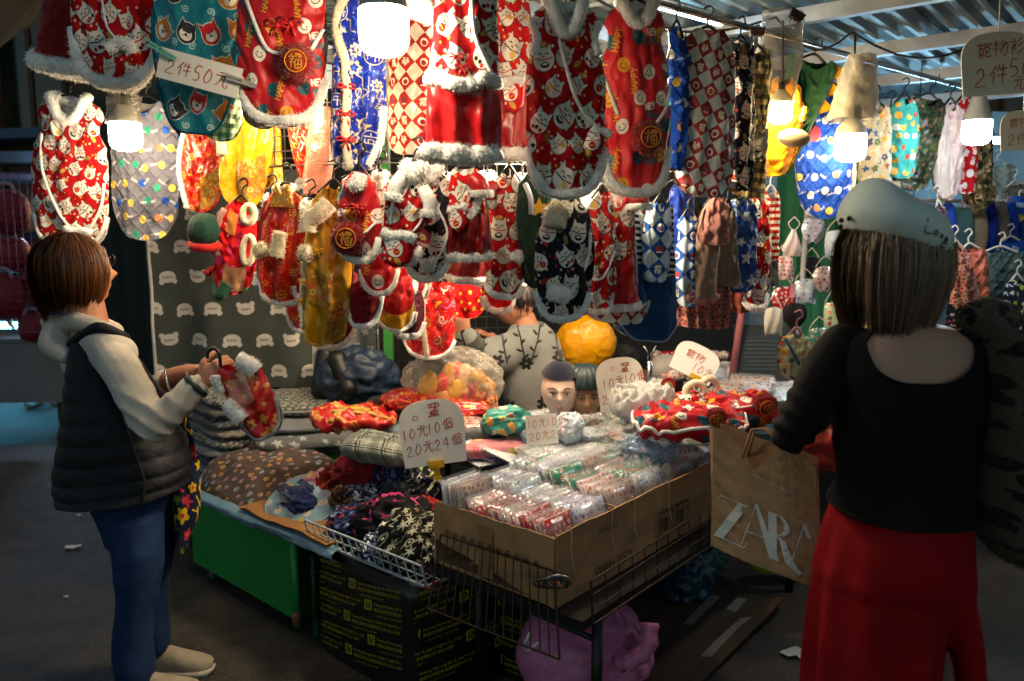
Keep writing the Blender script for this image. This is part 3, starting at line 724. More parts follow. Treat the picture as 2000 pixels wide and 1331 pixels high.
# ------------------------------------------------------------------ corrugated roof with beams
GALV = plain('galvanised_sheet', '#5c6a6c', .5, .75, .3, 5, (40, .12, .002)); BEAMM = plain('galvanised_tube', '#8a9094', .45, .7, .25, 9)
roof = thing('stall_roof', 'corrugated metal roof on square tube beams over the stall', 'roof', S(1.5, 0, 2.45))
roof.rotation_euler = (0, 0, ANG1)
for k in range(6):
    b0 = -2.6 + k * .78; mb = MB(); rows = []
    prof = []
    x = 0.0
    while x < .80:
        prof += [(x, 0), (x + .022, .022), (x + .048, .022), (x + .070, 0)]; x += .092
    for a in np.linspace(-2.0, 2.9, 12): rows.append([(a, b0 + q[0], q[1] + .006 * (k % 2) + .006 * math.sin(a * 2 + k)) for q in prof])
    mb.grid(np.array(rows)); mb.build('corrugated_sheet', GALV, roof, smooth=False)
for i, a in enumerate((-1.75, -.65, .12, .95, 1.8, 2.7)):
    mb = MB(); mb.box((a, -.25, -.038 - .002 * i), (.022, 2.42, .03)); mb.build('beam', BEAMM, roof, False)
for i, bb in enumerate((-2.2, -1.25, .7, 1.9)):
    mb = MB(); mb.box((.45, bb, -.1 - .002 * i), (2.45, .02, .028)); mb.build('beam', BEAMM, roof, False)
def rail(label, a, b, r=.011, m=None):
    d = b - a; t = thing('hanging_rail', label, 'rail', a)
    mb = MB(); mb.rod((0, 0, 0), d, r, 10); mb.build('pipe', m or CHROME, t)
    for k in (.12, .5, .88):
        mb = MB(); p = d * k; mb.tube([p + Vector((0, 0, r)), p + Vector((.004, 0, .07)), p + Vector((0, .003, 2.36 - a.z - p.z))], .0025, 6); mb.build('wire_hook', CHROME, t)
    return t
rail('steel pipe carrying the row of vests from the front corner back to the right', Vector((-.12, 2.12, 2.25)), Vector((2.3, 4.12, 2.25)))
rail('steel pipe over the left hand row of vests and outfits', Vector((-.15, 2.2, 2.27)), Vector((-1.75, 3.5, 2.27)))
rail('thin steel pipe under the roof behind the small pet outfits', Vector((-1.2, 3.2, 1.83)), Vector((.9, 3.3, 1.83)), .007, DARKM)
TUBE = emit('cool_tube_glow', '#bfe6ff', 9)
def tube_lamp(label, a, b, r=.014, m=None):
    t = thing('tube_light', label, 'tube light', a, group='tube lights'); d = b - a
    mb = MB(); mb.rod((0, 0, 0), d, r, 10); mb.build('tube', m or TUBE, t)
    mb = MB(); u = d.normalized() * .02
    mb.rod(-u, (0, 0, 0), r * 1.25, 10); mb.build('end_cap', WHITEP, t); mb = MB(); mb.rod(d, d + u, r * 1.25, 10); mb.build('end_cap', WHITEP, t)
    mb = MB(); mb.rod((0, 0, r + .012), d + Vector((0, 0, r + .012)), .012, 6); mb.build('batten', BEAMM, t); return t
tube_lamp('cool white tube light under the roof behind the red smiley vest', P(1255, 2, 3.05), P(1405, 45, 3.5))
tube_lamp('cool blue tube light deep in the right of the stall', Vector((2.55, 5.2, 2.12)), Vector((3.6, 5.3, 2.12)), .018, emit('blue_tube_glow', '#a4d8f4', 24))
tube_lamp('cool blue tube light beyond the camouflage vests on the right', Vector((1.75, 4.55, 2.16)), Vector((2.6, 5.0, 2.16)), .016, emit('blue_tube_glow', '#a4d8f4', 24))

# ------------------------------------------------------------------ wire grid panels
def grid_panel(label, o, ux, w, h, step, mat, frame=True, nm='wire_grid_panel', group='wire grid panels', r=.0022):
    ux = Vector(ux).normalized(); ang = math.atan2(ux.y, ux.x)
    t = thing(nm, label, 'grid panel', o, (0, 0, ang), group)
    mb = MB(); n = int(w / step)
    for i in range(1, n): mb.rod((i * w / n, 0, 0), (i * w / n, 0, h), r, 4)
    n = int(h / step)
    for i in range(1, n): mb.rod((0, .004, i * h / n), (w, .004, i * h / n), r, 4)
    tag(mb.build('wire_mesh', mat, t), kind='stuff')
    for p, q in (((0, 0, 0), (0, 0, h)), ((w, 0, 0), (w, 0, h)), ((0, 0, 0), (w, 0, 0)), ((0, 0, h), (w, 0, h))):
        mb = MB(); mb.rod(p, q, r * 2.2, 6); mb.build('frame_bar', mat, t)
    return t
GREYW = plain('grey_grid_wire', '#5c5f60', .5, .5); GREENW = plain('green_grid_wire', '#1f6a3c', .5, .1); RUSTW = plain('brown_grid_wire', '#54483a', .5, .4)
grid_panel('dark wire grid panel behind the red smiley and teal puppy vests', P(440, 330, 3.1), (.9, -.45, 0), .75, .95, .05, GREYW)
grid_panel('pale wire grid panel behind the blue robe and checked vest', P(735, 345, 3.0), (1, .15, 0), .75, .9, .05, plain('pale_grid_wire', '#8f9290', .5, .4))
grid_panel('brownish wire grid panel beside the green post at the back', P(738, 770, 4.1), (1, .05, 0), .8, .75, .055, RUSTW)
grid_panel('green wire grid panel with hanging face masks at the back right', P(1545, 690, 4.3), (1, .1, 0), .62, .95, .05, GREENW)
grid_panel('wire grid panel standing on the asphalt beside the green cart', P(375, 1110, 3.75) * 1.0, (.7, -.7, 0), .28, .5, .05, GREYW)
mb = MB(); p0 = P(762, 800, 3.9); p0.z = 0; mb.box((0, 0, 1.15), (.022, .022, 1.15))
tag(mb.build('green_post', plain('green_paint', '#2f7a34', .45), smooth=False, loc=p0), 'bright green square post at the back between the wire grids', 'post')
mb = MB(); mb.rod((0, 0, 0), Vector((.1, 0, .95)), .018, 10); q = P(1426, 760, 3.9); q.z = .75
tag(mb.build('pink_pole', plain('pink_paint', '#b06a70', .4), loc=q), 'pink metal pole leaning beside the dark grey board', 'pole')
mb = MB(); mb.rod((0, 0, 0), (.02, 0, 1.0), .014, 10); q = P(1552, 760, 4.1)
tag(mb.build('white_pole', plain('white_paint', '#a8a8a8', .4), loc=q), 'pale upright pole behind the hanging face masks', 'pole')
# clip-topped steel stand in the middle
q = P(1266, 775, 3.05); t = thing('hook_pole', 'short steel display pole with wire fork on top beside the rear mask sign', 'pole', q)
mb = MB(); mb.tube([(0, 0, -.03), (.004, 0, .14)], .012, 10); mb.build('shaft', CHROME, t)
mb = MB(); mb.tube([(-.005, 0, .14), (-.004, 0, .17), (-.022, 0, .2)], .003, 6); mb.tube([(.01, 0, .14), (.01, 0, .17), (.026, 0, .2)], .003, 6); mb.build('fork', CHROME, t)
mb = MB(); mb.tube([(.0, 0, .0), (.002, 0, .055)], .0128, 10); mb.build('tape_wrap', plain('brown_tape', '#7a5a2c', .5), t)

# ------------------------------------------------------------------ backs of the stall
CURT = plain('dark_curtain', '#141c1c', .8, 0, .2, 3, (6, .4, .03)); BACKB = plain('blue_white_tarp', '#6c7c84', .6, 0, .2, 3, (5, .4, .03)); DARKB = plain('dark_backing', '#191a1c', .9, 0, .2, 3)
def curtain(name, label, cat, a, b, z0, z1, mat, seed, amp=.035, k=9):
    d = b - a; n = Vector((-d.y, d.x, 0)).normalized(); f = wob(seed, 6, .5, 3, 2); rows = []
    for j in range(12):
        t = j / 11
        rows.append([tuple(a + d * s + n * (amp * math.sin(s * k * 6.28 + 2 * f((s * 2, t)) ) * (.5 + .5 * t) + .02 * f((s, t))) + Vector((0, 0, (z1 + (z0 - z1) * t) - a.z))) for s in np.linspace(0, 1, 90)])
    mb = MB(); mb.grid(np.array(rows)); return tag(mb.build(name, mat), label, cat)
curtain('dark_curtain', 'dark green-black tarpaulin wall behind the left end of the stall', 'tarpaulin', Vector((-2.75, 5.1, 0)), Vector((-1.5, 4.7, 0)), .0, 2.35, CURT, 71, .02)
curtain('back_tarpaulin', 'dark tarpaulin across the back of the stall', 'tarpaulin', Vector((-1.5, 4.9, 0)), Vector((1.6, 5.6, 0)), .0, 2.4, DARKB, 72, .02)
curtain('blue_tarpaulin', 'blue white tarpaulin glowing at the back right of the stall', 'tarpaulin', Vector((1.6, 6.0, 0)), Vector((5.2, 5.9, 0)), .0, 2.4, BACKB, 73, .03)
curtain('green_tarpaulin', 'green sheet behind the hanging face masks', 'tarpaulin', P(1500, 700, 4.6), P(1680, 700, 4.65), .6, 1.95, plain('green_sheet', '#1f6a4a', .7, 0, .2, 4), 74, .02, 3)

# ------------------------------------------------------------------ street at the left
BLD = plain('old_facade', '#5c4a38', .9, 0, .3, 1.2); BROWN = plain('brown_wood', '#4a3220', .8)
t = thing('street_building', 'brown old building front across the street at the upper left', 'building', Vector((-9.5, 14, 0)))
mb = MB(); mb.box((0, 0, 4), (5.0, .2, 4)); mb.build('wall', BLD, t, False)
for i, (x, z, w, h) in enumerate(((.2, 4.05, .55, .8), (1.5, 4.05, .55, .8), (-1.2, 4.05, .5, .8))):
    mb = MB(); mb.box((x, -.24, z), (w, .04, h)); wdo = mb.build('window', plain('dark_window_glass', '#0c1a22', .15), t, False)
    for dx in (-w, 0, w):
        mb = MB(); mb.box((x + dx, -.29, z), (.035, .03, h)); mb.build('frame', BROWN, wdo, False)
mb = MB(); mb.prism([(-5, 2.75), (5, 3.1), (5, 3.25), (-5, 2.9)], -1.2, -.2); mb.build('awning', plain('blue_awning', '#2a4a68', .6), t, False)
mb = MB(); mb.box((1.0, -.5, 2.4), (.09, .09, 2.4)); mb.build('post', BROWN, t, False)
mb = MB(); mb.lathe([(0, .06), (.16, .03), (.2, -.03), (0, -.05)], 16); mb.build('lamp', emit('amber_lamp_glow', '#ffb84a', 14), t, loc=(.62, -.55, 3.62))
mb = MB(); mb.lathe([(0, .05), (.08, .02), (.1, -.03), (0, -.05)], 12); mb.build('lamp', emit('amber_lamp_glow', '#ffb84a', 14), t, loc=(.05, -.55, 5.3))
t2 = copy_tree(t); t2.location = (10.5, 15, 0); t2['label'] = 'added unseen building front behind the right of the stall, blocking the sky glow'  # added copy, hidden from the camera, put in to block the low sky glow
mb = MB(); n0 = [P(-30, -20, 2.9), P(75, -20, 3.2), P(60, 40, 3.3), P(-30, 110, 3.1)]
mb.add(n0 + [p + Vector((0, .05, .02)) for p in n0], [(0, 1, 2, 3), (7, 6, 5, 4), (0, 4, 5, 1), (1, 5, 6, 2), (2, 6, 7, 3), (3, 7, 4, 0)])
tag(mb.build('black_awning_flap', plain('black_canvas', '#070707', .9), smooth=False), 'black canvas flap in the top left corner', 'awning')
# red goods stall in the dark beyond
BOARD = plain('grey_board', '#74777a', .7, 0, .15, 3)
t = thing('street_counter', 'grey boarded stall counter across the lane behind the woman in the vest', 'stall counter', Vector((-3.6, 6.3, 0)), (0, 0, .06))
for k in range(3):
    mb = MB(); mb.box((-2.2 + k * .92, 0, .42), (.45, .02, .24)); mb.build('panel', BOARD, t, False)
mb = MB(); mb.box((-1.4, .3, .68), (1.5, .32, .015)); mb.build('top_board', BOARD, t, False)
for x in (-2.65, -.05):
    mb = MB(); mb.box((x, .3, .33), (.03, .28, .33)); mb.build('leg', DARKM, t, False)
REDS = plain('red_sequin', '#8c1424', .3, .3, .4, 60, (90, 1, .01))
for i, (u, v, w, h) in enumerate(((18, 415, 78, 88), (22, 498, 74, 70), (10, 580, 88, 90), (72, 560, 50, 80), (70, 640, 66, 60))):
    c = P(u, v, 6.0 + .1 * (i % 2)); mb = MB(); f = wob(80 + i, 6, 1, 4); W, H = sz(w, c) / 2, sz(h, c) / 2; rows = []
    for j in range(9):
        ph = math.pi * j / 8
        rows.append([(W * math.sin(ph) ** .5 * math.cos(th) * (1 + .12 * f((math.cos(th), math.sin(th), ph))), .1 * math.sin(ph) * math.sin(th), H * math.cos(ph)) for th in np.linspace(0, 6.2832, 20)[:-1]])
    t2 = thing('red_bag', ['topmost glittering dark red bag on the far stall', 'second glittering dark red bag from the top of the far stall', 'large low dark red bag at the left edge of the far stall', 'dark red bag right of the low bag on the far stall', 'lowest dark red bag just above the grey counter'][i], 'bag', c, group='red bags on the far stall')
    mb.grid(np.array(rows), wrap=True); mb.build('bag_body', REDS, t2)
    mb = MB(); mb.tube(catmull([(-W * .5, -.03, H * .8), (-W * .3, -.03, H * 1.2), (W * .3, -.03, H * 1.2), (W * .5, -.03, H * .8)], 5), .012, 6); mb.build('handle', plain('pale_pink_strap', '#b88a9a', .5), t2)
grid_panel('wire grid in front of the red bags on the far stall', P(-60, 650, 5.8), (1, .05, 0), .72, 1.15, .055, plain('violet_grid_wire', '#6a5a78', .5, .3))
tube_lamp('blue white tube light glaring on the far stall at the left', P(88, 366, 7.4), P(160, 366, 7.4), .07, emit('far_tube_glow', '#bfe0ff', 45))
tube_lamp('short cyan light strip at the foot of the red bags', P(60, 697, 6.9), P(160, 692, 6.9), .02, emit('cyan_strip_glow', '#6fd4ff', 12))
tube_lamp('small blue light between the two leftmost hanging vests', P(213, 352, 6.6), P(222, 352, 6.6), .04, emit('far_tube_glow', '#bfe0ff', 45))
tube_lamp('cyan tube light low behind the grey counter', Vector((-5.6, 7.8, .62)), Vector((-4.2, 7.8, .62)), .03, emit('cyan_floor_glow', '#4fb4dc', 22))
t = thing('shop_canopy', 'blue lit stall canopy edge across the lane at the left', 'canopy', P(-40, 312, 8.0))
mb = MB(); mb.box((.4, 0, 0), (.75, .3, .05)); mb.build('canopy_board', plain('blue_board', '#33404e', .5), t, False)
mb = MB(); mb.box((.4, 0, -.18), (.75, .3, .03)); mb.build('canopy_trim', plain('violet_board', '#4a4058', .5), t, False)
# ------------------------------------------------------------------ hanging pet clothes
PROF = {
 'vest': [(0, .70), (.05, .84), (.1, .87), (.17, .74), (.26, .78), (.36, .94), (.55, 1), (.85, 1), (1, .97)],
 'straight': [(0, .8), (.08, .95), (.3, .97), (.7, 1), (1, .98)],
 'slim': [(0, .45), (.08, .8), (.2, .85), (.4, 1), (.75, 1), (1, .9)],
 'flare': [(0, .42), (.1, .5), (.4, .68), (.7, .86), (1, 1)],
 'skirt': [(0, .66), (.15, .76), (.5, .9), (1, 1)],
 'taper': [(0, 1), (.2, .95), (.5, .75), (.8, .42), (1, .12)],
 'sweater': [(0, .4), (.08, .6), (.25, .75), (.6, .85), (1, 1)],
}
TAGRED = plain('red_card_tag', '#a8122c', .5); GOLDT = plain('gold_thread', '#d29a22', .5, .3); REDPOM = fur('red_pompom_fur', '#8c0a12', 120); REDKNOT = plain('red_silk_cord', '#b8181a', .5, 0, .2, 60, (200, .5, .002))
TAGFACE = plain('tag_biscuit', '#c8a060', .6)
class Gm:
    pass
def garment(name, label, cat, top, bot, Y, wpx, mat, yaw=0.0, prof='vest', rnd_=.55, dip=.1, slope=.05, lining=None, fold=(3, .006), hem=None, hemw=.028, collar=None, colw=.02, arm=None, hanger=BLACKP, D=.034, seed=1, group='pet clothes hanging on the stall', roll=None, uvr=True, ruff=0.0, nu=37, nv=48, part='front_panel', segs=None, hooks=True, open_top=True):
    a, b = P(top[0], top[1], Y), P(bot[0], bot[1], Y)
    H = (a - b).length; W = sz(wpx, a.lerp(b, .5)) / 2 / max(.3, math.cos(yaw))
    th = -math.atan2(b.x - a.x, a.z - b.z) if roll is None else roll
    t = thing(name, label, cat, a, (0, th, yaw), group)
    hemw = hemw * .82; colw = colw * .9
    g = np.random.RandomState(seed); f = wob(seed, 8, .8, 3.5, 3); f2 = wob(seed + 900, 6, .5, 1.6, 3)
    pt = np.array(PROF[prof]); ph = g.uniform(0, 6.28); uo = g.uniform(0, 1, 2) if uvr else np.zeros(2)
    Dd = min(D, W * .55)
    def shape(s, tt, back=False):
        hw = W * np.interp(tt, pt[:, 0], pt[:, 1])
        tp = H * dip * (.25 if back else 1) * np.clip(1 - (np.abs(s) / .6) ** 2.2, 0, 1) + H * slope * np.clip(np.abs(s) - .5, 0, 1) ** 1.3 * 2 * (1 if prof != 'taper' else 0)
        rb = min(W, H * .5) * rnd_ * 1.9
        Lh = H - rb * (1 - np.sqrt(np.clip(1 - np.abs(s) ** 2.6, 0, 1))) * (.98 if back else 1)
        x = hw * s; z = -(tp + tt * (Lh - tp))
        env = np.clip(1 - np.abs(s) ** 2.6, 0, 1) ** .6
        y = (-Dd if not back else Dd * .45) * env * (.55 + .45 * np.sin(np.clip(tt * 1.15, 0, 1) * 3.14159 * .8 + .3))
        q = np.stack([s * W * 6, tt * H * 4.5, np.full_like(s * tt, 1.0 if back else 0.0)], -1)
        am = fold[1] * (.25 + .9 * tt ** 1.2) * (1 + .9 * f2(q * .9 + 7))
        y = y + am * np.sin(6.283 * (fold[0] * s * .42 + .75 * f2(q * .45)) + ph) + .007 * f(q) + .009 * (1 - 2 * np.abs(f(q * 1.5 + 3))) + .0045 * (1 - 2 * np.abs(f(q * 3.1)))
        x = x + .012 * f2(q * .7) * (.3 + tt)
        if ruff: z = z + ruff * np.sin(s * fold[0] * 3.14 + ph) * tt
        return np.stack([x, y, z], -1)
    s1 = np.linspace(-1, 1, nu); s1 = np.sign(s1) * np.abs(s1) ** .85
    def sheet(t0, t1, back=False, off=0.0, n=None, sa=-1, sb=1):
        tt = np.linspace(t0, t1, n or nv)
        ss = s1 if (sa, sb) == (-1, 1) else np.linspace(sa, sb, 9)
        Sg, Tg = np.meshgrid(ss, tt); p = shape(Sg, Tg, back); p[..., 1] += off
        uv = np.stack([p[..., 0] * 1.15 + uo[0], p[..., 2] + uo[1]], -1)
        return p, uv
    segs = segs or [(0, 1, mat, part)]
    for t0, t1, mt, pn in segs:
        p, uv = sheet(t0, t1, n=max(6, int(nv * (t1 - t0)))); mb = MB(); mb.grid(p, uv=uv); mb.build(pn, mt, t)
    p, uv = sheet(0, 1, True); mb = MB(); mb.grid(p, uv=uv, flip=True); mb.build('back_panel', lining or mat, t)
    F = lambda s, tt, off=0.0: Vector(shape(np.array(float(s)), np.array(float(tt)))) + Vector((0, off, 0))
    rr = random.Random(seed)
    if hem is not None:
        pts = [F(s, 1.0 if True else .97) + Vector((0, -.002, hemw * .25)) for s in np.linspace(-1, 1, 34)]
        for _ in range(4): pts = [pts[0]] + [(pts[i - 1] + pts[i] * 2 + pts[i + 1]) / 4 for i in range(1, len(pts) - 1)] + [pts[-1]]
        mb = MB(); mb.tube(pts, hemw / 2 * 1.0, 12, flat=((0, 1, 0), .62), jit=.05, rnd=rr); fuzz(mb, int(1500 * W / .12 * hemw / .04), min(.010, hemw * .25), seed=seed); mb.build('fur_hem', hem, t)
        pts = [Vector(shape(np.array(float(s)), np.array(1.0), True)) + Vector((0, .004, hemw * .2)) for s in np.linspace(-1, 1, 24)]
        mb = MB(); mb.tube(pts, hemw / 2 * .9, 8, flat=((0, 1, 0), .5), jit=.05, rnd=rr); fuzz(mb, int(1500 * W / .12 * hemw / .04), min(.010, hemw * .25), seed=seed); mb.build('fur_hem', hem, t)
    if collar is not None:
        fr = [F(s, 0.0) + Vector((0, -.004, 0)) for s in np.linspace(-.64, .64, 22)]
        bk = [Vector(shape(np.array(float(s)), np.array(0.0), True)) + Vector((0, .004, .01)) for s in np.linspace(.6, -.6, 14)]
        mb = MB(); mb.tube(fr + bk, colw, 10, closed=True, jit=.05, rnd=rr); fuzz(mb, 1200, .008, seed=seed); mb.build('fur_collar', collar, t)
    if arm is not None:
        for sg in (-1, 1):
            pts = [F(sg * .98, q) for q in np.linspace(.07, .3, 9)]
            mb = MB(); mb.tube(pts, .013, 8, jit=.05, rnd=rr); fuzz(mb, 250, .006); mb.build('armhole_trim', arm, t)
    if hanger is not None:
        wv = W * np.interp(.05, pt[:, 0], pt[:, 1]) * .9; h = thing('x', 'x', 'x') if False else None
        mb = MB(); z0 = -H * slope * .3
        mb.tube(catmull([(-wv, .01, z0 - .02), (-wv * .5, .008, z0 + .004), (0, .008, z0 + .025), (wv * .5, .008, z0 + .004), (wv, .01, z0 - .02)], 5), .005, 6)
        ho = mb.build('hanger', hanger, t)
        if hooks:
            mb = MB(); mb.tube(catmull([(0, .008, z0 + .02), (0, .008, z0 + .05), (.018, .008, z0 + .068), (.008, .008, z0 + .088), (-.014, .008, z0 + .078)], 5), .0032, 6); mb.build('hook', hanger, ho)
    o = Gm(); o.t, o.F, o.H, o.W, o.sheet, o.rr, o.shape = t, F, H, W, sheet, rr, shape
    return o
def cordage(g, pts, mat=None, r=.0035, name='drawstring'):
    q = catmull([g.F(s, t, -.008) for s, t in pts], 6); mb = MB(); mb.tube(q, r, 6); mb.build(name, mat or FUR, g.t)
def belt(g, t, w=.03, mat=None, name='fur_belt', k=.7):
    q = [g.F(s, t, -.006) for s in np.linspace(-1, 1, 26)]; mb = MB(); mb.tube(q, w / 2, 10, flat=((0, 1, 0), k), jit=.05, rnd=g.rr); fuzz(mb, 1000, .008); mb.build(name, mat or FUR, g.t)
def strip(g, pts, w, mat, name='fur_edge', off=-.008):
    q = catmull([g.F(s, t, off) for s, t in pts], 6); mb = MB(); mb.tube(q, w / 2, 9, flat=((0, 1, 0), .7), jit=.06, rnd=g.rr)
    if mat in (FUR, FURC): fuzz(mb, 600, min(.009, w * .3))
    mb.build(name, mat, g.t)
def patch(g, s0, s1_, t0, t1, mat, name='patch', off=-.005):
    p, uv = g.sheet(t0, t1, off=off, n=9, sa=s0, sb=s1_); mb = MB(); mb.grid(p, uv=uv); mb.build(name, mat, g.t)
def knots(g, pts, r=.01, mat=None):
    for s, t in pts:
        c = g.F(s, t, -.014); mb = MB()
        mb.ball(c, (r * .7, r * .7, r * .7), 8, 6)
        for sg in (-1, 1): mb.tube([c, c + Vector((sg * r * 1.2, -.003, r * .9)), c + Vector((sg * r * 2.4, 0, r * .5)), c + Vector((sg * r * 2.2, 0, -r * .3)), c + Vector((sg * r, -.002, -r * .1)), c], r * .3, 6)
        mb.tube([c, c + Vector((r, -.002, -r * 2.5))], r * .25, 5); mb.tube([c, c + Vector((-r, -.002, -r * 2.2))], r * .25, 5)
        mb.build('silk_knot', mat or REDKNOT, g.t)
def pompom_at(parent, c, r, seed=1, emblem=True, rot=0.0):
    rr = random.Random(seed); mb = MB(); c = Vector(c)
    n = 34; m_ = 22; out = np.zeros((m_ + 1, n, 3))
    for j in range(m_ + 1):
        ph = math.pi * j / m_
        for i in range(n):
            th = 6.2832 * i / n; k = r * (1 + (rr.uniform(-.15, .13) if 0 < j < m_ else 0))
            out[j, i] = (k * math.sin(ph) * math.cos(th), -k * .62 * math.cos(ph), k * math.sin(ph) * math.sin(th))
    mb.grid(out, wrap=True, flip=True); fuzz(mb, 2600, r * .28, 0, .0008, seed); po = mb.build('pompom', REDPOM, parent, loc=c)
    if emblem:
        y = -r * .64; e = MB()
        e.tube([(r * .62 * math.cos(a), y, r * .62 * math.sin(a)) for a in np.linspace(0, 6.2832, 33)[:-1]], r * .035, 6, closed=True)
        ribbon_text(e, '福', -r * .4, -r * .38, r * .76, y=y - .002, lw=.095, skew=0.0, rnd=rr, jig=.01)
        d = MB(); d.tube([(0, y + .012, 0), (0, y + .002, 0)], r * .66, 24); d.build('emblem_disc', plain('red_felt', '#a20e14', .9, 0, .1, 60), po)
        e.build('emblem', GOLDT, po)
    return po
def pouch(g, s, t, w, h, mat, flap=FUR, roll=0.0):
    c = g.F(s, t, -.022); po = MB(); f = wob(int(abs(s) * 100) + 7, 4)
    rows = []
    for k in np.linspace(0, 1, 7):
        rows.append([(w / 2 * (1 - .12 * k * k) * math.cos(th), .022 * math.sin(th) * (1 + .2 * k), -h * k + .01 * math.cos(th * 2) * k) for th in np.linspace(0, 6.2832, 21)[:-1]])
    rows.append([(x * .2, y * .2, z - .006) for x, y, z in rows[-1]])
    po.grid(np.array(rows), wrap=True); o = po.build('pouch', mat, g.t, loc=c, rot=(0, roll, 0))
    fl = MB(); fl.tube([(x, -.016, .004 + .004 * math.sin(x * 90)) for x in np.linspace(-w / 2, w / 2, 9)], h * .2, 10, flat=((0, 1, 0), .6), jit=.06, rnd=g.rr); fuzz(fl, 350, .007); fl.build('pouch_flap', flap, o)
def round_tag(g, s, t, r, label=None, off=-.05, roll=0.0, stretch=1.0):
    c = g.F(s, t, off); mb = MB()
    mb.tube([(0, .0012, 0), (0, -.0012, 0)], r, 28, flat=None); o = mb.build('card_tag', TAGRED, g.t, False, loc=c, rot=(0, roll, 0))
    e = MB(); e.prism([(r * .6 * math.cos(a), r * .1 + r * .42 * max(-.25, math.sin(a))) for a in np.linspace(0, 6.2832, 25)[:-1]], -.0032, -.002)
    e.build('tag_picture', TAGFACE, o, False)
    e = MB(); [e.ball((x * r, -.0034, z * r), (r * .07, .0006, r * .07), 8, 6) for x, z in ((-.2, .2), (.2, .2), (0, .05))]; e.build('tag_face', plain('dark_print', '#201410', .7), o)
    e = MB(); ribbon_text(e, 'MOREMORE', -r * .62, -r * .55, r * .26, y=-.0026, lw=.16, skew=0); e.build('tag_lettering', plain('white_print', '#d8d4cc', .6), o)
    e = MB(); e.tube([(0, 0, r * .8), (0, .01, r * 1.6), (.01, .03, r * 2.2)], .001, 4); e.build('tag_string', WHITEP, o)
C = cloth
GR = C('#7a7c78', 'fleece'); WHF = C('#cfcfca', 'fleece'); SATR = C('#b00c14', 'satin'); VELR = C('#7c0a14', 'velvet'); DKR = C('#8c0c16', 'satin')

# ---- front row, left part
g = garment('dog_dress', 'red velvet pet dress with wide grey white hem seen from below, top left corner', 'pet dress', (178, -120), (172, 150), 2.72, 225, VELR, prof='flare', rnd_=.12, hem=FUR, hemw=.062, lining=C('#a08a80', 'fleece'), D=.1, fold=(3, .012), seed=3, hanger=None)
g = garment('dog_vest', 'lucky cat printed red vest with drooping pouch strap at the far top left', 'pet vest', (226, -230), (226, 172), 2.6, 176, C('cat_red'), rnd_=.62, hem=FUR, hemw=.045, lining=GR, seed=4, collar=FUR, dip=.14)
cordage(g, [(-.35, .3), (-.1, .62), (.1, .72), (.2, .78)]); strip(g, [(.0, .80), (.2, .765), (.45, .79), (.56, .86)], .034, FUR, 'pouch_flap', -.03)
g = garment('dog_vest', 'teal quilted vest printed with puppies and white swirls behind the price card', 'pet vest', (388, -190), (382, 262), 2.55, 168, C('shiba', 'nylon'), rnd_=.85, lining=C('#1a5a62', 'fleece'), seed=5, D=.05)
strip(g, [(-.98, .6), (-.99, .9), (-.6, 1), (0, 1), (.6, 1), (.99, .9), (.98, .6)], .008, C('#0c5a6c', 'cotton'), 'piping')
g = garment('dog_vest', 'green checked vest bottom peeping out under the teal vest', 'pet vest', (436, -60), (428, 276), 2.66, 84, C('gingham_green'), rnd_=.8, seed=6, lining=C('#355a4a', 'cotton'), yaw=.2, hanger=None)
g = garment('dog_vest', 'bright red smiley New Year vest with gold emblem pompom left of the largest bulb', 'pet vest', (550, -170), (548, 242), 2.42, 172, C('happy', 'nylon'), rnd_=.5, hem=FUR, hemw=.034, lining=GR, collar=FUR, seed=7, fold=(3, .004))
cordage(g, [(-.85, .4), (-.7, .47), (-.3, .62), (.15, .64), (.4, .69)], r=.006); cordage(g, [(.62, .7), (.8, .665), (1.0, .66)], r=.006)
pompom_at(g.t, g.F(.52, .725, -.035), sz(33, P(590, 128, 2.4)), 5); knots(g, [(-.05, .49), (.25, .485)], .014)
g = garment('dog_vest', 'grey brown lining of a vest hanging under the bright red smiley vest', 'pet vest', (512, 60), (512, 252), 2.52, 92, GR, rnd_=.75, seed=8, hanger=None)
g = garment('dog_coat', 'royal blue brocade robe with cream fleece edge and red knots beside the largest bulb', 'pet robe', (706, -25), (694, 335), 2.35, 108, C('blue_robe', 'satin'), prof='slim', rnd_=.55, lining=FURC, seed=9, fold=(4, .012), collar=None, dip=.02)
strip(g, [(-.2, .0), (-.75, .08), (-1, .2), (-.7, .33), (-.45, .4), (-.35, .6), (-.35, .8), (-.15, 1.0)], .026, FURC); knots(g, [(-.38, .55), (-.36, .7), (-.3, .84)], .011); strip(g, [(.95, .7), (.9, .9), (.5, .98)], .02, FUR)
g = garment('dog_vest', 'narrow cream and red checked vest hanging right below the largest bulb', 'pet vest', (800, 5), (790, 302), 2.62, 92, C('check_red'), prof='straight', rnd_=.35, seed=10, yaw=-.35, fold=(2, .01), lining=C('#c8c0b0', 'cotton'))
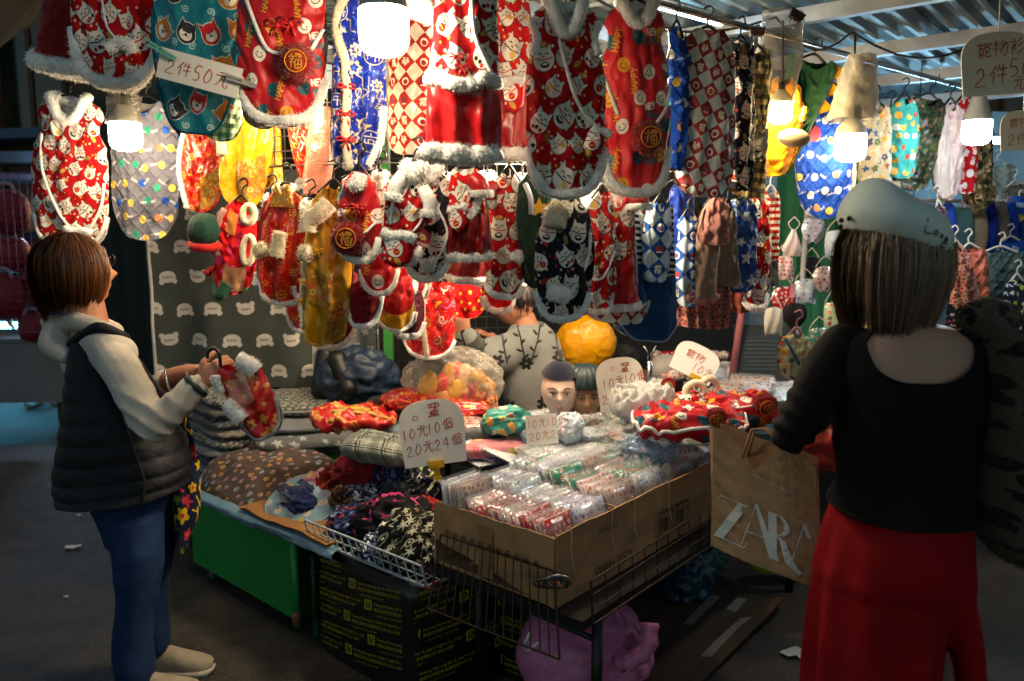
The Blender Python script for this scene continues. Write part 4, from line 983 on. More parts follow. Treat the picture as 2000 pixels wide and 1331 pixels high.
# ---- satin skirt dresses in the middle
g = garment('dog_dress', 'second cat print dress with dark red satin skirt half hidden behind the bright one', 'pet dress', (985, -120), (992, 308), 2.42, 112, None, prof='skirt', rnd_=.06, segs=[(0, .66, C('cat_red'), 'bodice'), (.66, 1, DKR, 'skirt')], hem=FUR, hemw=.045, lining=DKR, seed=12, fold=(3, .01))
pouch(g, .2, .635, .06, .07, C('cat_red'))
g = garment('dog_dress', 'large cat print dress with gathered bright red satin skirt and wide white hem', 'pet dress', (918, -160), (900, 312), 2.12, 152, None, prof='skirt', rnd_=.07, segs=[(0, .66, C('cat_red'), 'bodice'), (.66, 1, SATR, 'skirt')], hem=FUR, hemw=.055, lining=DKR, seed=11, fold=(4, .013), D=.06, collar=FUR)
belt(g, .665, .036); cordage(g, [(.15, .2), (.35, .45), (.75, .62), (.9, .68)], r=.006); knots(g, [(-.2, .55), (.05, .585)], .009)
g2 = garment('santa_sleeve_coat', 'red santa coat sleeve with fluffy white cuff at the top edge by the largest bulb', 'pet coat', (862, -70), (812, 22), 2.2, 62, SATR, prof='slim', rnd_=.2, hem=FUR, hemw=.07, seed=13, hanger=None, roll=.5)
# ---- front row, right part
g = garment('dog_vest', 'red lucky cat vest with white hem hanging right of the satin skirt dresses', 'pet vest', (1104, 5), (1108, 384), 2.2, 152, C('cat_red'), yaw=.12, rnd_=.62, hem=FUR, hemw=.03, collar=FUR, colw=.02, dip=.17, arm=FUR, lining=WHF, seed=14)
cordage(g, [(-.25, .06), (.0, .3), (.35, .5), (.75, .68)], r=.005); pouch(g, .78, .73, .055, .055, C('cat_red'), roll=.5)
g = garment('dog_vest', 'dim red smiley Happy New Year vest with dark pompom, right of the cat vest', 'pet vest', (1243, 8), (1240, 382), 2.42, 142, C('happy', 'nylon'), yaw=.2, rnd_=.66, hem=FUR, hemw=.032, collar=FUR, colw=.02, dip=.11, lining=WHF, seed=15, fold=(3, .004))
cordage(g, [(-1, .42), (-.8, .5), (-.6, .6)], r=.005); cordage(g, [(.45, .62), (.8, .58), (1, .54)], r=.005); pompom_at(g.t, g.F(.12, .67, -.03), sz(31, P(1248, 268, 2.4)), 6)
g = garment('dog_vest', 'narrow blue vest with green smileys squeezed between smiley vest and checked vest', 'pet vest', (1326, 52), (1325, 335), 2.6, 44, C('smile_blue', 'quilt'), yaw=.9, prof='straight', rnd_=.4, seed=16, lining=WHF)
g = garment('dog_vest', 'red and pale blue checked vest in front of the orange glowing bulb', 'pet vest', (1384, 55), (1378, 386), 2.66, 122, C('check_dim', rot=.3), yaw=.2, prof='straight', rnd_=.5, dip=.02, slope=.12, seed=17, lining=C('#a07060', 'cotton'))
g = garment('dog_vest', 'black lucky cat vest edge lit orange behind the red checked vest', 'pet vest', (1450, 80), (1444, 375), 2.82, 66, C('cat_black'), yaw=.5, prof='straight', rnd_=.4, seed=18, lining=C('#c8a070', 'cotton'))
g = garment('dog_shirt', 'navy and yellow gingham pet shirt with white picture patch', 'pet shirt', (1478, 95), (1464, 388), 2.92, 72, C('gingham'), yaw=.2, prof='straight', rnd_=.2, seed=19, segs=[(0, .74, C('gingham'), 'shirt_body'), (.74, 1, C('gingham', rot=.1), 'skirt')])
patch(g, -.75, .75, .53, .7, C('#c9c0a4'), 'picture_patch', -.008)
mb = MB(); c = g.F(0, .62, -.016); mb.tube([c + Vector((.017 * math.cos(a), 0, .011 * math.sin(a) - .006)) for a in np.linspace(0, 6.28, 15)[:-1]], .0012, 4, closed=True); mb.tube([c + Vector((x, 0, -.014)) for x in (-.02, 0, .02)], .002, 5); mb.build('patch_drawing', plain('dark_print', '#201410', .7), g.t)
# left, second depth row
g = garment('dog_vest', 'red lucky cat vest with tall white collar hanging above the woman in the vest', 'pet vest', (136, 192), (136, 486), 3.2, 152, C('cat_red', rot=.12), rnd_=.45, hem=FUR, hemw=.02, collar=FUR, colw=.022, dip=.15, lining=WHF, seed=20)
cordage(g, [(-.85, .25), (-.6, .5), (-.2, .72), (.25, .87)], r=.006); cordage(g, [(.95, .62), (.85, .78), (.55, .9)], r=.006); pouch(g, .4, .88, .11, .075, C('cat_red', rot=.12))
g = garment('dog_vest', 'grey quilted vest with colourful smiley dots behind the left bulb', 'pet vest', (284, 195), (284, 470), 3.3, 134, C('smile_grey', 'quilt'), rnd_=.85, seed=21, lining=GR)
g = garment('dog_coat', 'shiny orange red brocade pet coat with gold corner under the teal vest', 'pet coat', (395, 225), (390, 415), 3.2, 84, C('brocade_red', 'satin'), prof='slim', rnd_=.75, seed=22, hanger=None)
patch(g, .1, .95, .6, .97, C('brocade_gold', 'satin'), 'gold_corner'); strip(g, [(-.95, .2), (-.95, .7), (-.5, 1)], .02, FUR)
g = garment('dog_coat', 'bright yellow satin pet robe with white lining and embroidered oval', 'pet robe', (490, 205), (470, 408), 3.0, 104, C('brocade_yellow', 'satin'), prof='slim', rnd_=.9, seed=23, hanger=None, fold=(3, .014))
patch(g, -.15, .85, .5, .92, C('brocade_gold', 'satin'), 'embroidered_oval'); strip(g, [(-.95, .1), (-.95, .4), (-.85, .62)], .045, C('#d8d4c0', 'fleece'), 'lining_edge')
g = garment('dog_coat', 'second darker yellow satin robe behind the bright yellow one', 'pet robe', (524, 240), (524, 368), 3.15, 48, C('brocade_yellow', 'satin'), prof='straight', rnd_=.2, seed=24, hanger=None)
g = garment('dog_coat', 'pointed red and orange brocade coat tail beside the blue robe', 'pet coat', (604, 215), (588, 348), 2.95, 88, C('brocade_red', 'satin'), prof='taper', rnd_=.3, seed=25, hanger=None)
crumple_bag('plastic_bag', 'pinkish clear plastic bag with yellow label beside the blue robe', 'plastic bag', (640, 215), (615, 380), 2.9, 66, 46, clear('pink_film', '#a86a5c', .6, .25), 64)
# ---- lower, small clothes
g = garment('dino_suit', 'red flowered pet suit with orange opening, white ring trims and green dragon tail', 'pet suit', (470, 392), (452, 575), 2.95, 78, C('dinoflower'), prof='slim', rnd_=.5, seed=26)
patch(g, -.5, .1, .05, .3, C('#c87a3c', 'fleece'), 'neck_opening'); patch(g, -.4, .6, .68, .96, C('#c08a68', 'fleece'), 'belly_opening')
mb = MB(); mb.tube([g.F(.75, .12) + Vector((.022 * math.cos(a), -.02, .032 * math.sin(a))) for a in np.linspace(0, 6.28, 17)[:-1]], .012, 8, closed=True, jit=.1); mb.build('white_ring', FURC, g.t)
mb = MB(); mb.tube([g.F(.72, .52) + Vector((.02 * math.cos(a), -.02, .05 * math.sin(a))) for a in np.linspace(0, 6.28, 17)[:-1]], .012, 8, closed=True, jit=.1); mb.build('white_ring', FURC, g.t)
mb = MB(); q = catmull([g.F(-.2, .9), g.F(-.5, 1.05), g.F(-1.0, 1.17)], 6); mb.tube(q, [.028 * (1 - i / len(q)) + .004 for i in range(len(q))], 10); mb.build('dragon_tail', C('#1c4a38', 'fleece'), g.t)
for k, (s, t) in enumerate(((-1.0, .55), (-1.02, .7), (-.95, .88), (-1.2, 1.02))):
    c = g.F(s, t); mb = MB(); mb.lathe([(.016, 0), (.011, .014), (0, .032)], 8, M=Matrix.Translation(c) @ Matrix.Rotation(-1.5, 4, 'Y')); mb.build('spike', C('#b01418', 'fleece'), g.t)
mb = MB(); q = catmull([g.F(-.8, .1), g.F(-.95, .35), g.F(-.8, .65)], 5); mb.tube(q, .014, 8); mb.build('pink_edge', C('#c88a8c', 'fleece'), g.t)
mb = MB(); f = wob(91, 6, 1, 4); c = P(402, 452, 2.95); rows = []
for j in range(13):
    ph = math.pi * j / 12; rows.append([(.058 * math.sin(ph) * math.cos(th) * (1 + .2 * abs(math.sin(th * 5 + ph))), .05 * math.sin(ph) * math.sin(th) * (1 + .25 * abs(math.sin(th * 5 + ph))), .066 * math.cos(ph)) for th in np.linspace(0, 6.2832, 29)[:-1]])
t = thing('dragon_hat', 'dark green pleated plush hood with red brim hanging left of the red flowered suit', 'pet hat', c)
mb.grid(np.array(rows), wrap=True, flip=True); mb.build('hood', C('#123a30', 'velvet'), t)
mb = MB(); mb.tube([(-.055, -.02, -.05), (-.02, -.045, -.06), (.03, -.04, -.062), (.055, -.01, -.052)], .016, 10); mb.build('brim', C('#a81414', 'velvet'), t)
g = garment('dog_cheongsam', 'red and gold brocade pet jacket with cream fleece strips and collar points', 'pet jacket', (556, 368), (556, 596), 2.7, 104, C('brocade_red', 'satin'), prof='slim', rnd_=.5, hem=FUR, hemw=.022, seed=27, fold=(3, .012), collar=FURC, colw=.012)
strip(g, [(.0, .3), (-.12, .42), (-.2, .54)], .042, FURC, 'fleece_strip', -.03); strip(g, [(-.95, .56), (-.7, .58)], .045, FURC, 'fleece_cuff', -.03)
for sg in (-1, 1):
    mb = MB(); c = g.F(.25 * sg, .0); mb.prism([(-.03, -.03), (.03, -.03), (.012 * sg, .045)], -.025, .005, M=Matrix.Translation(c)); mb.build('collar_point', C('brocade_gold', 'satin'), g.t, False)
g = garment('dog_cheongsam', 'red brocade jacket bottom with fluffy hem below the gold brocade one', 'pet jacket', (586, 520), (590, 648), 2.78, 66, C('brocade_red', 'satin'), prof='slim', rnd_=.7, hem=FUR, hemw=.018, seed=28, hanger=None)
g = garment('dog_cheongsam', 'dark red velvet coat with white hem under the yellow embroidered robe', 'pet coat', (645, 520), (640, 680), 2.66, 112, VELR, prof='straight', rnd_=.7, hem=FUR, hemw=.022, seed=29, hanger=None)
g = garment('dog_cheongsam', 'mustard yellow satin robe with gold embroidered panels, fleece shawl and gold cords', 'pet robe', (650, 362), (632, 672), 2.5, 98, C('#c28f10', 'satin'), prof='slim', rnd_=.35, seed=30, fold=(3, .014), D=.06)
patch(g, -.6, .35, .5, .73, C('brocade_gold', 'satin'), 'embroidered_panel'); patch(g, .25, .95, .72, .95, C('brocade_gold', 'satin'), 'embroidered_panel'); patch(g, .15, .75, .12, .4, C('brocade_gold', 'satin'), 'embroidered_panel')
strip(g, [(.1, .02), (-.3, .1), (-.8, .22), (-.75, .3)], .052, FURC, 'fleece_shawl', -.03); strip(g, [(-.9, .44), (-.55, .42)], .045, FURC, 'fleece_cuff', -.03); strip(g, [(-.9, .5), (-.85, .65), (-.95, .8), (-.8, .95)], .016, FURC)
strip(g, [(-.9, .97), (-.4, .99), (0, 1), (.5, .99), (.9, .97)], .008, GOLDT, 'gold_piping'); knots(g, [(-.3, .36), (-.75, .62), (-.9, .77)], .008, GOLDT)
g = garment('dog_vest', 'dark red velvet pet coat with thick white ring hem below the small smiley vests', 'pet coat', (712, 548), (708, 640), 2.5, 74, VELR, prof='slim', rnd_=.95, hem=FUR, hemw=.022, seed=33, hanger=None)
g = garment('dog_dress', 'red pet skirt with shiny gold lame border and white hem', 'pet dress', (772, 520), (768, 646), 2.62, 78, None, prof='skirt', rnd_=.5, segs=[(0, .72, SATR, 'skirt'), (.72, 1, C('#b8881a', 'satin'), 'gold_border')], hem=FUR, hemw=.014, seed=34, hanger=None)
g = garment('dog_vest', 'lower red smiley vest reading NEW tucked behind the small pompom vest', 'pet vest', (738, 440), (738, 576), 2.45, 70, C('happy', 'nylon'), rnd_=.7, hem=FUR, hemw=.02, seed=32, hanger=None)
g = garment('dog_vest', 'small red smiley vest with large gold emblem pompom below the blue robe', 'pet vest', (700, 336), (696, 512), 2.3, 82, C('happy', 'nylon'), prof='slim', rnd_=.6, hem=FUR, hemw=.024, seed=31, fold=(2, .006))
pompom_at(g.t, g.F(-.4, .73, -.035), sz(30, P(676, 470, 2.3)), 8); strip(g, [(-.3, .02), (.1, .06), (.5, .0)], .035, FUR, 'fur_collar', -.02); knots(g, [(-.15, .34), (.1, .335)], .010); cordage(g, [(.1, .68), (.45, .64), (.8, .6)], r=.004)
def sleeves(g, mat, ys=((-1, .1), (1, .12)), L=.07, r=.02, cuff=FUR):
    for sg, tt in ys:
        a = g.F(sg * .75, tt); b = a + Vector((sg * .03, -.012, -L)); mb = MB(); mb.tube(catmull([a, a.lerp(b, .5) + Vector((sg * .01, -.008, 0)), b], 4), r, 10); so = mb.build('sleeve', mat, g.t)
        mb = MB(); mb.tube([b + Vector((0, 0, .006)), b + Vector((0, 0, -.014))], r * 1.25, 12, jit=.06); fuzz(mb, 300, .008); mb.build('cuff', cuff, so)
g = garment('dog_coat', 'black lucky cat vest with white hem and round red tag behind the red pouch vest', 'pet vest', (842, 330), (830, 548), 2.36, 92, C('cat_black', rot=.1), prof='slim', rnd_=.6, hem=FUR, hemw=.026, seed=36, lining=GR, collar=FUR, colw=.018)
cordage(g, [(.4, .3), (.85, .6), (.6, .78), (.2, .85)], r=.004); strip(g, [(-.1, .86), (.25, .83), (.5, .86)], .035, FUR, 'pouch_flap', -.03); round_tag(g, -.12, .58, sz(21, P(825, 456, 2.3)), roll=.25, off=-.09)
g = garment('dog_vest', 'small red lucky cat vest with white fleece pouch and sleeves in the middle row', 'pet vest', (806, 328), (780, 516), 2.24, 84, C('cat_red', rot=-.2), prof='slim', rnd_=.45, hem=FUR, hemw=.032, seed=35, collar=FUR, colw=.02, D=.06)
cordage(g, [(-.5, .15), (-.55, .4), (-.6, .62)], r=.005); cordage(g, [(.9, .3), (.8, .55), (.3, .68)], r=.004); pouch(g, -.05, .69, .095, .07, C('cat_red', rot=-.2)); sleeves(g, FUR, ((-.6, .05), (1, .2)), .06)
g = garment('dog_dress', 'lower santa skirt with white hem below the cat print santa dress', 'pet dress', (920, 420), (914, 552), 2.5, 92, DKR, prof='skirt', rnd_=.1, hem=FUR, hemw=.028, seed=38, hanger=None, fold=(3, .01))
g = garment('dog_dress', 'small cat print santa dress with dark red skirt tilted to the right', 'pet dress', (908, 326), (915, 508), 2.36, 86, None, prof='skirt', rnd_=.08, segs=[(0, .5, C('cat_red'), 'bodice'), (.5, 1, DKR, 'skirt')], hem=FUR, hemw=.032, seed=37, fold=(3, .012))
pouch(g, -.35, .42, .06, .05, C('cat_red')); sleeves(g, SATR, ((.75, .12),), .04, .026); strip(g, [(.1, .5), (.5, .42), (.8, .3)], .02, FUR, 'fur_belt')
g = garment('dog_vest', 'long small red lucky cat vest left of the dark green suit', 'pet vest', (994, 338), (984, 582), 2.44, 80, C('cat_red', rot=.1), prof='slim', rnd_=.35, hem=FUR, hemw=.024, seed=39)
sleeves(g, DKR, ((-1, .1),), .05, .026); strip(g, [(.5, .68), (.7, .66), (.9, .7)], .03, FUR, 'pouch_flap', -.03)
g = garment('pickle_suit', 'dark bottle green velvet suit with yellow star and round red tag', 'pet suit', (1042, 335), (1050, 566), 2.4, 72, C('#0c2a1e', 'velvet'), prof='slim', rnd_=.7, seed=40, D=.06, hanger=None)
mb = MB(); c = g.F(.3, .25, -.02); mb.prism([(.03 * (1 if i % 2 == 0 else .45) * math.sin(i * .628), .03 * (1 if i % 2 == 0 else .45) * math.cos(i * .628)) for i in range(10)][::-1], -.006, .006, M=Matrix.Translation(c)); mb.build('felt_star', C('#c89a2c', 'fleece'), g.t, False)
mb = MB(); mb.tube(catmull([g.F(-.55, .1, -.03), g.F(-.25, .16, -.06), g.F(-.2, .3, -.06)], 6), .008, 8); mb.build('white_hanger_arm', plain('pale_plastic', '#a8a8b4', .4), g.t)
round_tag(g, .62, .66, sz(24, P(1070, 487, 2.3)), off=-.06)
# right of centre, lower
g = garment('dog_dress', 'dark red satin santa dress with white hem between cat vests and denim skirt', 'pet dress', (1206, 372), (1206, 606), 2.52, 92, None, prof='skirt', rnd_=.1, segs=[(0, .55, C('cat_red'), 'bodice'), (.55, 1, SATR, 'skirt')], hem=FUR, hemw=.03, seed=43, fold=(3, .012), yaw=.2)
sleeves(g, DKR, ((.9, .04),), .03, .035)
g = garment('dog_vest', 'narrow red lucky cat vest right of the black lucky cat vest', 'pet vest', (1178, 372), (1168, 612), 2.46, 66, C('cat_red', rot=.2), prof='slim', rnd_=.5, hem=FUR, hemw=.022, seed=42, yaw=.3)
cordage(g, [(.8, .5), (.2, .66), (-.5, .72)], r=.004)
g = garment('dog_vest', 'black lucky cat vest with white hem and pouch, beside the dark green suit', 'pet vest', (1104, 385), (1100, 626), 2.3, 112, C('cat_black'), prof='slim', rnd_=.5, hem=FUR, hemw=.024, seed=41, D=.055)
cordage(g, [(.95, .3), (.85, .55), (.3, .76)], r=.005); strip(g, [(-.5, .76), (-.15, .74), (.15, .78)], .045, FUR, 'pouch_flap', -.03); strip(g, [(-.3, .0), (-.45, .1), (-.5, .22)], .06, FURC, 'fluffy_collar', -.02)
DENIM = C('#1c4a78', 'cotton')
g = garment('dog_overalls', 'denim skirted pet outfit with checked hem behind the large denim one', 'pet outfit', (1222, 395), (1204, 632), 2.62, 118, None, prof='flare', rnd_=.3, segs=[(0, .5, C('stripe_bw'), 'striped_top'), (.5, .86, DENIM, 'denim_skirt'), (.86, 1, C('check_dim'), 'checked_hem')], seed=44, yaw=.2, D=.07)
g = garment('dog_vest', 'red and pale checked small vest behind the striped denim outfit', 'pet vest', (1256, 398), (1236, 622), 2.66, 72, C('check_dim'), prof='slim', rnd_=.5, seed=45, yaw=.2)
g = garment('dog_vest', 'blue and white checked small vest beside the striped sleeve', 'pet vest', (1290, 395), (1280, 552), 2.6, 60, C('check_blue'), prof='slim', rnd_=.5, seed=46, yaw=.2)
g = garment('dog_overalls', 'large denim pet skirt with black and white striped top, lowest in the row', 'pet outfit', (1290, 395), (1256, 662), 2.7, 126, None, prof='flare', rnd_=.28, segs=[(0, .52, C('stripe_bw'), 'striped_top'), (.52, 1, DENIM, 'denim_skirt')], seed=47, yaw=.15, D=.07)
strip(g, [(-.97, .97), (-.5, 1), (0, 1), (.5, 1), (.97, .97)], .006, C('#8a97a8', 'cotton'), 'hem_stitching')
g = garment('dog_coat', 'narrow royal blue pet coat with dim red smiley behind the denim skirt', 'pet coat', (1335, 360), (1322, 588), 2.85, 54, C('#123a9c', 'nylon'), prof='straight', rnd_=.4, seed=48, yaw=.5)
mb = MB(); c = g.F(-.1, .62, -.01); mb.tube([c + Vector((0, .001, 0)), c + Vector((0, -.001, 0))], .022, 18); mb.build('smiley_badge', plain('dull_orange_print', '#a84a3c', .7), g.t, False)
mb = MB(); ribbon_text(mb, 'RISING', *[(c.x - .03), c.z - .1], .026, y=c.y - .006, lw=.14); mb.build('printed_word', plain('white_print', '#d8d4cc', .6), g.t)
g = garment('dog_coat', 'dark green quilted strip of a coat beside the narrow royal blue one', 'pet coat', (1362, 395), (1350, 555), 2.9, 30, C('#141c14', 'cotton'), prof='straight', rnd_=.2, seed=49, yaw=.5, hanger=None)
g = garment('dog_sweater', 'pink red patterned knit skirt of a pet dress under the fleece sweaters', 'pet sweater', (1388, 470), (1374, 642), 2.92, 116, C('knit_red', 'knit'), prof='flare', rnd_=.08, seed=50, hanger=None, fold=(6, .01))
g = garment('dog_sweater', 'beige curly fleece pet sweater with pink cuff between blue coat and star vest', 'pet sweater', (1392, 392), (1368, 592), 2.8, 66, C('#a08878', 'knit'), prof='sweater', rnd_=.25, seed=51, hem=C('#b07c74', 'knit'), hemw=.03)
g = garment('dog_sweater', 'second grey beige knit pet sweater right of the curly fleece one', 'pet sweater', (1424, 400), (1420, 560), 2.88, 48, C('#8a7c6c', 'knit'), prof='sweater', rnd_=.2, seed=52, yaw=.3)
g = garment('dog_sweater', 'dusty pink knit pet sweater above the beige curly fleece one', 'pet sweater', (1402, 385), (1398, 480), 2.76, 62, C('#a8746c', 'knit'), prof='sweater', rnd_=.3, seed=53, yaw=.2, hanger=None)
g = garment('dog_vest', 'royal blue star and cloud printed pet vest', 'pet vest', (1450, 388), (1446, 572), 2.95, 64, C('star_blue', 'nylon'), prof='straight', rnd_=.5, seed=54, yaw=.2)
g = garment('dog_vest', 'dull orange bottom of a vest below the blue star vest', 'pet vest', (1452, 500), (1448, 612), 3.05, 50, C('#8a4a3c', 'cotton'), prof='straight', rnd_=.5, seed=55, hanger=None)
g = garment('dog_coat', 'red cat print pet coat with white hem right of the blue star vest', 'pet coat', (1484, 380), (1474, 606), 3.05, 60, C('cat_red', rot=.2), prof='slim', rnd_=.5, hem=FUR, hemw=.034, seed=56, yaw=.2)
g = garment('dog_shirt', 'red and white striped pet shirt near the small warm bulb', 'pet shirt', (1507, 372), (1502, 560), 3.15, 44, None, prof='straight', rnd_=.15, segs=[(0, .72, C('stripe_rw'), 'striped_body'), (.72, 1, C('#5a6470', 'cotton'), 'grey_skirt')], seed=57, yaw=.2, hanger=WHITEP)
g = garment('duck_suit', 'yellow orange plush pet suit glowing beside the small warm bulb', 'pet suit', (1530, 150), (1508, 345), 3.12, 92, C('#c8860c', 'fleece'), prof='slim', rnd_=.5, seed=58, hanger=None, D=.06)
mb = MB(); c = g.F(.35, .62, -.07); mb.ball(c, (.062, .02, .034), 14, 10); mb.build('plush_foot', C('#c0b09c', 'fleece'), g.t, rot=(0, 0, 0))
for k, (u, v) in enumerate(((1572, 216), (1568, 230))):
    mb = MB(); c = g.t.matrix_basis.inverted() @ P(u, v, 3.0); mb.ball(c, .014, 12, 8, jit=.06); mb.build('yellow_pompom', fur('yellow_pompom_fur', '#d8b80c', 200), g.t)
g = garment('dino_suit', 'dark green velvet dragon suit with yellow back spikes, curving to the left', 'pet suit', (1590, 115), (1532, 345), 3.2, 96, C('#124a30', 'velvet'), prof='taper', rnd_=.2, seed=59, D=.06)
for k, (s, t) in enumerate(((1.02, .08), (1.0, .24), (.98, .4))):
    c = g.F(s, t); mb = MB(); mb.prism([(-.01, -.03), (.045, .0), (-.01, .035)], -.012, .012, M=Matrix.Translation(c)); mb.build('spike', C('#d0a018', 'fleece'), g.t, False)
g = garment('dog_vest', 'bright blue quilted vest with white and orange smileys under the bagged bulb', 'pet vest', (1612, 165), (1612, 428), 3.32, 118, C('smile_blue', 'quilt'), rnd_=.8, seed=60, lining=WHF)
mb = MB(); c = g.F(-.62, .38, -.02); mb.tube([c, c + Vector((0, -.003, 0))], .032, 20); mb.build('card_tag', TAGRED, g.t, False)
# right wall row
for i, (lab, top, bot, Y, w, mt, pr, kw) in enumerate((
 ('beige botanical printed vest right of the bagged bulb', (1712, 205), (1708, 405), 3.5, 66, C('beige'), 'straight', {}),
 ('second beige botanical vest behind the teal one', (1742, 215), (1738, 400), 3.62, 46, C('beige', rot=.4), 'straight', {}),
 ('light teal vest with puppies on the right hand rail', (1768, 190), (1758, 350), 3.6, 62, C('tealpup'), 'slim', {}),
 ('green camouflage puffer vest slanting to the left', (1815, 190), (1772, 372), 3.7, 84, C('camo_green', 'nylon'), 'straight', dict(fold=(2, .004))),
 ('pale pink printed long vest right of the green camouflage puffer', (1858, 200), (1848, 392), 3.75, 58, C('palepink'), 'slim', dict(rnd_=.9)),
 ('white fleece lined vest edge beside the pale pink vest', (1836, 230), (1846, 388), 3.72, 38, C('#d0c4bc', 'fleece'), 'slim', dict(rnd_=.9)),
 ('red vest with white rabbits on the right hand rail', (1886, 190), (1884, 380), 3.82, 62, C('rabbit'), 'slim', dict(rnd_=.9)),
 ('tan desert camouflage vest below the rightmost bulb', (1915, 230), (1912, 408), 3.95, 56, C('camo'), 'straight', dict(rnd_=.5)))):
    garment('dog_vest', lab, 'pet vest', top, bot, Y, w, mt, prof=pr, seed=70 + i, group='pet vests on the right hand rail', **{'rnd_': .5, **kw})
# behind, under the row
g = garment('dog_jacket', 'red festive printed pet jacket with white centre strip hanging at the back', 'pet jacket', (842, 548), (838, 700), 3.2, 96, C('festive', 'satin'), prof='straight', rnd_=.4, seed=80, hem=FUR, hemw=.018)
strip(g, [(-.3, .1), (-.3, .5), (-.05, .95)], .02, FURC)
g = garment('dog_jacket', 'dark red velvet jacket bottom behind the festive printed jacket', 'pet jacket', (830, 600), (828, 690), 3.28, 98, VELR, prof='straight', rnd_=.6, seed=81, hem=FUR, hemw=.014, hanger=None)
g = garment('dog_dress', 'red pet dress with golden polka dots hanging in front of the stall keeper', 'pet dress', (908, 540), (914, 622), 3.3, 78, C('polka'), prof='straight', rnd_=.5, seed=82)

# ------------------------------------------------------------------ bear blanket and star blanket hung at the back
def hung_sheet(name, label, cat, p0, p1, z0, z1, mat, seed, amp=.03, k=4, edge=None):
    d = p1 - p0; n = Vector((-d.y, d.x, 0)).normalized(); f = wob(seed, 7, .5, 3, 2); rows, uv = [], []; W = d.length
    for j in range(26):
        t = j / 25; zz = z1 + (z0 - z1) * t
        rows.append([tuple(p0 + d * s + n * (amp * math.sin(s * k * 6.28 + 1.5 * f((s, t * .5))) * (.3 + .7 * t) + amp * .5 * f((s * 2, t * 2))) + Vector((0, 0, zz - p0.z))) for s in np.linspace(0, 1, 60)])
        uv.append([(s * W, zz) for s in np.linspace(0, 1, 60)])
    t_ = thing(name, label, cat, (0, 0, 0)); mb = MB(); mb.grid(np.array(rows), uv=np.array(uv)); mb.build('blanket_cloth', mat, t_)
    r2 = np.array(rows) + np.array(tuple(n * .014))
    mb = MB(); mb.grid(r2, uv=np.array(uv)); mb.build('backing', edge or GR, t_)
    mb = MB(); mb.tube([Vector(r[0]) for r in rows], .009, 6, jit=.1); mb.build('edge_binding', edge or GR, t_)
    return t_
hung_sheet('bear_blanket', 'dark grey hanging fleece blanket with white bear heads behind the woman in the vest', 'blanket', P(296, 580, 3.95), P(606, 580, 3.95), P(300, 760, 3.9).z, P(300, 330, 3.9).z, C('bears', 'fleece'), 90, .025, 2, WHF)
hung_sheet('star_blanket', 'grey hanging fleece blanket with white stars left of the green post', 'blanket', P(600, 600, 4.15), P(738, 600, 4.15), P(600, 790, 4.15).z, P(600, 560, 4.15).z, C('star_grey', 'fleece'), 91, .015, 2)

# further small outfits packed behind the middle row
fill = [('red cat print pet coat half hidden behind the small pompom vest', 742, 345, 500, 62, 'cat_red', 1), ('wine red satin pet skirt behind the red pouch vest', 800, 470, 590, 70, '#8c0c16', 1), ('black cat print vest behind the santa dresses', 872, 350, 540, 56, 'cat_black', 1), ('scarlet pet coat with white hem between the santa dresses and the long cat vest', 952, 345, 560, 60, '#b00c14', 1),
 ('red smiley vest squeezed left of the dark green suit', 1020, 352, 520, 46, 'happy', 1), ('navy star pet vest behind the dark green suit', 1075, 372, 520, 40, 'star_blue', 0), ('crimson cat print coat behind the narrow red vest', 1150, 380, 590, 50, 'cat_red', 1), ('navy knit pet sweater behind the striped denim outfit', 1310, 400, 560, 44, 'nordic', 0),
 ('orange brocade jacket behind the mustard robe', 604, 400, 590, 56, 'brocade_red', 1), ('red velvet pet coat behind the gold brocade jacket', 528, 390, 560, 50, '#8c0a14', 1), ('blue checked vest deep behind the pink knits', 1345, 420, 600, 48, 'check_blue', 0), ('golden satin robe behind the pompom vest', 672, 390, 540, 46, 'brocade_yellow', 0), ('plum coloured pet coat behind the festive jacket', 800, 560, 660, 60, '#5c1424', 1), ('red polka dotted pet coat behind the long cat vest', 975, 480, 610, 60, 'polka', 1)]
for i, (lab, u, v0, v1, w, key, h) in enumerate(fill):
    garment('dog_coat', lab, 'pet coat', (u, v0), (u - 3, v1), 2.68 + .06 * (i % 4), w, C(key, 'cotton' if key in IMG else 'satin'), prof=['slim', 'vest', 'slim'][i % 3], rnd_=.5, hem=FUR if h else None, hemw=.026, collar=FUR if h else None, colw=.016, seed=600 + i, nu=23, nv=28)
ORD = 'first second third fourth fifth sixth seventh eighth ninth tenth eleventh twelfth thirteenth fourteenth fifteenth sixteenth seventeenth eighteenth nineteenth twentieth'.split(); ORD += [x for k in ('twenty', 'thirty', 'forty', 'fifty') for x in [k + '-' + o for o in ORD[:9]] + [{'twenty': 'thirtieth', 'thirty': 'fortieth', 'forty': 'fiftieth', 'fifty': 'sixtieth'}[k]]]
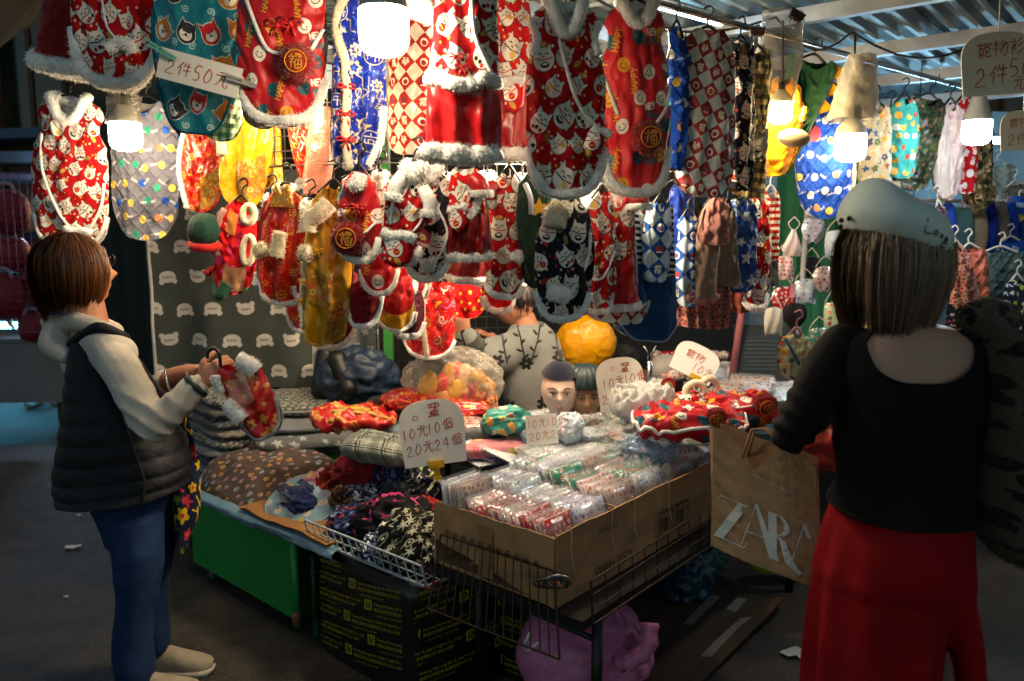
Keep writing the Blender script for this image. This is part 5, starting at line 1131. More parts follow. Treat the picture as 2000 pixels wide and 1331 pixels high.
# ------------------------------------------------------------------ table, boxes, baskets (stall axes: a = right-back, b = left-back)
def slab(mb, a0, a1, b0, b1, z0, z1, mi=0):
    c = S((a0 + a1) / 2, (b0 + b1) / 2, (z0 + z1) / 2); mb.box(c, ((a1 - a0) / 2, (b1 - b0) / 2, (z1 - z0) / 2), mi, MS)
    return mb
t = thing('display_table', 'black steel framed display table under the cardboard box and wire basket', 'table', (0, 0, 0))
mb = MB(); slab(mb, 0, 1.62, -.03, .56, .445, .475); mb.build('table_top', DARKM, t, False)
for a, b in ((.12, 0), (1.56, -.02), (.15, .5), (1.56, .5)):
    mb = MB(); mb.rod(S(a, b, 0), S(a, b, .445), .017, 12); mb.build('leg', DARKM, t)
mb = MB(); mb.rod(S(.12, 0, .36), S(.15, .5, .36), .01, 8); mb.build('brace', DARKM, t)
mb = MB(); slab(mb, .6, 2.0, .56, 1.3, .58, .61); mb.build('rear_board', plain('rear_board_wood', '#3a3028', .8), t, False)
for a, b in ((.7, .7), (1.9, .7), (.7, 1.2), (1.9, 1.2)):
    mb = MB(); mb.rod(S(a, b, 0), S(a, b, .58), .015, 8); mb.build('leg', DARKM, t)

# cardboard tray of face masks
t = thing('cardboard_box', 'large open brown cardboard box filled with rows of packed face masks', 'box', (0, 0, 0))
def wavy_panel(name, p0, p1, z0, z1, th, parent, mat, seed, n=20, zs=0.0):
    p0, p1 = Vector(p0), Vector(p1); d = p1 - p0; nn = Vector((-d.y, d.x, 0)).normalized(); f = wob(seed, 5, .6, 2.5, 2); mb = MB()
    for off in (0, th):
        rows = [[tuple(p0 + d * s + Vector((0, 0, zs * (1 - s) * (1 - t_))) + nn * (off + .006 * f((s * 1.5, t_)) * (1 if 0 < s < 1 else .3)) + Vector((0, 0, z0 + (z1 + .006 * f((s * 3, 2)) - z0) * t_))) for s in np.linspace(0, 1, n)] for t_ in np.linspace(0, 1, 7)]
        mb.grid(np.array(rows), flip=off > 0)
    a = len(mb.v) // 2; top = 6 * n
    mb.f += [(top + i, top + i + 1, a + top + i + 1, a + top + i) for i in range(n - 1)]; mb.m += [0] * (n - 1)
    mb.f += [(j * n, j * n + n, a + j * n + n, a + j * n) for j in range(6)] + [(j * n + n - 1, j * n + 2 * n - 1, a + j * n + 2 * n - 1, a + j * n + n - 1) for j in range(6)]; mb.m += [0] * 12
    return mb.build(name, mat, parent, False)
wavy_panel('side_panel', S(0, .55, 0), S(.0, .07, 0), .48, .69, .006, t, CARD, 101, zs=.085)
wavy_panel('side_panel', S(.006, .064, 0), S(1.0, .064, 0), .48, .70, .006, t, CARD, 102)
wavy_panel('side_panel', S(1.0, .07, 0), S(1.0, .55, 0), .48, .69, .006, t, CARD, 103)
wavy_panel('side_panel', S(1.0, .556, 0), S(0, .556, 0), .48, .68, .006, t, CARD, 104)
mb = MB(); slab(mb, .01, .99, .075, .545, .478, .486); mb.build('bottom_panel', CARD, t, False)
wavy_panel('divider', S(.36, .075, 0), S(.36, .55, 0), .488, .68, .005, t, CARD, 105); wavy_panel('divider', S(.36, .3, 0), S(.99, .3, 0), .488, .66, .005, t, CARD, 106)
FT = plain('parcel_tape', '#8c6c48', .25, 0, .1, 10); STRING = plain('white_string', '#b0aea4', .8)
mb = MB(); mb.grid(np.array([[tuple(S(-.0035, .3 + .06 * i, .50 + .16 * j)) for i in range(2)] for j in range(2)])); mb.build('tape_patch', FT, t, False)
for a in (.06, .27, .4, .62):
    mb = MB(); mb.tube(catmull([S(a, .085, .66), S(a, .066, .708), S(a + .006, .058, .69), S(a + .004, .056, .62), S(a + .02, .05, .56)], 5), .0016, 5); mb.build('tie_string', STRING, t)
# dark print on the long side of the box
def box_print(txt, h, a, z, mat, sy=1):
    vs, fs = font_mesh(txt, h); mb = MB(); mb.add([S(a + v.x, .0555 - .001, z + v.y) for v in vs], fs); mb.build('lettering', mat, t, False)
INK = plain('box_ink', '#2c2118', .8)
box_print('WAH YICK', .045, .18, .515, INK); box_print('FRAGILE', .03, .2, .64, plain('box_ink_faint', '#5c4630', .8))
for k in range(2):
    mb = MB(); a0, z0 = .56 + .11 * k, .52
    for q in ((a0, z0, a0 + .09, z0 + .006), (a0, z0 + .084, a0 + .09, z0 + .09), (a0, z0, a0 + .006, z0 + .09), (a0 + .084, z0, a0 + .09, z0 + .09), (a0 + .035, z0 + .02, a0 + .055, z0 + .065)):
        mb.add([S(q[0], .0545, q[1]), S(q[2], .0545, q[1]), S(q[2], .0545, q[3]), S(q[0], .0545, q[3])], [(0, 1, 2, 3)])
    mb.build('handling_mark', INK, t, False)

# packed masks, standing in rows
FILMC = clear('crisp_film', '#dfe4e6', .045, .06, 60, .006)
EDGE = plain('mask_edge_white', '#c8c0b0', .4, 0, .2, 30, coat=.5)
def packet_mesh(key, seed, w=.158, h=.122, th=.0058):
    mb = MB(); f = wob(seed, 4, .5, 2, 2); rows = []
    for off in (-th / 2, th / 2):
        g_ = np.array([[(x, off + .004 * f((x * 8, z * 8)), z) for x in np.linspace(-w / 2, w / 2, 4)] for z in np.linspace(0, h, 4)])
        mb.grid(g_, uv=[(p[0] + seed * .13, p[2] + seed * .31) for r in g_ for p in r], flip=off > 0)
    n = len(mb.v) // 2; mb.f += [(12 + i, 13 + i, n + 13 + i, n + 12 + i) for i in range(3)]; mb.m += [2] * 3
    mb.f += [(3 + 4 * j, 7 + 4 * j, n + 7 + 4 * j, n + 3 + 4 * j) for j in range(3)] + [(4 * j, 4 * j + 4, n + 4 * j + 4, n + 4 * j) for j in range(3)]; mb.m += [2] * 6
    # clear film sleeve, a little larger than the mask
    e = .002; k = .012
    g_ = np.array([[(x * 1.06, -th / 2 - .0015 + .003 * f((x * 9 + 3, z * 9)), z) for x in np.linspace(-w / 2, w / 2, 5)] for z in np.linspace(-e, h + k, 5)]); mb.grid(g_, 1)
    return mb.mesh('mask_packet', [C(key, 'film'), FILMC, EDGE if seed == 0 else C(key, 'film')])
PK = {}
def pk(key, v):
    if (key, v) not in PK: PK[(key, v)] = packet_mesh(key, v)
    return PK[(key, v)]
pr = random.Random(5)
def packet_row(a, b0, b1, keys, label, group, z=.5, lean=.3, step=.0076, last=None, w=1.0):
    n = int(abs(b1 - b0) / step)
    for i in range(n):
        b = b0 + (b1 - b0) * i / n; key = keys[min(len(keys) - 1, int(i / n * len(keys)))] if pr.random() < .8 else pr.choice(keys)
        o = addmesh('mask_packet', pk(key, pr.randrange(3)))
        ln = lean + pr.uniform(-.07, .07)
        o.matrix_world = Matrix.Translation(S(a + pr.uniform(-.007, .007), b, z + pr.uniform(-.004, .012))) @ MS.to_4x4() @ Matrix.Rotation(pr.uniform(-.05, .05), 4, 'Z') @ Matrix.Rotation(-ln, 4, 'X') @ Matrix.Rotation(pr.uniform(-.04, .04), 4, 'Y') @ Matrix.Scale(w, 4, (1, 0, 0))
        tag(o, '%s, %s from its right end' % (label, ORD[n - 1 - i]), 'face mask pack', group)
packet_row(.09, .52, .435, ['mask_f', 'mask_c', 'mask_a', 'mask_a'], 'mask pack in the brown bear corner row', 'mask packs, left corner row', .625, .16)
packet_row(.11, .40, .10, ['mask_d', 'mask_b', 'mask_b', 'mask_d', 'mask_d', 'mask_b', 'mask_b'], 'red printed mask pack in the front row', 'mask packs, red front row', .585, .42)
packet_row(.26, .50, .345, ['mask_f', 'mask_c', 'mask_c', 'mask_f'], 'pale lilac mask pack behind the brown bear row', 'mask packs, lilac row', .605, .3)
packet_row(.255, .31, .09, ['mask_f', 'mask_d', 'mask_c', 'mask_c', 'mask_c'], 'pink lilac mask pack behind the red front row', 'mask packs, pink lilac row', .59, .42)
packet_row(.46, .52, .325, ['mask_c', 'mask_f', 'mask_c', 'mask_e'], 'blue violet mask pack in the middle row', 'mask packs, blue middle row', .615, .3)
packet_row(.63, .52, .325, ['mask_f', 'mask_c', 'mask_f', 'mask_a'], 'pale blue mask pack in the far left row', 'mask packs, far left row', .62, .3)
packet_row(.46, .285, .10, ['mask_e', 'mask_d', 'mask_a'], 'green rose mask pack behind the pink lilac row', 'mask packs, green rose row', .6, .4, .014)
packet_row(.66, .28, .10, ['mask_a', 'mask_e', 'mask_e', 'mask_f'], 'cream edged mask pack in the right rear row', 'mask packs, right rear row', .595, .42)
packet_row(.85, .28, .10, ['mask_a', 'mask_e', 'mask_f', 'mask_a'], 'mask pack in the farthest right row', 'mask packs, farthest right row', .6, .42)
# loose packs and crinkled bags heaped behind the box
def lying(u, v, z, key, rz, tilt, label, group, w=1.0):
    o = addmesh('mask_packet', pk(key, pr.randrange(3))); p = G(u, v, z)
    o.matrix_world = Matrix.Translation(p) @ Matrix.Rotation(rz, 4, 'Z') @ Matrix.Rotation(-1.45 + tilt, 4, 'X') @ Matrix.Scale(w, 4)
    return tag(o, label, 'face mask pack', group)
for i, u in enumerate(sorted(pr.uniform(960, 1390) for _ in range(58))):
    v = 900 - (u - 960) * .02 + pr.uniform(-70, 8); z = .66 + (900 - v) * .0011 + pr.uniform(0, .02)
    lying(u, v, z, pr.choice(['mask_f', 'mask_c', 'mask_f', 'mask_a', 'mask_e', 'mask_f']), pr.uniform(-.9, .9) + .8, pr.uniform(-.1, .35), 'flat mask pack on the heap behind the box rows, %s from the left' % ORD[i], 'loose mask packs behind the rows', 1.1)
for i, u in enumerate(sorted(pr.uniform(1360, 1640) for _ in range(34))):
    v = 775 + pr.uniform(-40, 22); z = .74 + pr.uniform(0, .03)
    lying(u, v, z, pr.choice(['mask_c', 'mask_f', 'mask_a', 'mask_d', 'mask_c']), pr.uniform(-1, 1), pr.uniform(-.1, .6), 'flat mask pack strewn behind the red vests, %s from the left' % ORD[i], 'loose mask packs behind the red vests', 1.15)
def crumple(name, label, cat, c, r, mat, seed, rz=0.0, group=None, ridge=.35, part='cloth', n=(84, 50), tilt=0.0, fine=.12):
    t_ = thing(name, label, cat, c, (tilt, 0, rz), group); f = wob(seed, 8, .5, 1.8, 3); f2 = wob(seed + 50, 8, 1.2, 4, 3)
    nu, nv = n; th = np.linspace(0, 6.2832, nu + 1)[:-1]; ph = np.linspace(0, math.pi, nv)
    T, Ph = np.meshgrid(th, ph); d = np.stack([np.sin(Ph) * np.cos(T), np.sin(Ph) * np.sin(T), np.cos(Ph)], -1)
    m_ = min(r); dw = d + .25 * f2(d * .7 + 9)[..., None] * np.array((1, -.6, .4)); k = m_ * (.8 * ridge * (1 - 2.2 * np.abs(f(dw * .95)) ** .85) + fine * 1.1 * (1 - 2.2 * np.abs(f2(dw * .8)) ** .85) + fine * .45 * (1 - 2 * np.abs(f2(dw * 2.5 + 2))))
    p = d * np.array(r) * (1 + .12 * f(d * .5 + 4))[..., None] + d * k[..., None]; uv = np.stack([p[..., 0] + p[..., 2] * .5, p[..., 1] + p[..., 2] * .7], -1)
    mb = MB(); mb.grid(p, uv=uv, wrap=True, flip=True); mb.build(part, mat, t_); return t_
HOLO = clear('bluish_crinkle_film', '#8fb4d8', .3, .06, 45, .02); CRINK = clear('crinkled_film', '#dce0e2', .14, .07, 40, .02)
for i, (u, v, z, r, mt, lab) in enumerate((
 (1080, 850, .76, (.10, .09, .04), HOLO, 'blue tinted crinkled film bundle left of the small price card foot'), (1150, 845, .77, (.09, .08, .05), CRINK, 'crinkled bag of masks directly below the two display heads'),
 (1215, 850, .77, (.1, .08, .045), CRINK, 'crinkled clear bag of masks below the rear mask sign'), (1262, 872, .74, (.12, .09, .045), HOLO, 'bright blue glinting film bag in front of the red smiley vest'),
 (1335, 880, .73, (.11, .08, .05), CRINK, 'crinkled bag of pink masks at the left of the paper shopping bag'), (1060, 880, .72, (.1, .08, .025), CRINK, 'flat glinting film bundle at the back of the blue mask rows'), (1180, 885, .72, (.11, .08, .03), CRINK, 'clear film heap behind the green rose packs'))):
    t_ = crumple('film_bag', lab, 'film bag', G(u, v, z), r, mt, 120 + i, i * .7, 'crinkled film bags on the heap', .5, 'film', (72, 44), 0, .25)
    f = MB(); f.ball((0, 0, -.006), (r[0] * .7, r[1] * .7, r[2] * .55), 18, 10); f.build('folded_masks', C(['mask_c', 'mask_f', 'mask_a', 'mask_c', 'mask_d', 'mask_f', 'mask_e'][i], 'cotton'), t_)

# wire baskets
def wire_basket(name, label, parts, mat, r=.0028, rim=.0045):
    t_ = thing(name, label, 'wire basket', (0, 0, 0)); bar = MB().rod((0, 0, 0), (0, 0, 1), 1.0, 6).mesh('wire', mat)
    def rod(p, q, rr, nm):
        d = q - p; o = addmesh(nm, bar, t_); o.location = p; o.rotation_euler = d.to_track_quat('Z', 'Y').to_euler(); o.scale = (rr, rr, d.length)
    for (p00, p10, p01, p11, nu, nv) in parts:   # lower-left, lower-right, upper-left, upper-right
        for i in range(nu + 1):
            s = i / nu; rod(p00.lerp(p10, s), p01.lerp(p11, s), rim if i in (0, nu) else r, 'wire')
        for j in range(nv + 1):
            s = j / nv; rod(p00.lerp(p01, s), p10.lerp(p11, s), rim if j in (0, nv) else r, 'rim_wire' if j in (0, nv) else 'wire')
    return t_
t_ = wire_basket('wire_basket', 'white wire basket tray of crumpled scarves and caps beside the cardboard box', [
 (S(-.05, 1.16, .42), S(-.05, .54, .42), S(-.075, 1.16, .50), S(-.075, .54, .50), 15, 2), (S(-.05, .54, .42), S(.45, .54, .42), S(-.05, .54, .425), S(.45, .54, .425), 8, 1), (S(-.05, 1.16, .418), S(-.05, .54, .418), S(.45, 1.16, .418), S(.45, .54, .418), 12, 7)], WIREW)
mb = MB(); mb.tube([S(-.055, .545, .421), S(0, .538, .421)], .008, 8); mb.build('red_end_sleeve', plain('red_plastic', '#a81a14', .4), t_)
t_ = wire_basket('wire_rack', 'bronze coloured wire rack folded against the corner of the cardboard box', [
 (S(-.12, .46, .40), S(-.09, -.02, .40), S(-.025, .5, .60), S(-.012, .06, .60), 15, 1), (S(.03, -.045, .46), S(.98, -.03, .46), S(.04, -.03, .58), S(.98, -.02, .60), 13, 3)], WIREB, .0022, .0036)
mb = MB()
for i in range(11): c = S(-.018, .48 - i * .036, .608); mb.tube([c + Vector((.004 * math.cos(q), 0, .009 * math.sin(q))) for q in np.linspace(0, 6.28, 11)[:-1]], .0018, 4, closed=True)
tag(mb.build('spiral_loops', WIREB, t_), kind='stuff')
mb = MB(); mb.tube([S(-.01, .05, .575) + Vector((.035 * math.cos(q), -.015 * math.sin(q), .022 * math.sin(q))) for q in np.linspace(0, 6.28, 21)[:-1]], .004, 8, closed=True); mb.build('hanging_ring', CHROME, t_)
mb = MB(); mb.tube([S(-.015, .06, .575) + Vector((.022 * math.cos(q) * (1 + .1 * q), -.02, .014 * math.sin(q))) for q in np.linspace(0, 18, 50)], .003, 5); mb.build('cable_tie_knot', BLACKP, t_)
mb = MB(); [mb.rod(S(-.018, .045, .58), S(-.02, .02 + .006 * k, .565 - .004 * k), .0014, 4) for k in range(6)]; mb.build('orange_thread_end', plain('orange_thread', '#b8682c', .8), t_)
mb = MB(); mb.tube(catmull([S(-.07, .1, .425), S(-.08, .11, .39), S(-.06, .12, .36), S(-.03, .1, .38)], 5), .004, 6); mb.build('white_clip', WHITEP, t_)

# ------------------------------------------------------------------ black freight bales with yellow print
BALE = plain('black_wrap', '#0d0e0d', .35, 0, .2, 4, (14, .5, .012)); YEL = plain('yellow_print', '#8c8a10', .6, 0, .15, 30)
def bale(label, corners, ztop, seed, faces):
    t_ = thing('freight_bale', label, 'bale', (0, 0, 0), group='black freight bales under the table'); f = wob(seed, 6, .5, 2, 3); mb = MB(); n = len(corners); rings = []
    for z in np.linspace(0, 1, 9):
        ring = []
        for i in range(n):
            p, q = corners[i], corners[(i + 1) % n]
            for s in np.linspace(0, 1, 9)[:-1]:
                c = p.lerp(q, s); cc = sum(corners, Vector()) / n; k = 1 + .02 * math.sin(s * 3.14) + .012 * f((s * 2, z * 2, i)); k *= 1 - .03 * (z - .5) ** 4 * 16 - (.008 if s == 0 else 0)
                ring.append(tuple(cc + (c - cc) * k + Vector((0, 0, z * ztop + (.008 * f((s, i, 3)) if z > .9 else 0)))))
        rings.append(ring)
    top = [tuple(Vector(r) * .3 + sum(corners, Vector()) / n * .7) for r in rings[-1]]; top = [(x, y, ztop + .01) for x, y, _ in top]; rings.append(top)
    mb.grid(np.array(rings), wrap=True); w = mb.build('wrapped_bale', BALE, t_)
    for (i, rows, skew) in faces:
        p, q = corners[i], corners[(i + 1) % n]; d = q - p; L = d.length; d = d.normalized(); nn = Vector((d.y, -d.x, 0)); cc = sum(corners, Vector()) / n
        if (p - cc).dot(nn) < 0: nn = -nn
        kk = random.Random(seed + i)
        for r in range(rows):
            z = ztop * (.93 - r * .93 / rows); mb = MB(); x0 = -.12 * (r % 2) - kk.uniform(0, .05)
            while x0 < L - .02:
                def put(vs, fs, ox, oz):
                    P_ = [(x0 + ox + v.x, z + oz + v.y + skew * (x0 + ox + v.x)) for v in vs]
                    keep = [fc for fc in fs if all(.012 < P_[k][0] < L - .012 and .01 < P_[k][1] < ztop - .01 for k in fc)]
                    if keep: mb.add([p + d * X + nn * (.016 + .014 * math.sin(max(0, min(1, X / L)) * 3.14)) + Vector((0, 0, Z)) for X, Z in P_], keep)
                k0 = .036
                put([Vector((0, 0, 0)), Vector((k0, 0, 0)), Vector((k0, k0, 0)), Vector((0, k0, 0)), Vector((.007, .006, 0)), Vector((.03, .006, 0)), Vector((.03, .03, 0)), Vector((.007, .03, 0))], [(0, 1, 5, 4), (1, 2, 6, 5), (2, 3, 7, 6), (3, 0, 4, 7)], 0, -.006)
                put(*KV, .011, .003); put(*LINE1, .046, .014); put(*LINE2, .046, -.006); put(*LINE3, .05, -.024)
                x0 += .33
            if mb.v: mb.build('printed_line', YEL, t_, False)
    return t_
KV = font_mesh('K', .03); LINE1 = font_mesh('Kwang Myoung Air & Sea Freight Co., Ltd.', .0155); LINE2 = font_mesh('韓國光明航空海運有限公司 82-2-1800', .0145); LINE3 = font_mesh('T. 02-2631-0100  F. 02-2631-0807', .009)
bale('front black freight bale with yellow lettering below the white wire basket', [S(-.06, .62, 0), S(.3, .5, 0), S(.42, .98, 0), S(-.06, 1.09, 0)], .40, 131, [(3, 6, .12), (0, 5, .14)])
bale('rear black freight bale half hidden under the cardboard box', [S(.24, .48, 0), S(.24, .2, 0), S(.6, .2, 0), S(.6, .48, 0)], .40, 132, [(0, 5, .14)])

# ------------------------------------------------------------------ green cart
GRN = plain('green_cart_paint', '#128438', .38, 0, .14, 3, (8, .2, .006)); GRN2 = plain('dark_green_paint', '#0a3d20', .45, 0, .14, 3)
t = thing('green_cart', 'green painted metal storage cart on casters under the blankets', 'cart', (0, 0, 0))
def cart_panel(nm, A, B, z0, z1, mat, th=.012):
    d = B - A; n = Vector((-d.y, d.x, 0)).normalized() * th; mb = MB()
    vs = [A + Vector((0, 0, z0)), B + Vector((0, 0, z0)), B + Vector((0, 0, z1)), A + Vector((0, 0, z1))]; vs += [v + n for v in vs]
    mb.add(vs, [(0, 1, 2, 3), (7, 6, 5, 4), (0, 4, 5, 1), (1, 5, 6, 2), (2, 6, 7, 3), (3, 7, 4, 0)]); return mb.build(nm, mat, t, False)
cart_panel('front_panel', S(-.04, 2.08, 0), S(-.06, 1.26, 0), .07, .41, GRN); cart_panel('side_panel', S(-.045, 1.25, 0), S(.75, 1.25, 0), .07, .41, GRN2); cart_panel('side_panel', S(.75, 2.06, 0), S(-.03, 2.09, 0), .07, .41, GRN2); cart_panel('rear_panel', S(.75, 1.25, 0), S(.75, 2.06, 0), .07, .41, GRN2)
mb = MB(); slab(mb, -.03, .74, 1.27, 2.06, .395, .41); mb.build('lid', GRN, t, False)
mb = MB(); mb.rod(S(-.075, 1.235, .06), S(-.075, 1.235, .40), .014, 10); mb.build('corner_post', GRN, t)
mb = MB(); mb.rod(S(-.076, 1.236, .075), S(-.076, 1.236, .12), .0155, 10); mb.build('post_foot', plain('rusty_brown_paint', '#7a4630', .7), t)
mb = MB(); slab(mb, -.03, .04, 1.17, 1.2, .02, .34); mb.build('hinged_leaf', GRN2, t, False)
mb = MB(); mb.rod(S(-.045, 1.16, .28), S(-.045, 1.16, .3), .012, 10); mb.rod(S(-.045, 1.16, .1), S(-.045, 1.16, .34), .006, 8); mb.build('latch', GRN2, t)
for a, b in ((.0, 1.97), (.0, 1.33), (.68, 1.97), (.68, 1.33)):
    mb = MB(); M = Matrix.Translation(S(a, b, .033)) @ Matrix.Rotation(ANG1 + .5, 4, 'Z') @ Matrix.Rotation(1.5708, 4, 'X'); mb.lathe([(0, -.012), (.028, -.012), (.033, -.006), (.033, .006), (.028, .012), (0, .012)], 18, M=M); wh = mb.build('caster', plain('grey_caster_rubber', '#3a3c3c', .6), t)
    mb = MB(); mb.box(S(a, b, .062), (.022, .022, .01)); mb.build('caster_fork', CHROME, wh, False)
# blue plastic and cardboard edge over the cart rim
f = wob(140, 6, .6, 3, 2); rows = []; FILMB = plain('pale_blue_plastic_sheet', '#6f93a8', .3, 0, .2, 8, (24, .6, .01), coat=.4)
for j in range(7):
    rows.append([tuple(S(-.075 - .02 * math.sin(j / 6 * 3) + .012 * f((x * 3, j * .2)) + (.02 if j == 0 else 0), x, .435 - .07 * j / 6 * (.55 + .5 * abs(f((x * 2.2, 1)))) )) for x in np.linspace(2.12, .98, 60)])
mb = MB(); mb.grid(np.array(rows)); tag(mb.build('plastic_sheet', FILMB), 'pale blue plastic sheet hanging over the edge of the green cart', 'plastic sheet')
rows = [[tuple(S(-.085 + .01 * f((x * 4, 3)) + .2 * j, x, .448 + .015 * f((x * 2.5, 5)) + .004 * j)) for x in np.linspace(1.6, 1.02, 30)] for j in range(2)]
mb = MB(); mb.grid(np.array(rows)); mb.grid(np.array(rows) - np.array((0, 0, .008)), flip=True); tag(mb.build('cardboard_sheet', plain('tan_card', '#8c6236', .9)), 'tan cardboard sheet edge between the blankets and the white wire basket', 'cardboard')

# ------------------------------------------------------------------ soft goods on the cart
def cushion(name, label, cat, c, r, mat, seed, rz=0.0, tilt=(0, 0), e=.45, group=None, part='cover', rim=None, wave=.1, droop=None, e2=.6):
    t_ = thing(name, label, cat, c, (tilt[0], tilt[1], rz), group); f = wob(seed, 7, .6, 2.4, 3); nu, nv = 96, 40
    th = np.linspace(0, 6.2832, nu + 1)[:-1]; ph = np.linspace(-1.5708, 1.5708, nv); T, Ph = np.meshgrid(th, ph)
    sg = lambda x, k: np.sign(x) * np.abs(x) ** k
    x = sg(np.cos(Ph), e2) * sg(np.cos(T), e); y = sg(np.cos(Ph), e2) * sg(np.sin(T), e); z = sg(np.sin(Ph), .8)
    n_ = f(np.stack([x * 1.2, y * 1.2, z * .5], -1)); p = np.stack([x * r[0] * (1 + .04 * n_), y * r[1] * (1 + .04 * n_), z * r[2] * (1 + .25 * n_) + wave * r[2] * (f(np.stack([x * 2.3, y * 2.3, z * 0], -1)) + .9 * (1 - 2.2 * np.abs(f(np.stack([x * 1.6 + 5, y * 1.9, z * .3], -1)))) + .4 * (1 - 2 * np.abs(f(np.stack([x * 4 + 2, y * 4, z * .3], -1)))))], -1)
    if droop is not None: p[..., 2] -= droop(p[..., 0], p[..., 1])
    uv = np.stack([p[..., 0] + p[..., 2] * .6, p[..., 1] + p[..., 2] * .6], -1); mb = MB(); mb.grid(p, uv=uv, wrap=True); mb.build(part, mat, t_)
    if rim is not None:
        mb = MB(); mb.tube([Vector(q) for q in p[nv // 2]], r[2] * .16, 7, closed=True, jit=.08); mb.build('piping', rim, t_)
    return t_
# stack of folded grey blankets under the held vest
stk = [('#6f7478', .2), ('#8a8c86', .0), ('#565c62', .3), ('#a39c94', .1), ('#4c5256', .2), ('#7c8084', .1), ('#5a5048', 0), ('#8c9094', .2)]
for k, (col, jj) in enumerate(stk):
    key = ['star_grey', 'weave2', '#7c8084', 'weave', '#8c857c', 'weave2', '#646058', 'weave'][k]
    cushion('folded_blanket', 'grey folded fleece blanket in the tall stack, %s from the top' % ORD[7 - k], 'blanket', P(452 + 6 * math.sin(k * 2.1), 905 - 19 * k, 3.85), (.25, .17, .026), C(key, 'fleece'), 150 + k, 2.3 + .06 * math.sin(k * 3), group='stack of folded grey blankets', wave=.3)
cushion('pet_bed', 'large grey white woven patterned cushion on top of the blankets', 'cushion', P(592, 785, 3.8), (.24, .16, .035), C('weave', 'fleece'), 160, .25, (.12, .0), rim=C('#9a9ca4', 'fleece'))
cushion('pet_bed', 'grey edged cushion just under the woven patterned cushion', 'cushion', P(596, 818, 3.75), (.24, .17, .03), C('#858a92', 'fleece'), 161, .3, (.08, 0))
cushion('pet_bed', 'dark blue star printed cushion under the grey edged one', 'cushion', P(606, 848, 3.7), (.25, .17, .035), C('star_grey', 'fleece', rot=.4), 162, .3, (.08, 0))
cushion('pet_blanket', 'brown paw print blanket draped over the front edge of the green cart', 'blanket', S(.17, 1.80, .50), (.22, .31, .042), C('paws', 'fleece'), 163, ANG1, (0, -.12), rim=C('#8c98a4', 'fleece'), droop=lambda x, y: .9 * np.clip(-x - .06, 0, 1) ** 1.15 + .1 * np.clip(-y - .1, 0, 1), wave=.36)
cushion('pet_blanket', 'sky blue bear printed folded blanket under the brown paw print one', 'blanket', S(.13, 1.36, .50), (.18, .16, .035), C('skybear', 'fleece'), 164, ANG1, (.12, -.1), rim=C('#8fb8c8', 'fleece'), droop=lambda x, y: .6 * np.clip(-x - .04, 0, 1) ** 1.2)
cushion('pet_blanket', 'violet blanket fold under the sky blue bear blanket', 'blanket', S(.3, 1.24, .48), (.16, .09, .03), C('#5c4a68', 'fleece'), 165, .7, (.2, 0))
cushion('pet_shirt', 'folded red gold flowered pet shirt with cream ribbon on the blankets', 'pet shirt', P(690, 822, 3.2), (.17, .1, .035), C('goldflower', 'satin'), 166, .35, (.12, .05), wave=.6)
t_ = [o for o in COL.objects if o.name.startswith('pet_shirt')][-1]
mb = MB(); mb.tube([(-.1, -.09, .03), (-.06, -.02, .05), (.02, .03, .052), (.08, .09, .035)], .018, 8, flat=((0, 0, 1), .4)); mb.build('cream_ribbon', C('#c8a860', 'satin'), t_)
mb = MB(); mb.tube([(-.14, .05, .03), (-.04, -.03, .055), (.06, -.05, .05), (.16, -.06, .02)], .016, 8, flat=((0, 0, 1), .4)); mb.build('cream_ribbon', C('#c8a860', 'satin'), t_)
mb = MB(); mb.ball((.0, -.02, .06), (.03, .02, .012), 12, 8); mb.ball((.04, -.035, .058), (.025, .016, .01), 12, 8); mb.build('gold_bow', C('#c89a20', 'satin'), t_)
cushion('pet_bed', 'black and grey plaid folded cushion left of the front mask sign', 'cushion', P(745, 878, 3.0), (.15, .09, .045), C('plaid_bw'), 167, -.25, (.15, .1))
cushion('pet_blanket', 'pink bear printed folded cloth in front of the display heads', 'blanket', P(958, 877, 3.0), (.16, .045, .03), C('pinkbear', 'fleece'), 168, .28, (.2, 0))
cushion('pet_blanket', 'pale blue folded cloth behind the front mask sign', 'blanket', P(790, 845, 3.25), (.09, .06, .04), C('#8fb0b8', 'fleece'), 169, .2)
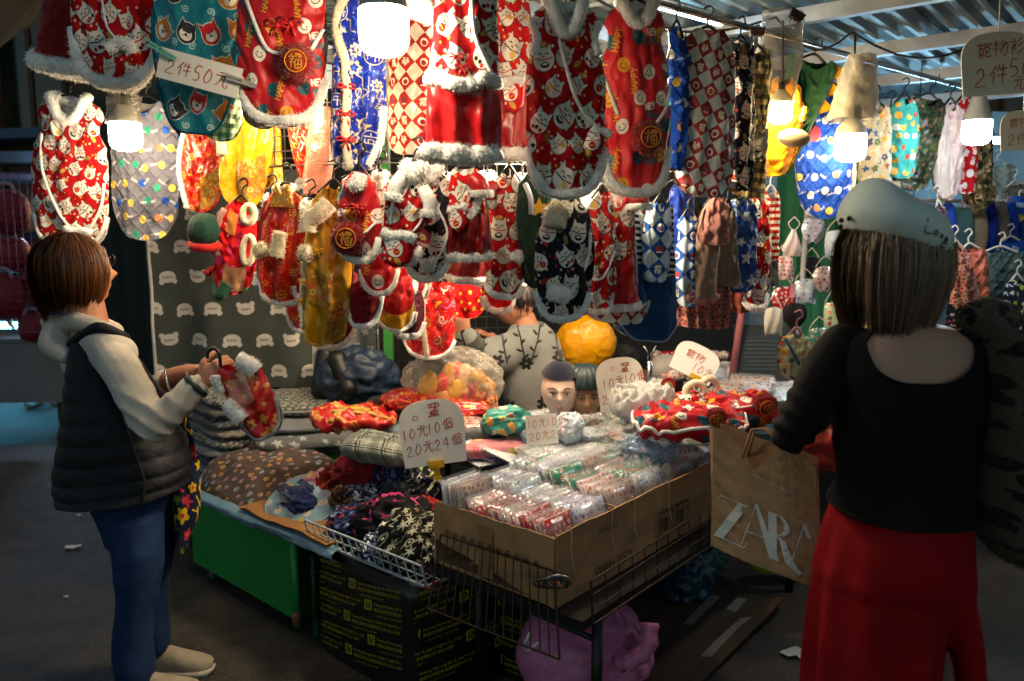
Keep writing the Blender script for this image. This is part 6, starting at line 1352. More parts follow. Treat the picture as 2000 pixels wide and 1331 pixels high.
# scarves, caps and neck warmers in the white basket
heap = [
 ('white plastic-navy paisley bandana in the middle of the wire basket', 715, 975, .50, (.10, .075, .055), 'bandana', 'cotton'), ('dark red rust flowered scarf behind the brown plaid cap', 668, 950, .52, (.085, .08, .06), 'rusty', 'cotton'), ('brown plaid cloth roll at the left of the paisley bandana', 678, 985, .49, (.055, .05, .05), 'plaid_brown', 'cotton'),
 ('bright crimson plush cloth below the plaid cushion', 712, 915, .60, (.10, .08, .06), '#7c0c1c', 'velvet'), ('small crimson cloth against the cardboard box', 828, 1002, .50, (.06, .05, .04), '#98101c', 'velvet'), ('black scarf with pink flowers in the wire basket', 770, 1015, .50, (.13, .09, .06), 'pinkflower', 'cotton'),
 ('black and cream snowflake neck warmer at the front of the wire basket', 805, 1052, .50, (.10, .08, .07), 'snow', 'cotton'), ('navy nordic patterned roll against the mask box', 812, 945, .56, (.09, .06, .05), 'nordic', 'knit'), ('dark navy patterned scarf below the front mask sign', 785, 915, .60, (.12, .09, .055), 'bluepink', 'cotton'),
 ('deep blue cloth with white lettering at the left end of the scarves', 590, 978, .48, (.12, .08, .05), '#0c1e4c', 'velvet'), ('pink plush toy like cushion above the deep blue cloth', 628, 945, .52, (.06, .05, .04), 'pinkbear', 'fleece'), ('dark patterned scarf at the left front of the wire basket', 690, 1022, .47, (.09, .07, .045), 'bluepink', 'cotton'),
 ('black fair isle scarf at the right front corner of the wire basket', 862, 1082, .46, (.09, .07, .04), 'fairisle', 'knit'), ('dark blue snow printed scarf along the wire front', 760, 1060, .455, (.12, .07, .04), 'bandana', 'cotton'), ('grey green cloth beside the nordic roll', 775, 965, .53, (.06, .05, .05), '#3c4a50', 'cotton')]
heap[0] = ('navy and white paisley bandana in the middle of the wire basket',) + heap[0][1:]
for i, (lab, u, v, z, r, key, kd) in enumerate(heap):
    t_ = crumple('scarf', lab, 'scarf', G(u, v, z), r, C(key, kd), 170 + i, i * 1.3, 'scarves and cloths heaped in the white wire basket', .5, fine=.2, n=(96, 56))
    if i == 9:
        mb = MB(); ribbon_text(mb, 'Sun', -.03, -.012, .05, y=-.082, lw=.12, ang=.6); mb.build('lettering', WHITEP, t_)
cushion('tray_lining', 'striped woven mat on the floor of the white wire basket', 'mat', S(.2, .72, .424), (.2, .16, .008), C('fairisle', 'knit'), 190, ANG1)

# ------------------------------------------------------------------ hand written price boards
def dome(w, h, k=.42, n=18, taper=.94):
    pts = [(-w / 2 * taper, 0), (w / 2 * taper, 0)]
    for i in range(n + 1):
        a = math.pi * i / n; ca = math.cos(a); pts.append((w / 2 * math.copysign(abs(ca) ** .7, ca), h * (1 - k) + h * k * math.sin(a) ** .8))
    return pts
def sign(name, label, c, w, h, lines, rot, shape='dome', ink=None, clip=False, group='hand written price boards', seed=1, lw=.085):
    t_ = thing(name, label, 'price sign', c, rot, group); mb = MB(); pl = dome(w, h) if shape == 'dome' else [(-w / 2, 0), (w / 2, 0), (w / 2, h), (-w / 2, h)]
    mb.prism(pl, -.0015, .0015); mb.build('board', SIGNW, t_, False); rr = random.Random(seed); mb = MB()
    for txt, x, z, hh, sk in lines: ribbon_text(mb, txt, x * w, z * h, hh * h, y=-.0026, lw=lw, ang=sk, rnd=rr, jig=.022)
    mb.build('lettering', ink or MARK, t_, False)
    if clip:
        yc = plain('yellow_plastic', '#c89a0a', .35); mb = MB(); mb.box((.0, -.006, .0), (.028, .008, .013)); mb.box((.0, -.004, -.028), (.011, .005, .02)); mb.box((0, -.004, -.05), (.014, .012, .005)); co = mb.build('yellow_clip_stand', yc, t_, False, loc=clip)
        mb = MB(); [mb.box((x, -.0155, -.004), (.003, .003, .008)) for x in (-.014, 0, .014)]; mb.build('clip_teeth', yc, co, False)
    return t_
p = P(852, 908, 2.72)
sign('price_sign', 'front dome topped price board with yellow clip', p, sz(128, p), sz(128, p), [('口', -.3, .68, .12, .0), ('罩', -.04, .72, .2, .1), ('10元10個', -.44, .42, .155, .14), ('20元24個', -.42, .17, .155, .12)], (-.12, -.1, .12), clip=(.0, -.004, .004), seed=3)
p = P(1217, 800, 3.02)
sign('price_sign', 'rear dome topped price board behind the display heads', p, sz(94, p), sz(102, p), [('口', -.2, .74, .1, 0), ('罩', .02, .7, .18, 0), ('10元10個', -.36, .43, .17, .12), ('20元24個', -.42, .14, .17, .12)], (-.1, -.1, .1), seed=4)
p = P(1060, 868, 2.9)
sign('price_card', 'small square price card standing on the mask packs below the display heads', p, sz(62, p), sz(58, p), [('10元10個', -.44, .56, .26, .06), ('20元24個', -.42, .14, .26, .06)], (-.15, -.05, .1), 'rect', seed=5, lw=.07)
p = P(384, 172, 2.4)
t_ = sign('price_card', 'white price card clipped across the teal vest reading two for 50', p, sz(162, p), sz(58, p), [('2件50元', -.41, .24, .46, 0)], (0, .26, 0), 'rect', ORANGEM, seed=6, lw=.075, group='price cards clipped to the clothes')
pg = plain('green_clear_plastic', '#5fae94', .25); pw = plain('clear_grey_plastic', '#9a9a98', .2)
for (x, z, mt, ro, lab) in ((-.115, .075, pg, .55, 'green clothes peg holding the left end of the white price card'), (.125, .05, pw, .32, 'clear clothes peg holding the right end of the white price card')):
    q = t_.matrix_basis @ Vector((x, -.012, z)); pgt = thing('clothes_peg', lab, 'peg', q, (0, ro, 0), 'clothes pegs'); 
    for zz in (-.005, .005):
        mb = MB(); mb.prism([(-.04, zz - .0035), (.045, zz - .003 - zz * .3), (.045, zz + .003 - zz * .3), (-.04, zz + .0035)], -.007, .007); mb.build('peg_jaw', mt, pgt, False)
    mb = MB(); mb.tube([(.0, y, .0075 * math.sin(y * 700)) for y in np.linspace(-.009, .009, 24)], .0012, 4); mb.build('spring', CHROME, pgt)
p = P(1948, 186, 2.35)
t_ = sign('price_board', 'hanging dome price board at the top right reading pet shirts two for 50', p, sz(148, p), sz(118, p), [('寵物衫', -.3, .58, .25, .08), ('2件', -.32, .14, .3, .08), ('50', .14, .28, .26, .1), ('元', .2, .06, .2, .05)], (0, -.07, .05), ink=ORANGEM, seed=7, lw=.07)
mb = MB(); mb.tube(catmull([(0, 0, sz(118, p) - .01), (.003, 0, .25), (-.004, 0, .34)], 4), .002, 5); mb.build('hanging_string', WHITEP, t_)
p = P(1996, 294, 3.0)
t_ = sign('price_board', 'smaller dome price board cut by the right edge, below the large one', p, sz(92, p), sz(76, p), [('寵物衫', -.32, .56, .24, .05), ('2件50', -.34, .14, .28, .05)], (0, -.05, .05), ink=ORANGEM, seed=8, lw=.07)
mb = MB(); mb.tube([(0, 0, .13), (0, 0, .6)], .002, 5); mb.build('hanging_string', WHITEP, t_)
p = P(1345, 735, 3.75)
t_ = sign('price_sign', 'bent white price board with yellow clip at the back of the stall', p, .22, .17, [('寵物', -.28, .5, .26, .0), ('10元', .0, .2, .24, .0)], (-.5, .45, -.2), clip=(.03, -.004, .004), seed=9)
# ------------------------------------------------------------------ people
def fuse(mb, voxel, smooth=4, name='body'):
    o = link(bpy.data.objects.new('fuse', mb.mesh('fuse', SKIN)))
    r = o.modifiers.new('r', 'REMESH'); r.mode = 'VOXEL'; r.voxel_size = voxel; r.use_smooth_shade = True
    if smooth: s_ = o.modifiers.new('s', 'SMOOTH'); s_.factor = .5; s_.iterations = smooth
    dg = bpy.context.evaluated_depsgraph_get(); me = bpy.data.meshes.new_from_object(o.evaluated_get(dg)); bpy.data.objects.remove(o); me.name = name
    return me
def get_co(me):
    a = np.empty(len(me.vertices) * 3, np.float64); me.vertices.foreach_get('co', a); return a.reshape(-1, 3)
def get_no(me):
    a = np.empty(len(me.vertices) * 3, np.float32); me.vertices.foreach_get('normal', a); return a.reshape(-1, 3).astype(float)
def finish(me, mat, parent, name, uvaxes=(0, 2), disp=None):
    co = get_co(me)
    if disp is not None:
        co = co + get_no(me) * disp(co)[:, None]; me.vertices.foreach_set('co', co.ravel())
    me.materials.clear(); me.materials.append(mat)
    uvl = me.uv_layers.get('UVMap') or me.uv_layers.new(name='UVMap'); idx = np.zeros(len(me.loops), np.int32); me.loops.foreach_get('vertex_index', idx)
    uvl.data.foreach_set('uv', co[idx][:, list(uvaxes)].astype(np.float32).ravel())
    me.polygons.foreach_set('use_smooth', [True] * len(me.polygons)); me.update()
    return addmesh(name, me, parent)
def limb(mb, pts, rs, n=5, seg=14, flat=None):
    q = catmull(pts, n); m = len(pts) - 1; r = [float(np.interp(i / n, range(len(rs)), rs)) for i in range(len(q))]
    mb.tube(q, r, seg, flat=flat); k = flat[1] if flat else 1
    mb.ball(q[0], r[0] * (1 if k == 1 else .8), 14, 9); mb.ball(q[-1], r[-1] * (1 if k == 1 else .8), 14, 9); return mb
def sil(rows, nphi=48, sub=5, phi0=None, cap=True):
    """closed body from picture silhouette rows (v, uL, uR, depth Y, half thickness m); returns grid of points, rings from first to last row"""
    R_ = np.array(rows, float); t = np.linspace(0, len(R_) - 1, (len(R_) - 1) * sub + 1)
    def ci(col):
        y = R_[:, col]; i = np.clip(t.astype(int), 0, len(y) - 2); f = t - i
        m = np.gradient(y); a, b, ma, mb_ = y[i], y[i + 1], m[i], m[i + 1]
        return (2 * f ** 3 - 3 * f ** 2 + 1) * a + (f ** 3 - 2 * f ** 2 + f) * ma + (-2 * f ** 3 + 3 * f ** 2) * b + (f ** 3 - f ** 2) * mb_
    v, ul, ur, Y, th = (ci(k) for k in range(5)); out = np.zeros((len(t), nphi, 3))
    for j in range(len(t)):
        L, Rr = P(ul[j], v[j], Y[j]), P(ur[j], v[j], Y[j]); c = (L + Rr) / 2; hw = (Rr - L) / 2
        y_ = c.y; b_ = min(th[j] * 1.08, y_ * .5); q_ = y_ * y_ - b_ * b_; m0, m1 = L.x / y_, Rr.x / y_          # the near side of a thick body shows wider: make room for it
        cx = (m0 + m1) * q_ / (2 * y_); a2 = (((m1 - m0) / 2 * q_) ** 2 - (b_ * cx) ** 2) / q_; c.x = cx; hw = Vector((math.sqrt(max(a2, (.55 * hw.x) ** 2)), 0, 0))
        for k in range(nphi):
            a = 6.2832 * k / nphi; ca, sa = math.cos(a), math.sin(a)
            ca = math.copysign(abs(ca) ** .85, ca); sa = math.copysign(abs(sa) ** .85, sa)
            p = c + hw * ca + Vector((0, sa * th[j], 0)); out[j, k] = p
    return out
def add_sil(mb, rows, nphi=32, sub=4):
    g_ = sil(rows, nphi, sub); mb.grid(g_, wrap=True, flip=True)
    for ring, rev in ((g_[0], False), (g_[-1], True)):
        b = len(mb.v); mb.v += [tuple(p) for p in ring]; mb.uv += [(0, 0)] * len(ring); f = list(range(b, b + len(ring))); mb.f.append(tuple(f if not rev else f[::-1])); mb.m.append(0)
    return mb
def head_points(mb, c, h, yaw, pitch=0.0, roll=0.0, nu=72, nv=60, face=1.0):
    """head about h tall with brow, eye sockets, nose, lips, chin; local -y is the face"""
    th = np.linspace(0, 6.2832, nu + 1)[:-1]; ph = np.linspace(0.02, math.pi - .02, nv); T, Ph = np.meshgrid(th, ph)
    x, y, z = np.sin(Ph) * np.cos(T), np.sin(Ph) * np.sin(T), np.cos(Ph)
    front = np.clip(-y, 0, 1); X = x * .35 * (1 - .22 * np.clip(-z, 0, 1) ** 1.5 * (1 + .3 * front)); Z = z * .5; Yy = y * .43 * (1 - .12 * np.clip(-z, 0, 1)) + .02
    Yy = Yy + .10 * np.clip(-z - .25, 0, 1) * np.clip(y, 0, 1)
    gs = lambda x0, z0, sx, sz_: np.exp(-((X - x0) / sx) ** 2 - ((Z - z0) / sz_) ** 2) * (front > .25)
    d = .095 * gs(0, -.10, .05, .055) + .05 * gs(0, -.03, .033, .10) + .018 * gs(0, .07, .16, .035) - .04 * gs(.13, .015, .065, .045) - .04 * gs(-.13, .015, .065, .045)
    d = d + .03 * gs(0, -.235, .075, .022) + .028 * gs(0, -.275, .06, .02) - .02 * gs(0, -.255, .09, .009) + .045 * gs(0, -.40, .08, .06) + .016 * gs(.17, -.12, .08, .08) + .016 * gs(-.17, -.12, .08, .08)
    Yy = Yy - d * face
    M = Matrix.Translation(c) @ Matrix.Rotation(yaw, 4, 'Z') @ Matrix.Rotation(pitch, 4, 'X') @ Matrix.Rotation(roll, 4, 'Y')
    pts = np.stack([X, Yy, Z], -1) * h; A = np.array(M); pts = pts @ A[:3, :3].T + A[:3, 3]
    mb.grid(pts, wrap=True, flip=True); return M
def hand(mb, wrist, palm_dir, up, curl=1.0, s=1.0, side=1, spread=.18):
    """palm, four fingers with bent knuckles and a thumb leaving the side near the wrist; side = +1 thumb on +lateral"""
    d = Vector(palm_dir).normalized(); n = Vector(up); n = (n - d * n.dot(d)).normalized(); lat = d.cross(n) * side; w = Vector(wrist)
    mb.tube([w - d * .03 * s, w, w + d * .035 * s, w + d * .075 * s, w + d * .088 * s], [.024 * s, .026 * s, .036 * s, .038 * s, .028 * s], 14, flat=(n, .48))
    for k, (off, ln, r) in enumerate(((.027, .070, .0088), (.009, .079, .0092), (-.009, .073, .0088), (-.026, .056, .0078))):
        a = w + d * .080 * s + lat * off * s; dirv = (d + lat * (off * spread * 10)).normalized(); pts = [a - d * .03 * s, a]; ang = 0
        for seg_l, bend in ((.42, .55), (.33, .75), (.25, .55)):
            ang += bend * curl; q = dirv * math.cos(ang) - n * math.sin(ang); pts.append(pts[-1] + q * ln * seg_l * s)
        mb.tube(pts, [r * s * 1.05, r * s * 1.05, r * s, r * .92 * s, r * .78 * s], 9); mb.ball(pts[-1], r * .8 * s, 9, 6)
    a = w + d * .02 * s + lat * .024 * s; q1 = (lat * .8 + d * .65 - n * .25).normalized(); q2 = (lat * .25 + d * .85 - n * (.35 * curl + .1)).normalized()
    pts = [a - lat * .012 * s, a, a + q1 * .035 * s, a + q1 * .035 * s + q2 * .03 * s, a + q1 * .035 * s + q2 * .055 * s]
    mb.tube(pts, [.014 * s, .0135 * s, .0112 * s, .0102 * s, .0082 * s], 10); mb.ball(pts[-1], .0084 * s, 9, 6)
    return mb
def hair_mat(name, col, tip):
    if name in MC: return MC[name]
    m, nt, b = newmat(name); at = nt.nodes.new('ShaderNodeNewGeometry'); cr = nt.nodes.new('ShaderNodeValToRGB')
    cr.color_ramp.elements[0].color = lin(col); cr.color_ramp.elements[1].color = lin(tip)
    nt.links.new(at.outputs['Random Per Island'], cr.inputs['Fac']); nt.links.new(cr.outputs[0], b.inputs['Base Color'])
    b.inputs['Roughness'].default_value = .42; b.inputs['Specular IOR Level'].default_value = .5; MC[name] = m; return m
def bob(parent, c, r, drop, face, gap, mat, n=1800, seed=1, tuck=.02, up=Vector((0, 0, 1)), lift=0.0, w=.0042, tmin=.05):
    """bobbed hair: drop(phi) = world z of the tips; face = azimuth of the face, gap = half angle left open below the brow"""
    rr = random.Random(seed); c = Vector(c)
    def path(phi, th0, k, ln, nn=15):
        pts = []; cp, sp = math.cos(phi), math.sin(phi); eq = 1.5; zt = drop(phi) + ln
        for i in range(9):
            th = th0 + (eq - th0) * i / 8; pts.append(c + Vector((r[0] * k * math.sin(th) * cp, r[1] * k * math.sin(th) * sp, r[2] * k * math.cos(th))))
        zb = pts[-1].z
        for i in range(1, nn - 8):
            t = i / (nn - 9); q = 1 + .05 * math.sin(t * 3.1) - tuck / max(r[0], .01) * t * t
            pts.append(Vector((c.x + r[0] * k * cp * q, c.y + r[1] * k * sp * q, zb + (zt - zb) * t)))
        return pts
    mb = MB(); rings = []
    N = 64; cols = [path(6.2832 * i / N, .02, .965, .028) for i in range(N)]
    def open_(phi):
        d = abs((phi - face + math.pi) % (2 * math.pi) - math.pi); return d < gap
    g_ = np.array([[tuple(cols[i][j]) for i in range(N)] for j in range(len(cols[0]))]); fs = []
    for j in range(len(g_) - 1):
        for i in range(N):
            if open_(6.2832 * (i + .5) / N) and j >= 5: continue
            a, b = j * N + i, j * N + (i + 1) % N; fs.append((a, a + N, b + N, b))
    mb.add(g_.reshape(-1, 3), fs); shell = mb.build('hair', mat, parent)
    mb = MB()
    for s_ in range(n):
        phi = rr.uniform(0, 6.2832); 
        if open_(phi): continue
        k = rr.uniform(.97, 1.03) if rr.random() < .96 else rr.uniform(1.03, 1.1); pts = path(phi, tmin + rr.random() ** .7 * 1.0, k, rr.gauss(0, .011) + .012 * math.sin(phi * 23 + 3 * math.sin(phi * 7))); jx = wob(seed * 7 + s_ % 97, 3, .5, 1.5, 1)
        ww = w * rr.uniform(.5, 1.4); L_ = []
        dphi = rr.uniform(-.05, .05)
        for i, p in enumerate(pts):
            t = i / (len(pts) - 1); rad = Vector((p.x - c.x, p.y - c.y, (p.z - c.z) * .4)).normalized(); tn = Vector((-rad.y, rad.x, 0)).normalized() if abs(rad.x) + abs(rad.y) > 1e-4 else Vector((1, 0, 0))
            p2 = p + tn * dphi * t * .1 + rad * .004 * math.sin(t * 5 + s_); wd = ww * (1 - .75 * t ** 3) * (.4 + .6 * min(1, t * 6)); L_ += [p2 - tn * wd / 2, p2 + tn * wd / 2 + rad * .001]
        mb.add(L_, [(2 * i, 2 * i + 1, 2 * i + 3, 2 * i + 2) for i in range(len(pts) - 1)])
    tag(mb.build('hair_strands', mat, shell), kind='stuff'); return shell

# ---------------- woman in the dark puffer vest, left
P_full = P
def P(u, v, Y): return P_full(u, v, Y * .937)
p1 = thing('person', 'woman at the left in dark quilted vest and blue jeans holding a red pet vest', 'person', Vector((-1.25, 2.55, 0)))
inv = p1.matrix_basis.inverted()
class Loc:                                     # collect in world space, store in the figure's own space
    pass
def to_local(me_or_o, root):
    if isinstance(me_or_o, bpy.types.Object): me_or_o.matrix_parent_inverse = Matrix.Translation(-Vector(root.location)) if tuple(root.rotation_euler) == (0, 0, 0) else root.matrix_basis.inverted()
    return me_or_o
class Root:
    """children given in world space under a root"""
def wchild(o, root): o.parent = root; return to_local(o, root)
Y1 = 2.80
mb = MB()
hM = head_points(mb, P(163, 538, Y1), .225, R(-40) + math.pi + R(0), pitch=R(-12)) if False else head_points(mb, P(160, 540, Y1 + .02), .215, R(128), pitch=R(-14))
limb(mb, [P(166, 590, Y1), P(180, 660, Y1)], [.058, .062]); limb(mb, [P(182, 680, Y1), P(215, 800, Y1), P(248, 940, Y1), P(252, 985, Y1)], [.07, .11, .12, .10], flat=((0, 1, 0), .8))
SHR, ELR, WRR = P(228, 712, 2.66), P(302, 828, 2.56), P(388, 750, 2.62)
SHL, ELL, WRL = P(160, 705, 2.95), P(285, 790, 3.0), P(388, 727, 2.86)
limb(mb, [SHR, ELR], [.042, .035]); limb(mb, [ELR, WRR], [.035, .026]); limb(mb, [SHL, ELL], [.05, .04]); limb(mb, [ELL, P(335, 742, 2.93), WRL], [.045, .04, .028])
hand(mb, WRR + Vector((.005, 0, .004)), (.8, .15, .52), (.12, -.95, .2), curl=1.15, s=.98, side=-1); hand(mb, WRL, (.9, -.35, .25), (-.1, .5, .85), curl=.9, s=.95, side=-1)
for leg in ([P(255, 985, 2.74), P(266, 1150, 2.66), P(264, 1331, 2.60)], [P(290, 985, 2.84), P(298, 1130, 2.83), P(303, 1262, 2.80)]): limb(mb, [leg[0], leg[1], Vector((leg[2].x, leg[2].y, .1))], [.045, .022, .019])
for q in (P(264, 1331, 2.60), P(303, 1262, 2.80)): limb(mb, [Vector((q.x, q.y, .055)), Vector((q.x + .1, q.y + .015, .045))], [.027, .017])
wchild(finish(fuse(mb, .0048, 3), SKIN, None, 'body'), p1)
gl = MB(); gl.tube(catmull([P(219, 498, 2.86), P(224, 504, 2.86), P(222, 517, 2.86), P(216, 516, 2.86), P(215, 501, 2.86)], 4), .003, 6); gl.rod(P(217, 503, 2.85), P(180, 515, 2.72), .0022, 6); wchild(gl.build('glasses', plain('dark_purple_frame', '#2a1c30', .3), None), p1)
HB = hair_mat('copper_brown_hair', '#2c160c', '#8a5224')
cz = P(140, 518, Y1)
za, zb = P(100, 606, Y1).z, P(200, 560, Y1).z
sh = bob(p1, cz, (.116, .112, .102), lambda ph: zb - .03 + (za - zb) * (.5 - .5 * math.cos(ph)) * .6 + .008 * math.sin(3 * ph), R(42), R(41), HB, 7000, 3, .03, w=.0024); to_local(sh, p1)
# hoodie: hood, shoulders and right sleeve
HOOD = C('#bcb8b0', 'cotton')
mb = MB(); limb(mb, [P(118, 634, 2.82), P(150, 630, 2.74), P(195, 637, 2.72), P(232, 660, 2.76)], [.034, .028, .024, .022]); limb(mb, [P(112, 640, 2.84), P(112, 668, 2.80), P(128, 694, 2.76)], [.036, .052, .03]); limb(mb, [P(86, 628, 2.82), P(108, 640, 2.80), P(112, 672, 2.80)], [.012, .03, .04]); limb(mb, [P(120, 640, 2.92), P(180, 632, 2.92), P(225, 648, 2.88)], [.036, .03, .024])
wchild(finish(fuse(mb, .007, 5), HOOD, None, 'hood', disp=lambda c_: .007 * (1 - 2 * np.abs(wob(201, 7, 2.5, 7)(c_ * np.array((1, 1, .5)))))), p1)
mb = MB(); limb(mb, [P(165, 668, 2.80), P(200, 672, 2.74), P(236, 690, 2.72)], [.05, .056, .056]); limb(mb, [P(205, 690, 2.74), SHR, P(262, 770, 2.60), ELR + Vector((0, 0, -.005))], [.056, .063, .061, .054]); limb(mb, [ELR, P(345, 792, 2.58), WRR + (ELR - WRR) * .08], [.054, .047, .037])
def wrk(c_):
    e1 = np.linalg.norm(c_ - np.array(tuple(ELR)), axis=1); a = np.exp(-(e1 / .11) ** 2); w_ = np.linalg.norm(c_ - np.array(tuple(WRR)), axis=1); b_ = np.exp(-(w_ / .10) ** 2)
    ax = np.array((.6, 0, .8)); return -.002 + .009 * a * (.5 - 1.4 * np.abs(np.sin(c_ @ ax * 62 + 3.5 * wob(203, 5, 1, 4)(c_)))) + .004 * b_ * np.sin(c_ @ np.array((.9, 0, -.4)) * 170 + 2 * wob(205, 4, 1, 3)(c_)) + .006 * wob(202, 8, 1.5, 6)(c_) + .006 * (1 - 2 * np.abs(wob(204, 8, 2, 7)(c_)))
wchild(finish(fuse(mb, .006, 4), HOOD, None, 'hoodie_sleeve', disp=wrk), p1)
mb = MB(); dC = (WRR - ELR).normalized(); mb.tube([WRR - dC * .022, WRR - dC * .017, WRR - dC * .004, WRR], [.033, .045, .044, .033], 20); wchild(mb.build('cuff_band', plain('dark_teal_band', '#123034', .7), None), p1)
mb = MB(); limb(mb, [SHL, ELL], [.07, .06]); limb(mb, [ELL, P(325, 748, 2.95)], [.06, .05]); wchild(finish(fuse(mb, .008, 4), HOOD, None, 'hoodie_sleeve'), p1)
mb = MB(); dL = (WRL - ELL).normalized(); mb.tube([WRL - dL * .03, WRL - dL * .018], .033, 16); wchild(mb.build('bracelet', plain('pale_bracelet', '#b8b0a4', .3), None), p1)
# quilted vest
VEST = plain('navy_nylon', '#070b15', .65, 0, .2, 12, (60, .4, .004, 'Object', 3.0, 'NOISE', (16, .7, .014)), spec=.35); VEST2 = plain('vest_lining', '#1c1c20', .6)
rows = [(650, 146, 230, 2.84, .09), (690, 134, 258, 2.82, .13), (740, 128, 290, 2.82, .16), (800, 122, 326, 2.81, .175), (860, 114, 352, 2.81, .185), (915, 106, 374, 2.81, .19), (955, 112, 376, 2.81, .21)]
g_ = sil(rows, 96, 16); H_ = len(g_); cc = g_.mean(axis=1, keepdims=True); arc = np.linspace(0, 1, H_)[:, None, None]; per = 9.5
ff = wob(210, 8, 2, 8); nz = ff(g_)[..., None]
k = 1 + .032 * np.abs(np.sin(np.pi * (arc * per + .09 * nz))) ** .6 + .02 * nz + .012 * (1 - 2 * np.abs(wob(211, 8, 4, 12)(g_)))[..., None]; tilt = (g_[..., :1] - cc[..., :1]); g_ = cc + (g_ - cc) * k; g_[..., 2:] += -.16 * tilt * np.clip(arc * 1.4 - .3, -.2, 1) * -1.0 * .6
mb = MB(); mb.grid(g_, uv=g_[..., [0, 2]], wrap=True, flip=True); inn = cc + (g_ - cc) * .9; mb.grid(np.concatenate([g_[-1:], inn[-1:] + np.array((0, 0, .02)), inn[-6:-5]]), wrap=True, flip=True); mb.grid(np.concatenate([inn[2:3], g_[:1]]), wrap=True, flip=True)
vo = wchild(mb.build('quilted_vest', VEST, None), p1)
mb = MB(); limb(mb, [P(140, 672, 2.75), P(190, 640, 2.70), P(245, 660, 2.74)], [.016, .018, .016]); wchild(mb.build('vest_collar', VEST, None), vo)
mb = MB(); mb.tube([Vector(q) + Vector((0, -.008, 0)) for q in g_[6::4, 82]], .004, 5); wchild(mb.build('side_seam', plain('seam_dark', '#0c0d10', .7), None), p1)
mb = MB(); mb.tube(catmull([P(322, 722, 2.62), P(328, 752, 2.60), P(338, 772, 2.60)], 5), .004, 6); wchild(mb.build('zip_end', CHROME, None), p1)
# jeans and shoes
JEAN = C('#122a4e', 'cotton')
mb = MB(); add_sil(mb, [(930, 170, 345, 2.80, .16), (980, 180, 342, 2.8, .165), (1040, 205, 336, 2.8, .16)])
add_sil(mb, [(1000, 196, 322, 2.74, .12), (1080, 222, 320, 2.69, .10), (1160, 224, 312, 2.66, .09), (1240, 218, 298, 2.63, .08), (1331, 230, 300, 2.60, .07), (1405, 234, 298, 2.59, .062)])
add_sil(mb, [(1000, 240, 340, 2.84, .11), (1090, 252, 338, 2.84, .075), (1160, 260, 328, 2.83, .065), (1230, 266, 328, 2.81, .055), (1270, 272, 330, 2.80, .05)])
def jw(c_):
    kn = np.exp(-((c_[:, 2] - .47) / .09) ** 2) + .7 * np.exp(-((c_[:, 2] - .16) / .07) ** 2) + .5 * np.exp(-((c_[:, 2] - .78) / .06) ** 2)
    return .006 * wob(221, 8, 1.5, 6)(c_) + .005 * (1 - 2 * np.abs(wob(223, 8, 2, 8)(c_))) + .007 * kn * (1 - 2 * np.abs(wob(222, 8, 3, 9)(c_ * np.array((.5, .5, 1)))))
wchild(finish(fuse(mb, .0075, 3), JEAN, None, 'jeans', disp=jw), p1)
SHOE = plain('beige_knit_shoe', '#8f8672', .85, 0, .1, 30, (240, .5, .002)); SOLE = plain('pale_rubber_sole', '#a8a498', .6)
def shoe(heel, d, L=.25):
    d = Vector(d).normalized(); o_ = Vector((heel.x, heel.y, 0)); n = Vector((-d.y, d.x, 0)); rows, r2 = [], []
    for i, (t, w, h) in enumerate(((0, .026, .06), (.08, .036, .085), (.25, .04, .088), (.45, .042, .075), (.65, .047, .056), (.82, .045, .044), (.94, .034, .034), (1, .012, .024))):
        c_ = o_ + d * (t * L); rows.append([tuple(c_ + n * w * math.cos(a) + Vector((0, 0, .022 + h * max(0, math.sin(a)) ** .7))) for a in np.linspace(0, math.pi, 15)]); 
        r2.append([tuple(c_ + n * (w + .005) * math.cos(a) + Vector((0, 0, .026 if math.sin(a) > 0 else (.002 + .010 * (t < .05 or t > .97))))) for a in np.linspace(0, 6.2832, 25)[:-1]])
    m1 = MB(); m1.grid(np.array(rows)); wchild(m1.build('shoe', SHOE, None), p1)
    m2 = MB(); m2.grid(np.array(r2), wrap=True); n_ = 24; m2.f += [tuple(range(n_ - 1, -1, -1)), tuple(len(r2) * n_ - n_ + i for i in range(n_))]; m2.m += [0, 0]; wchild(m2.build('shoe_sole', SOLE, None), p1)
q = P(303, 1262, 2.80); shoe(Vector((q.x - .05, q.y, 0)), (1, .04, 0)); q = P(264, 1331, 2.60); shoe(Vector((q.x - .05, q.y, 0)), (.97, .2, 0))
# things she carries
t = thing('tote_bag', 'colourful tropical flower printed cloth bag hanging at the hip of the woman in the vest', 'tote bag', P(362, 880, 2.85)); f = wob(230, 6, .6, 2.5, 3); rows, uv = [], []
for j in range(22):
    tt = j / 21; v = 895 + 178 * tt; ul = 336 + 6 * tt + 10 * max(0, tt - .8) * 5 * .6; ur = 390 + 5 * tt - max(0, tt - .6) * 85
    L, Rr = P(ul, v, 2.80), P(max(ur, ul + 6), v, 2.93); c_ = (L + Rr) / 2; h_ = (Rr - L) / 2; rows.append([tuple(c_ + h_ * math.cos(a) + Vector((.02, -.04, 0)) * math.sin(a) * (1 + .3 * f((a, tt, 1))) - Vector(t.location)) for a in np.linspace(0, 6.2832, 33)[:-1]]); uv.append([(a * .06, -tt * .34) for a in np.linspace(0, 6.2832, 33)[:-1]])
mb = MB(); mb.grid(np.array(rows), uv=np.array(uv), wrap=True); mb.build('bag_cloth', C('tropical'), t)
mb = MB(); mb.tube([q - Vector(t.location) for q in catmull([P(352, 798, 2.9), P(372, 850, 2.88), P(378, 900, 2.88)], 6)], .011, 8, flat=((0, 1, 0), .3), tile=1); mb.build('strap', C('tropical', rot=.5), t)
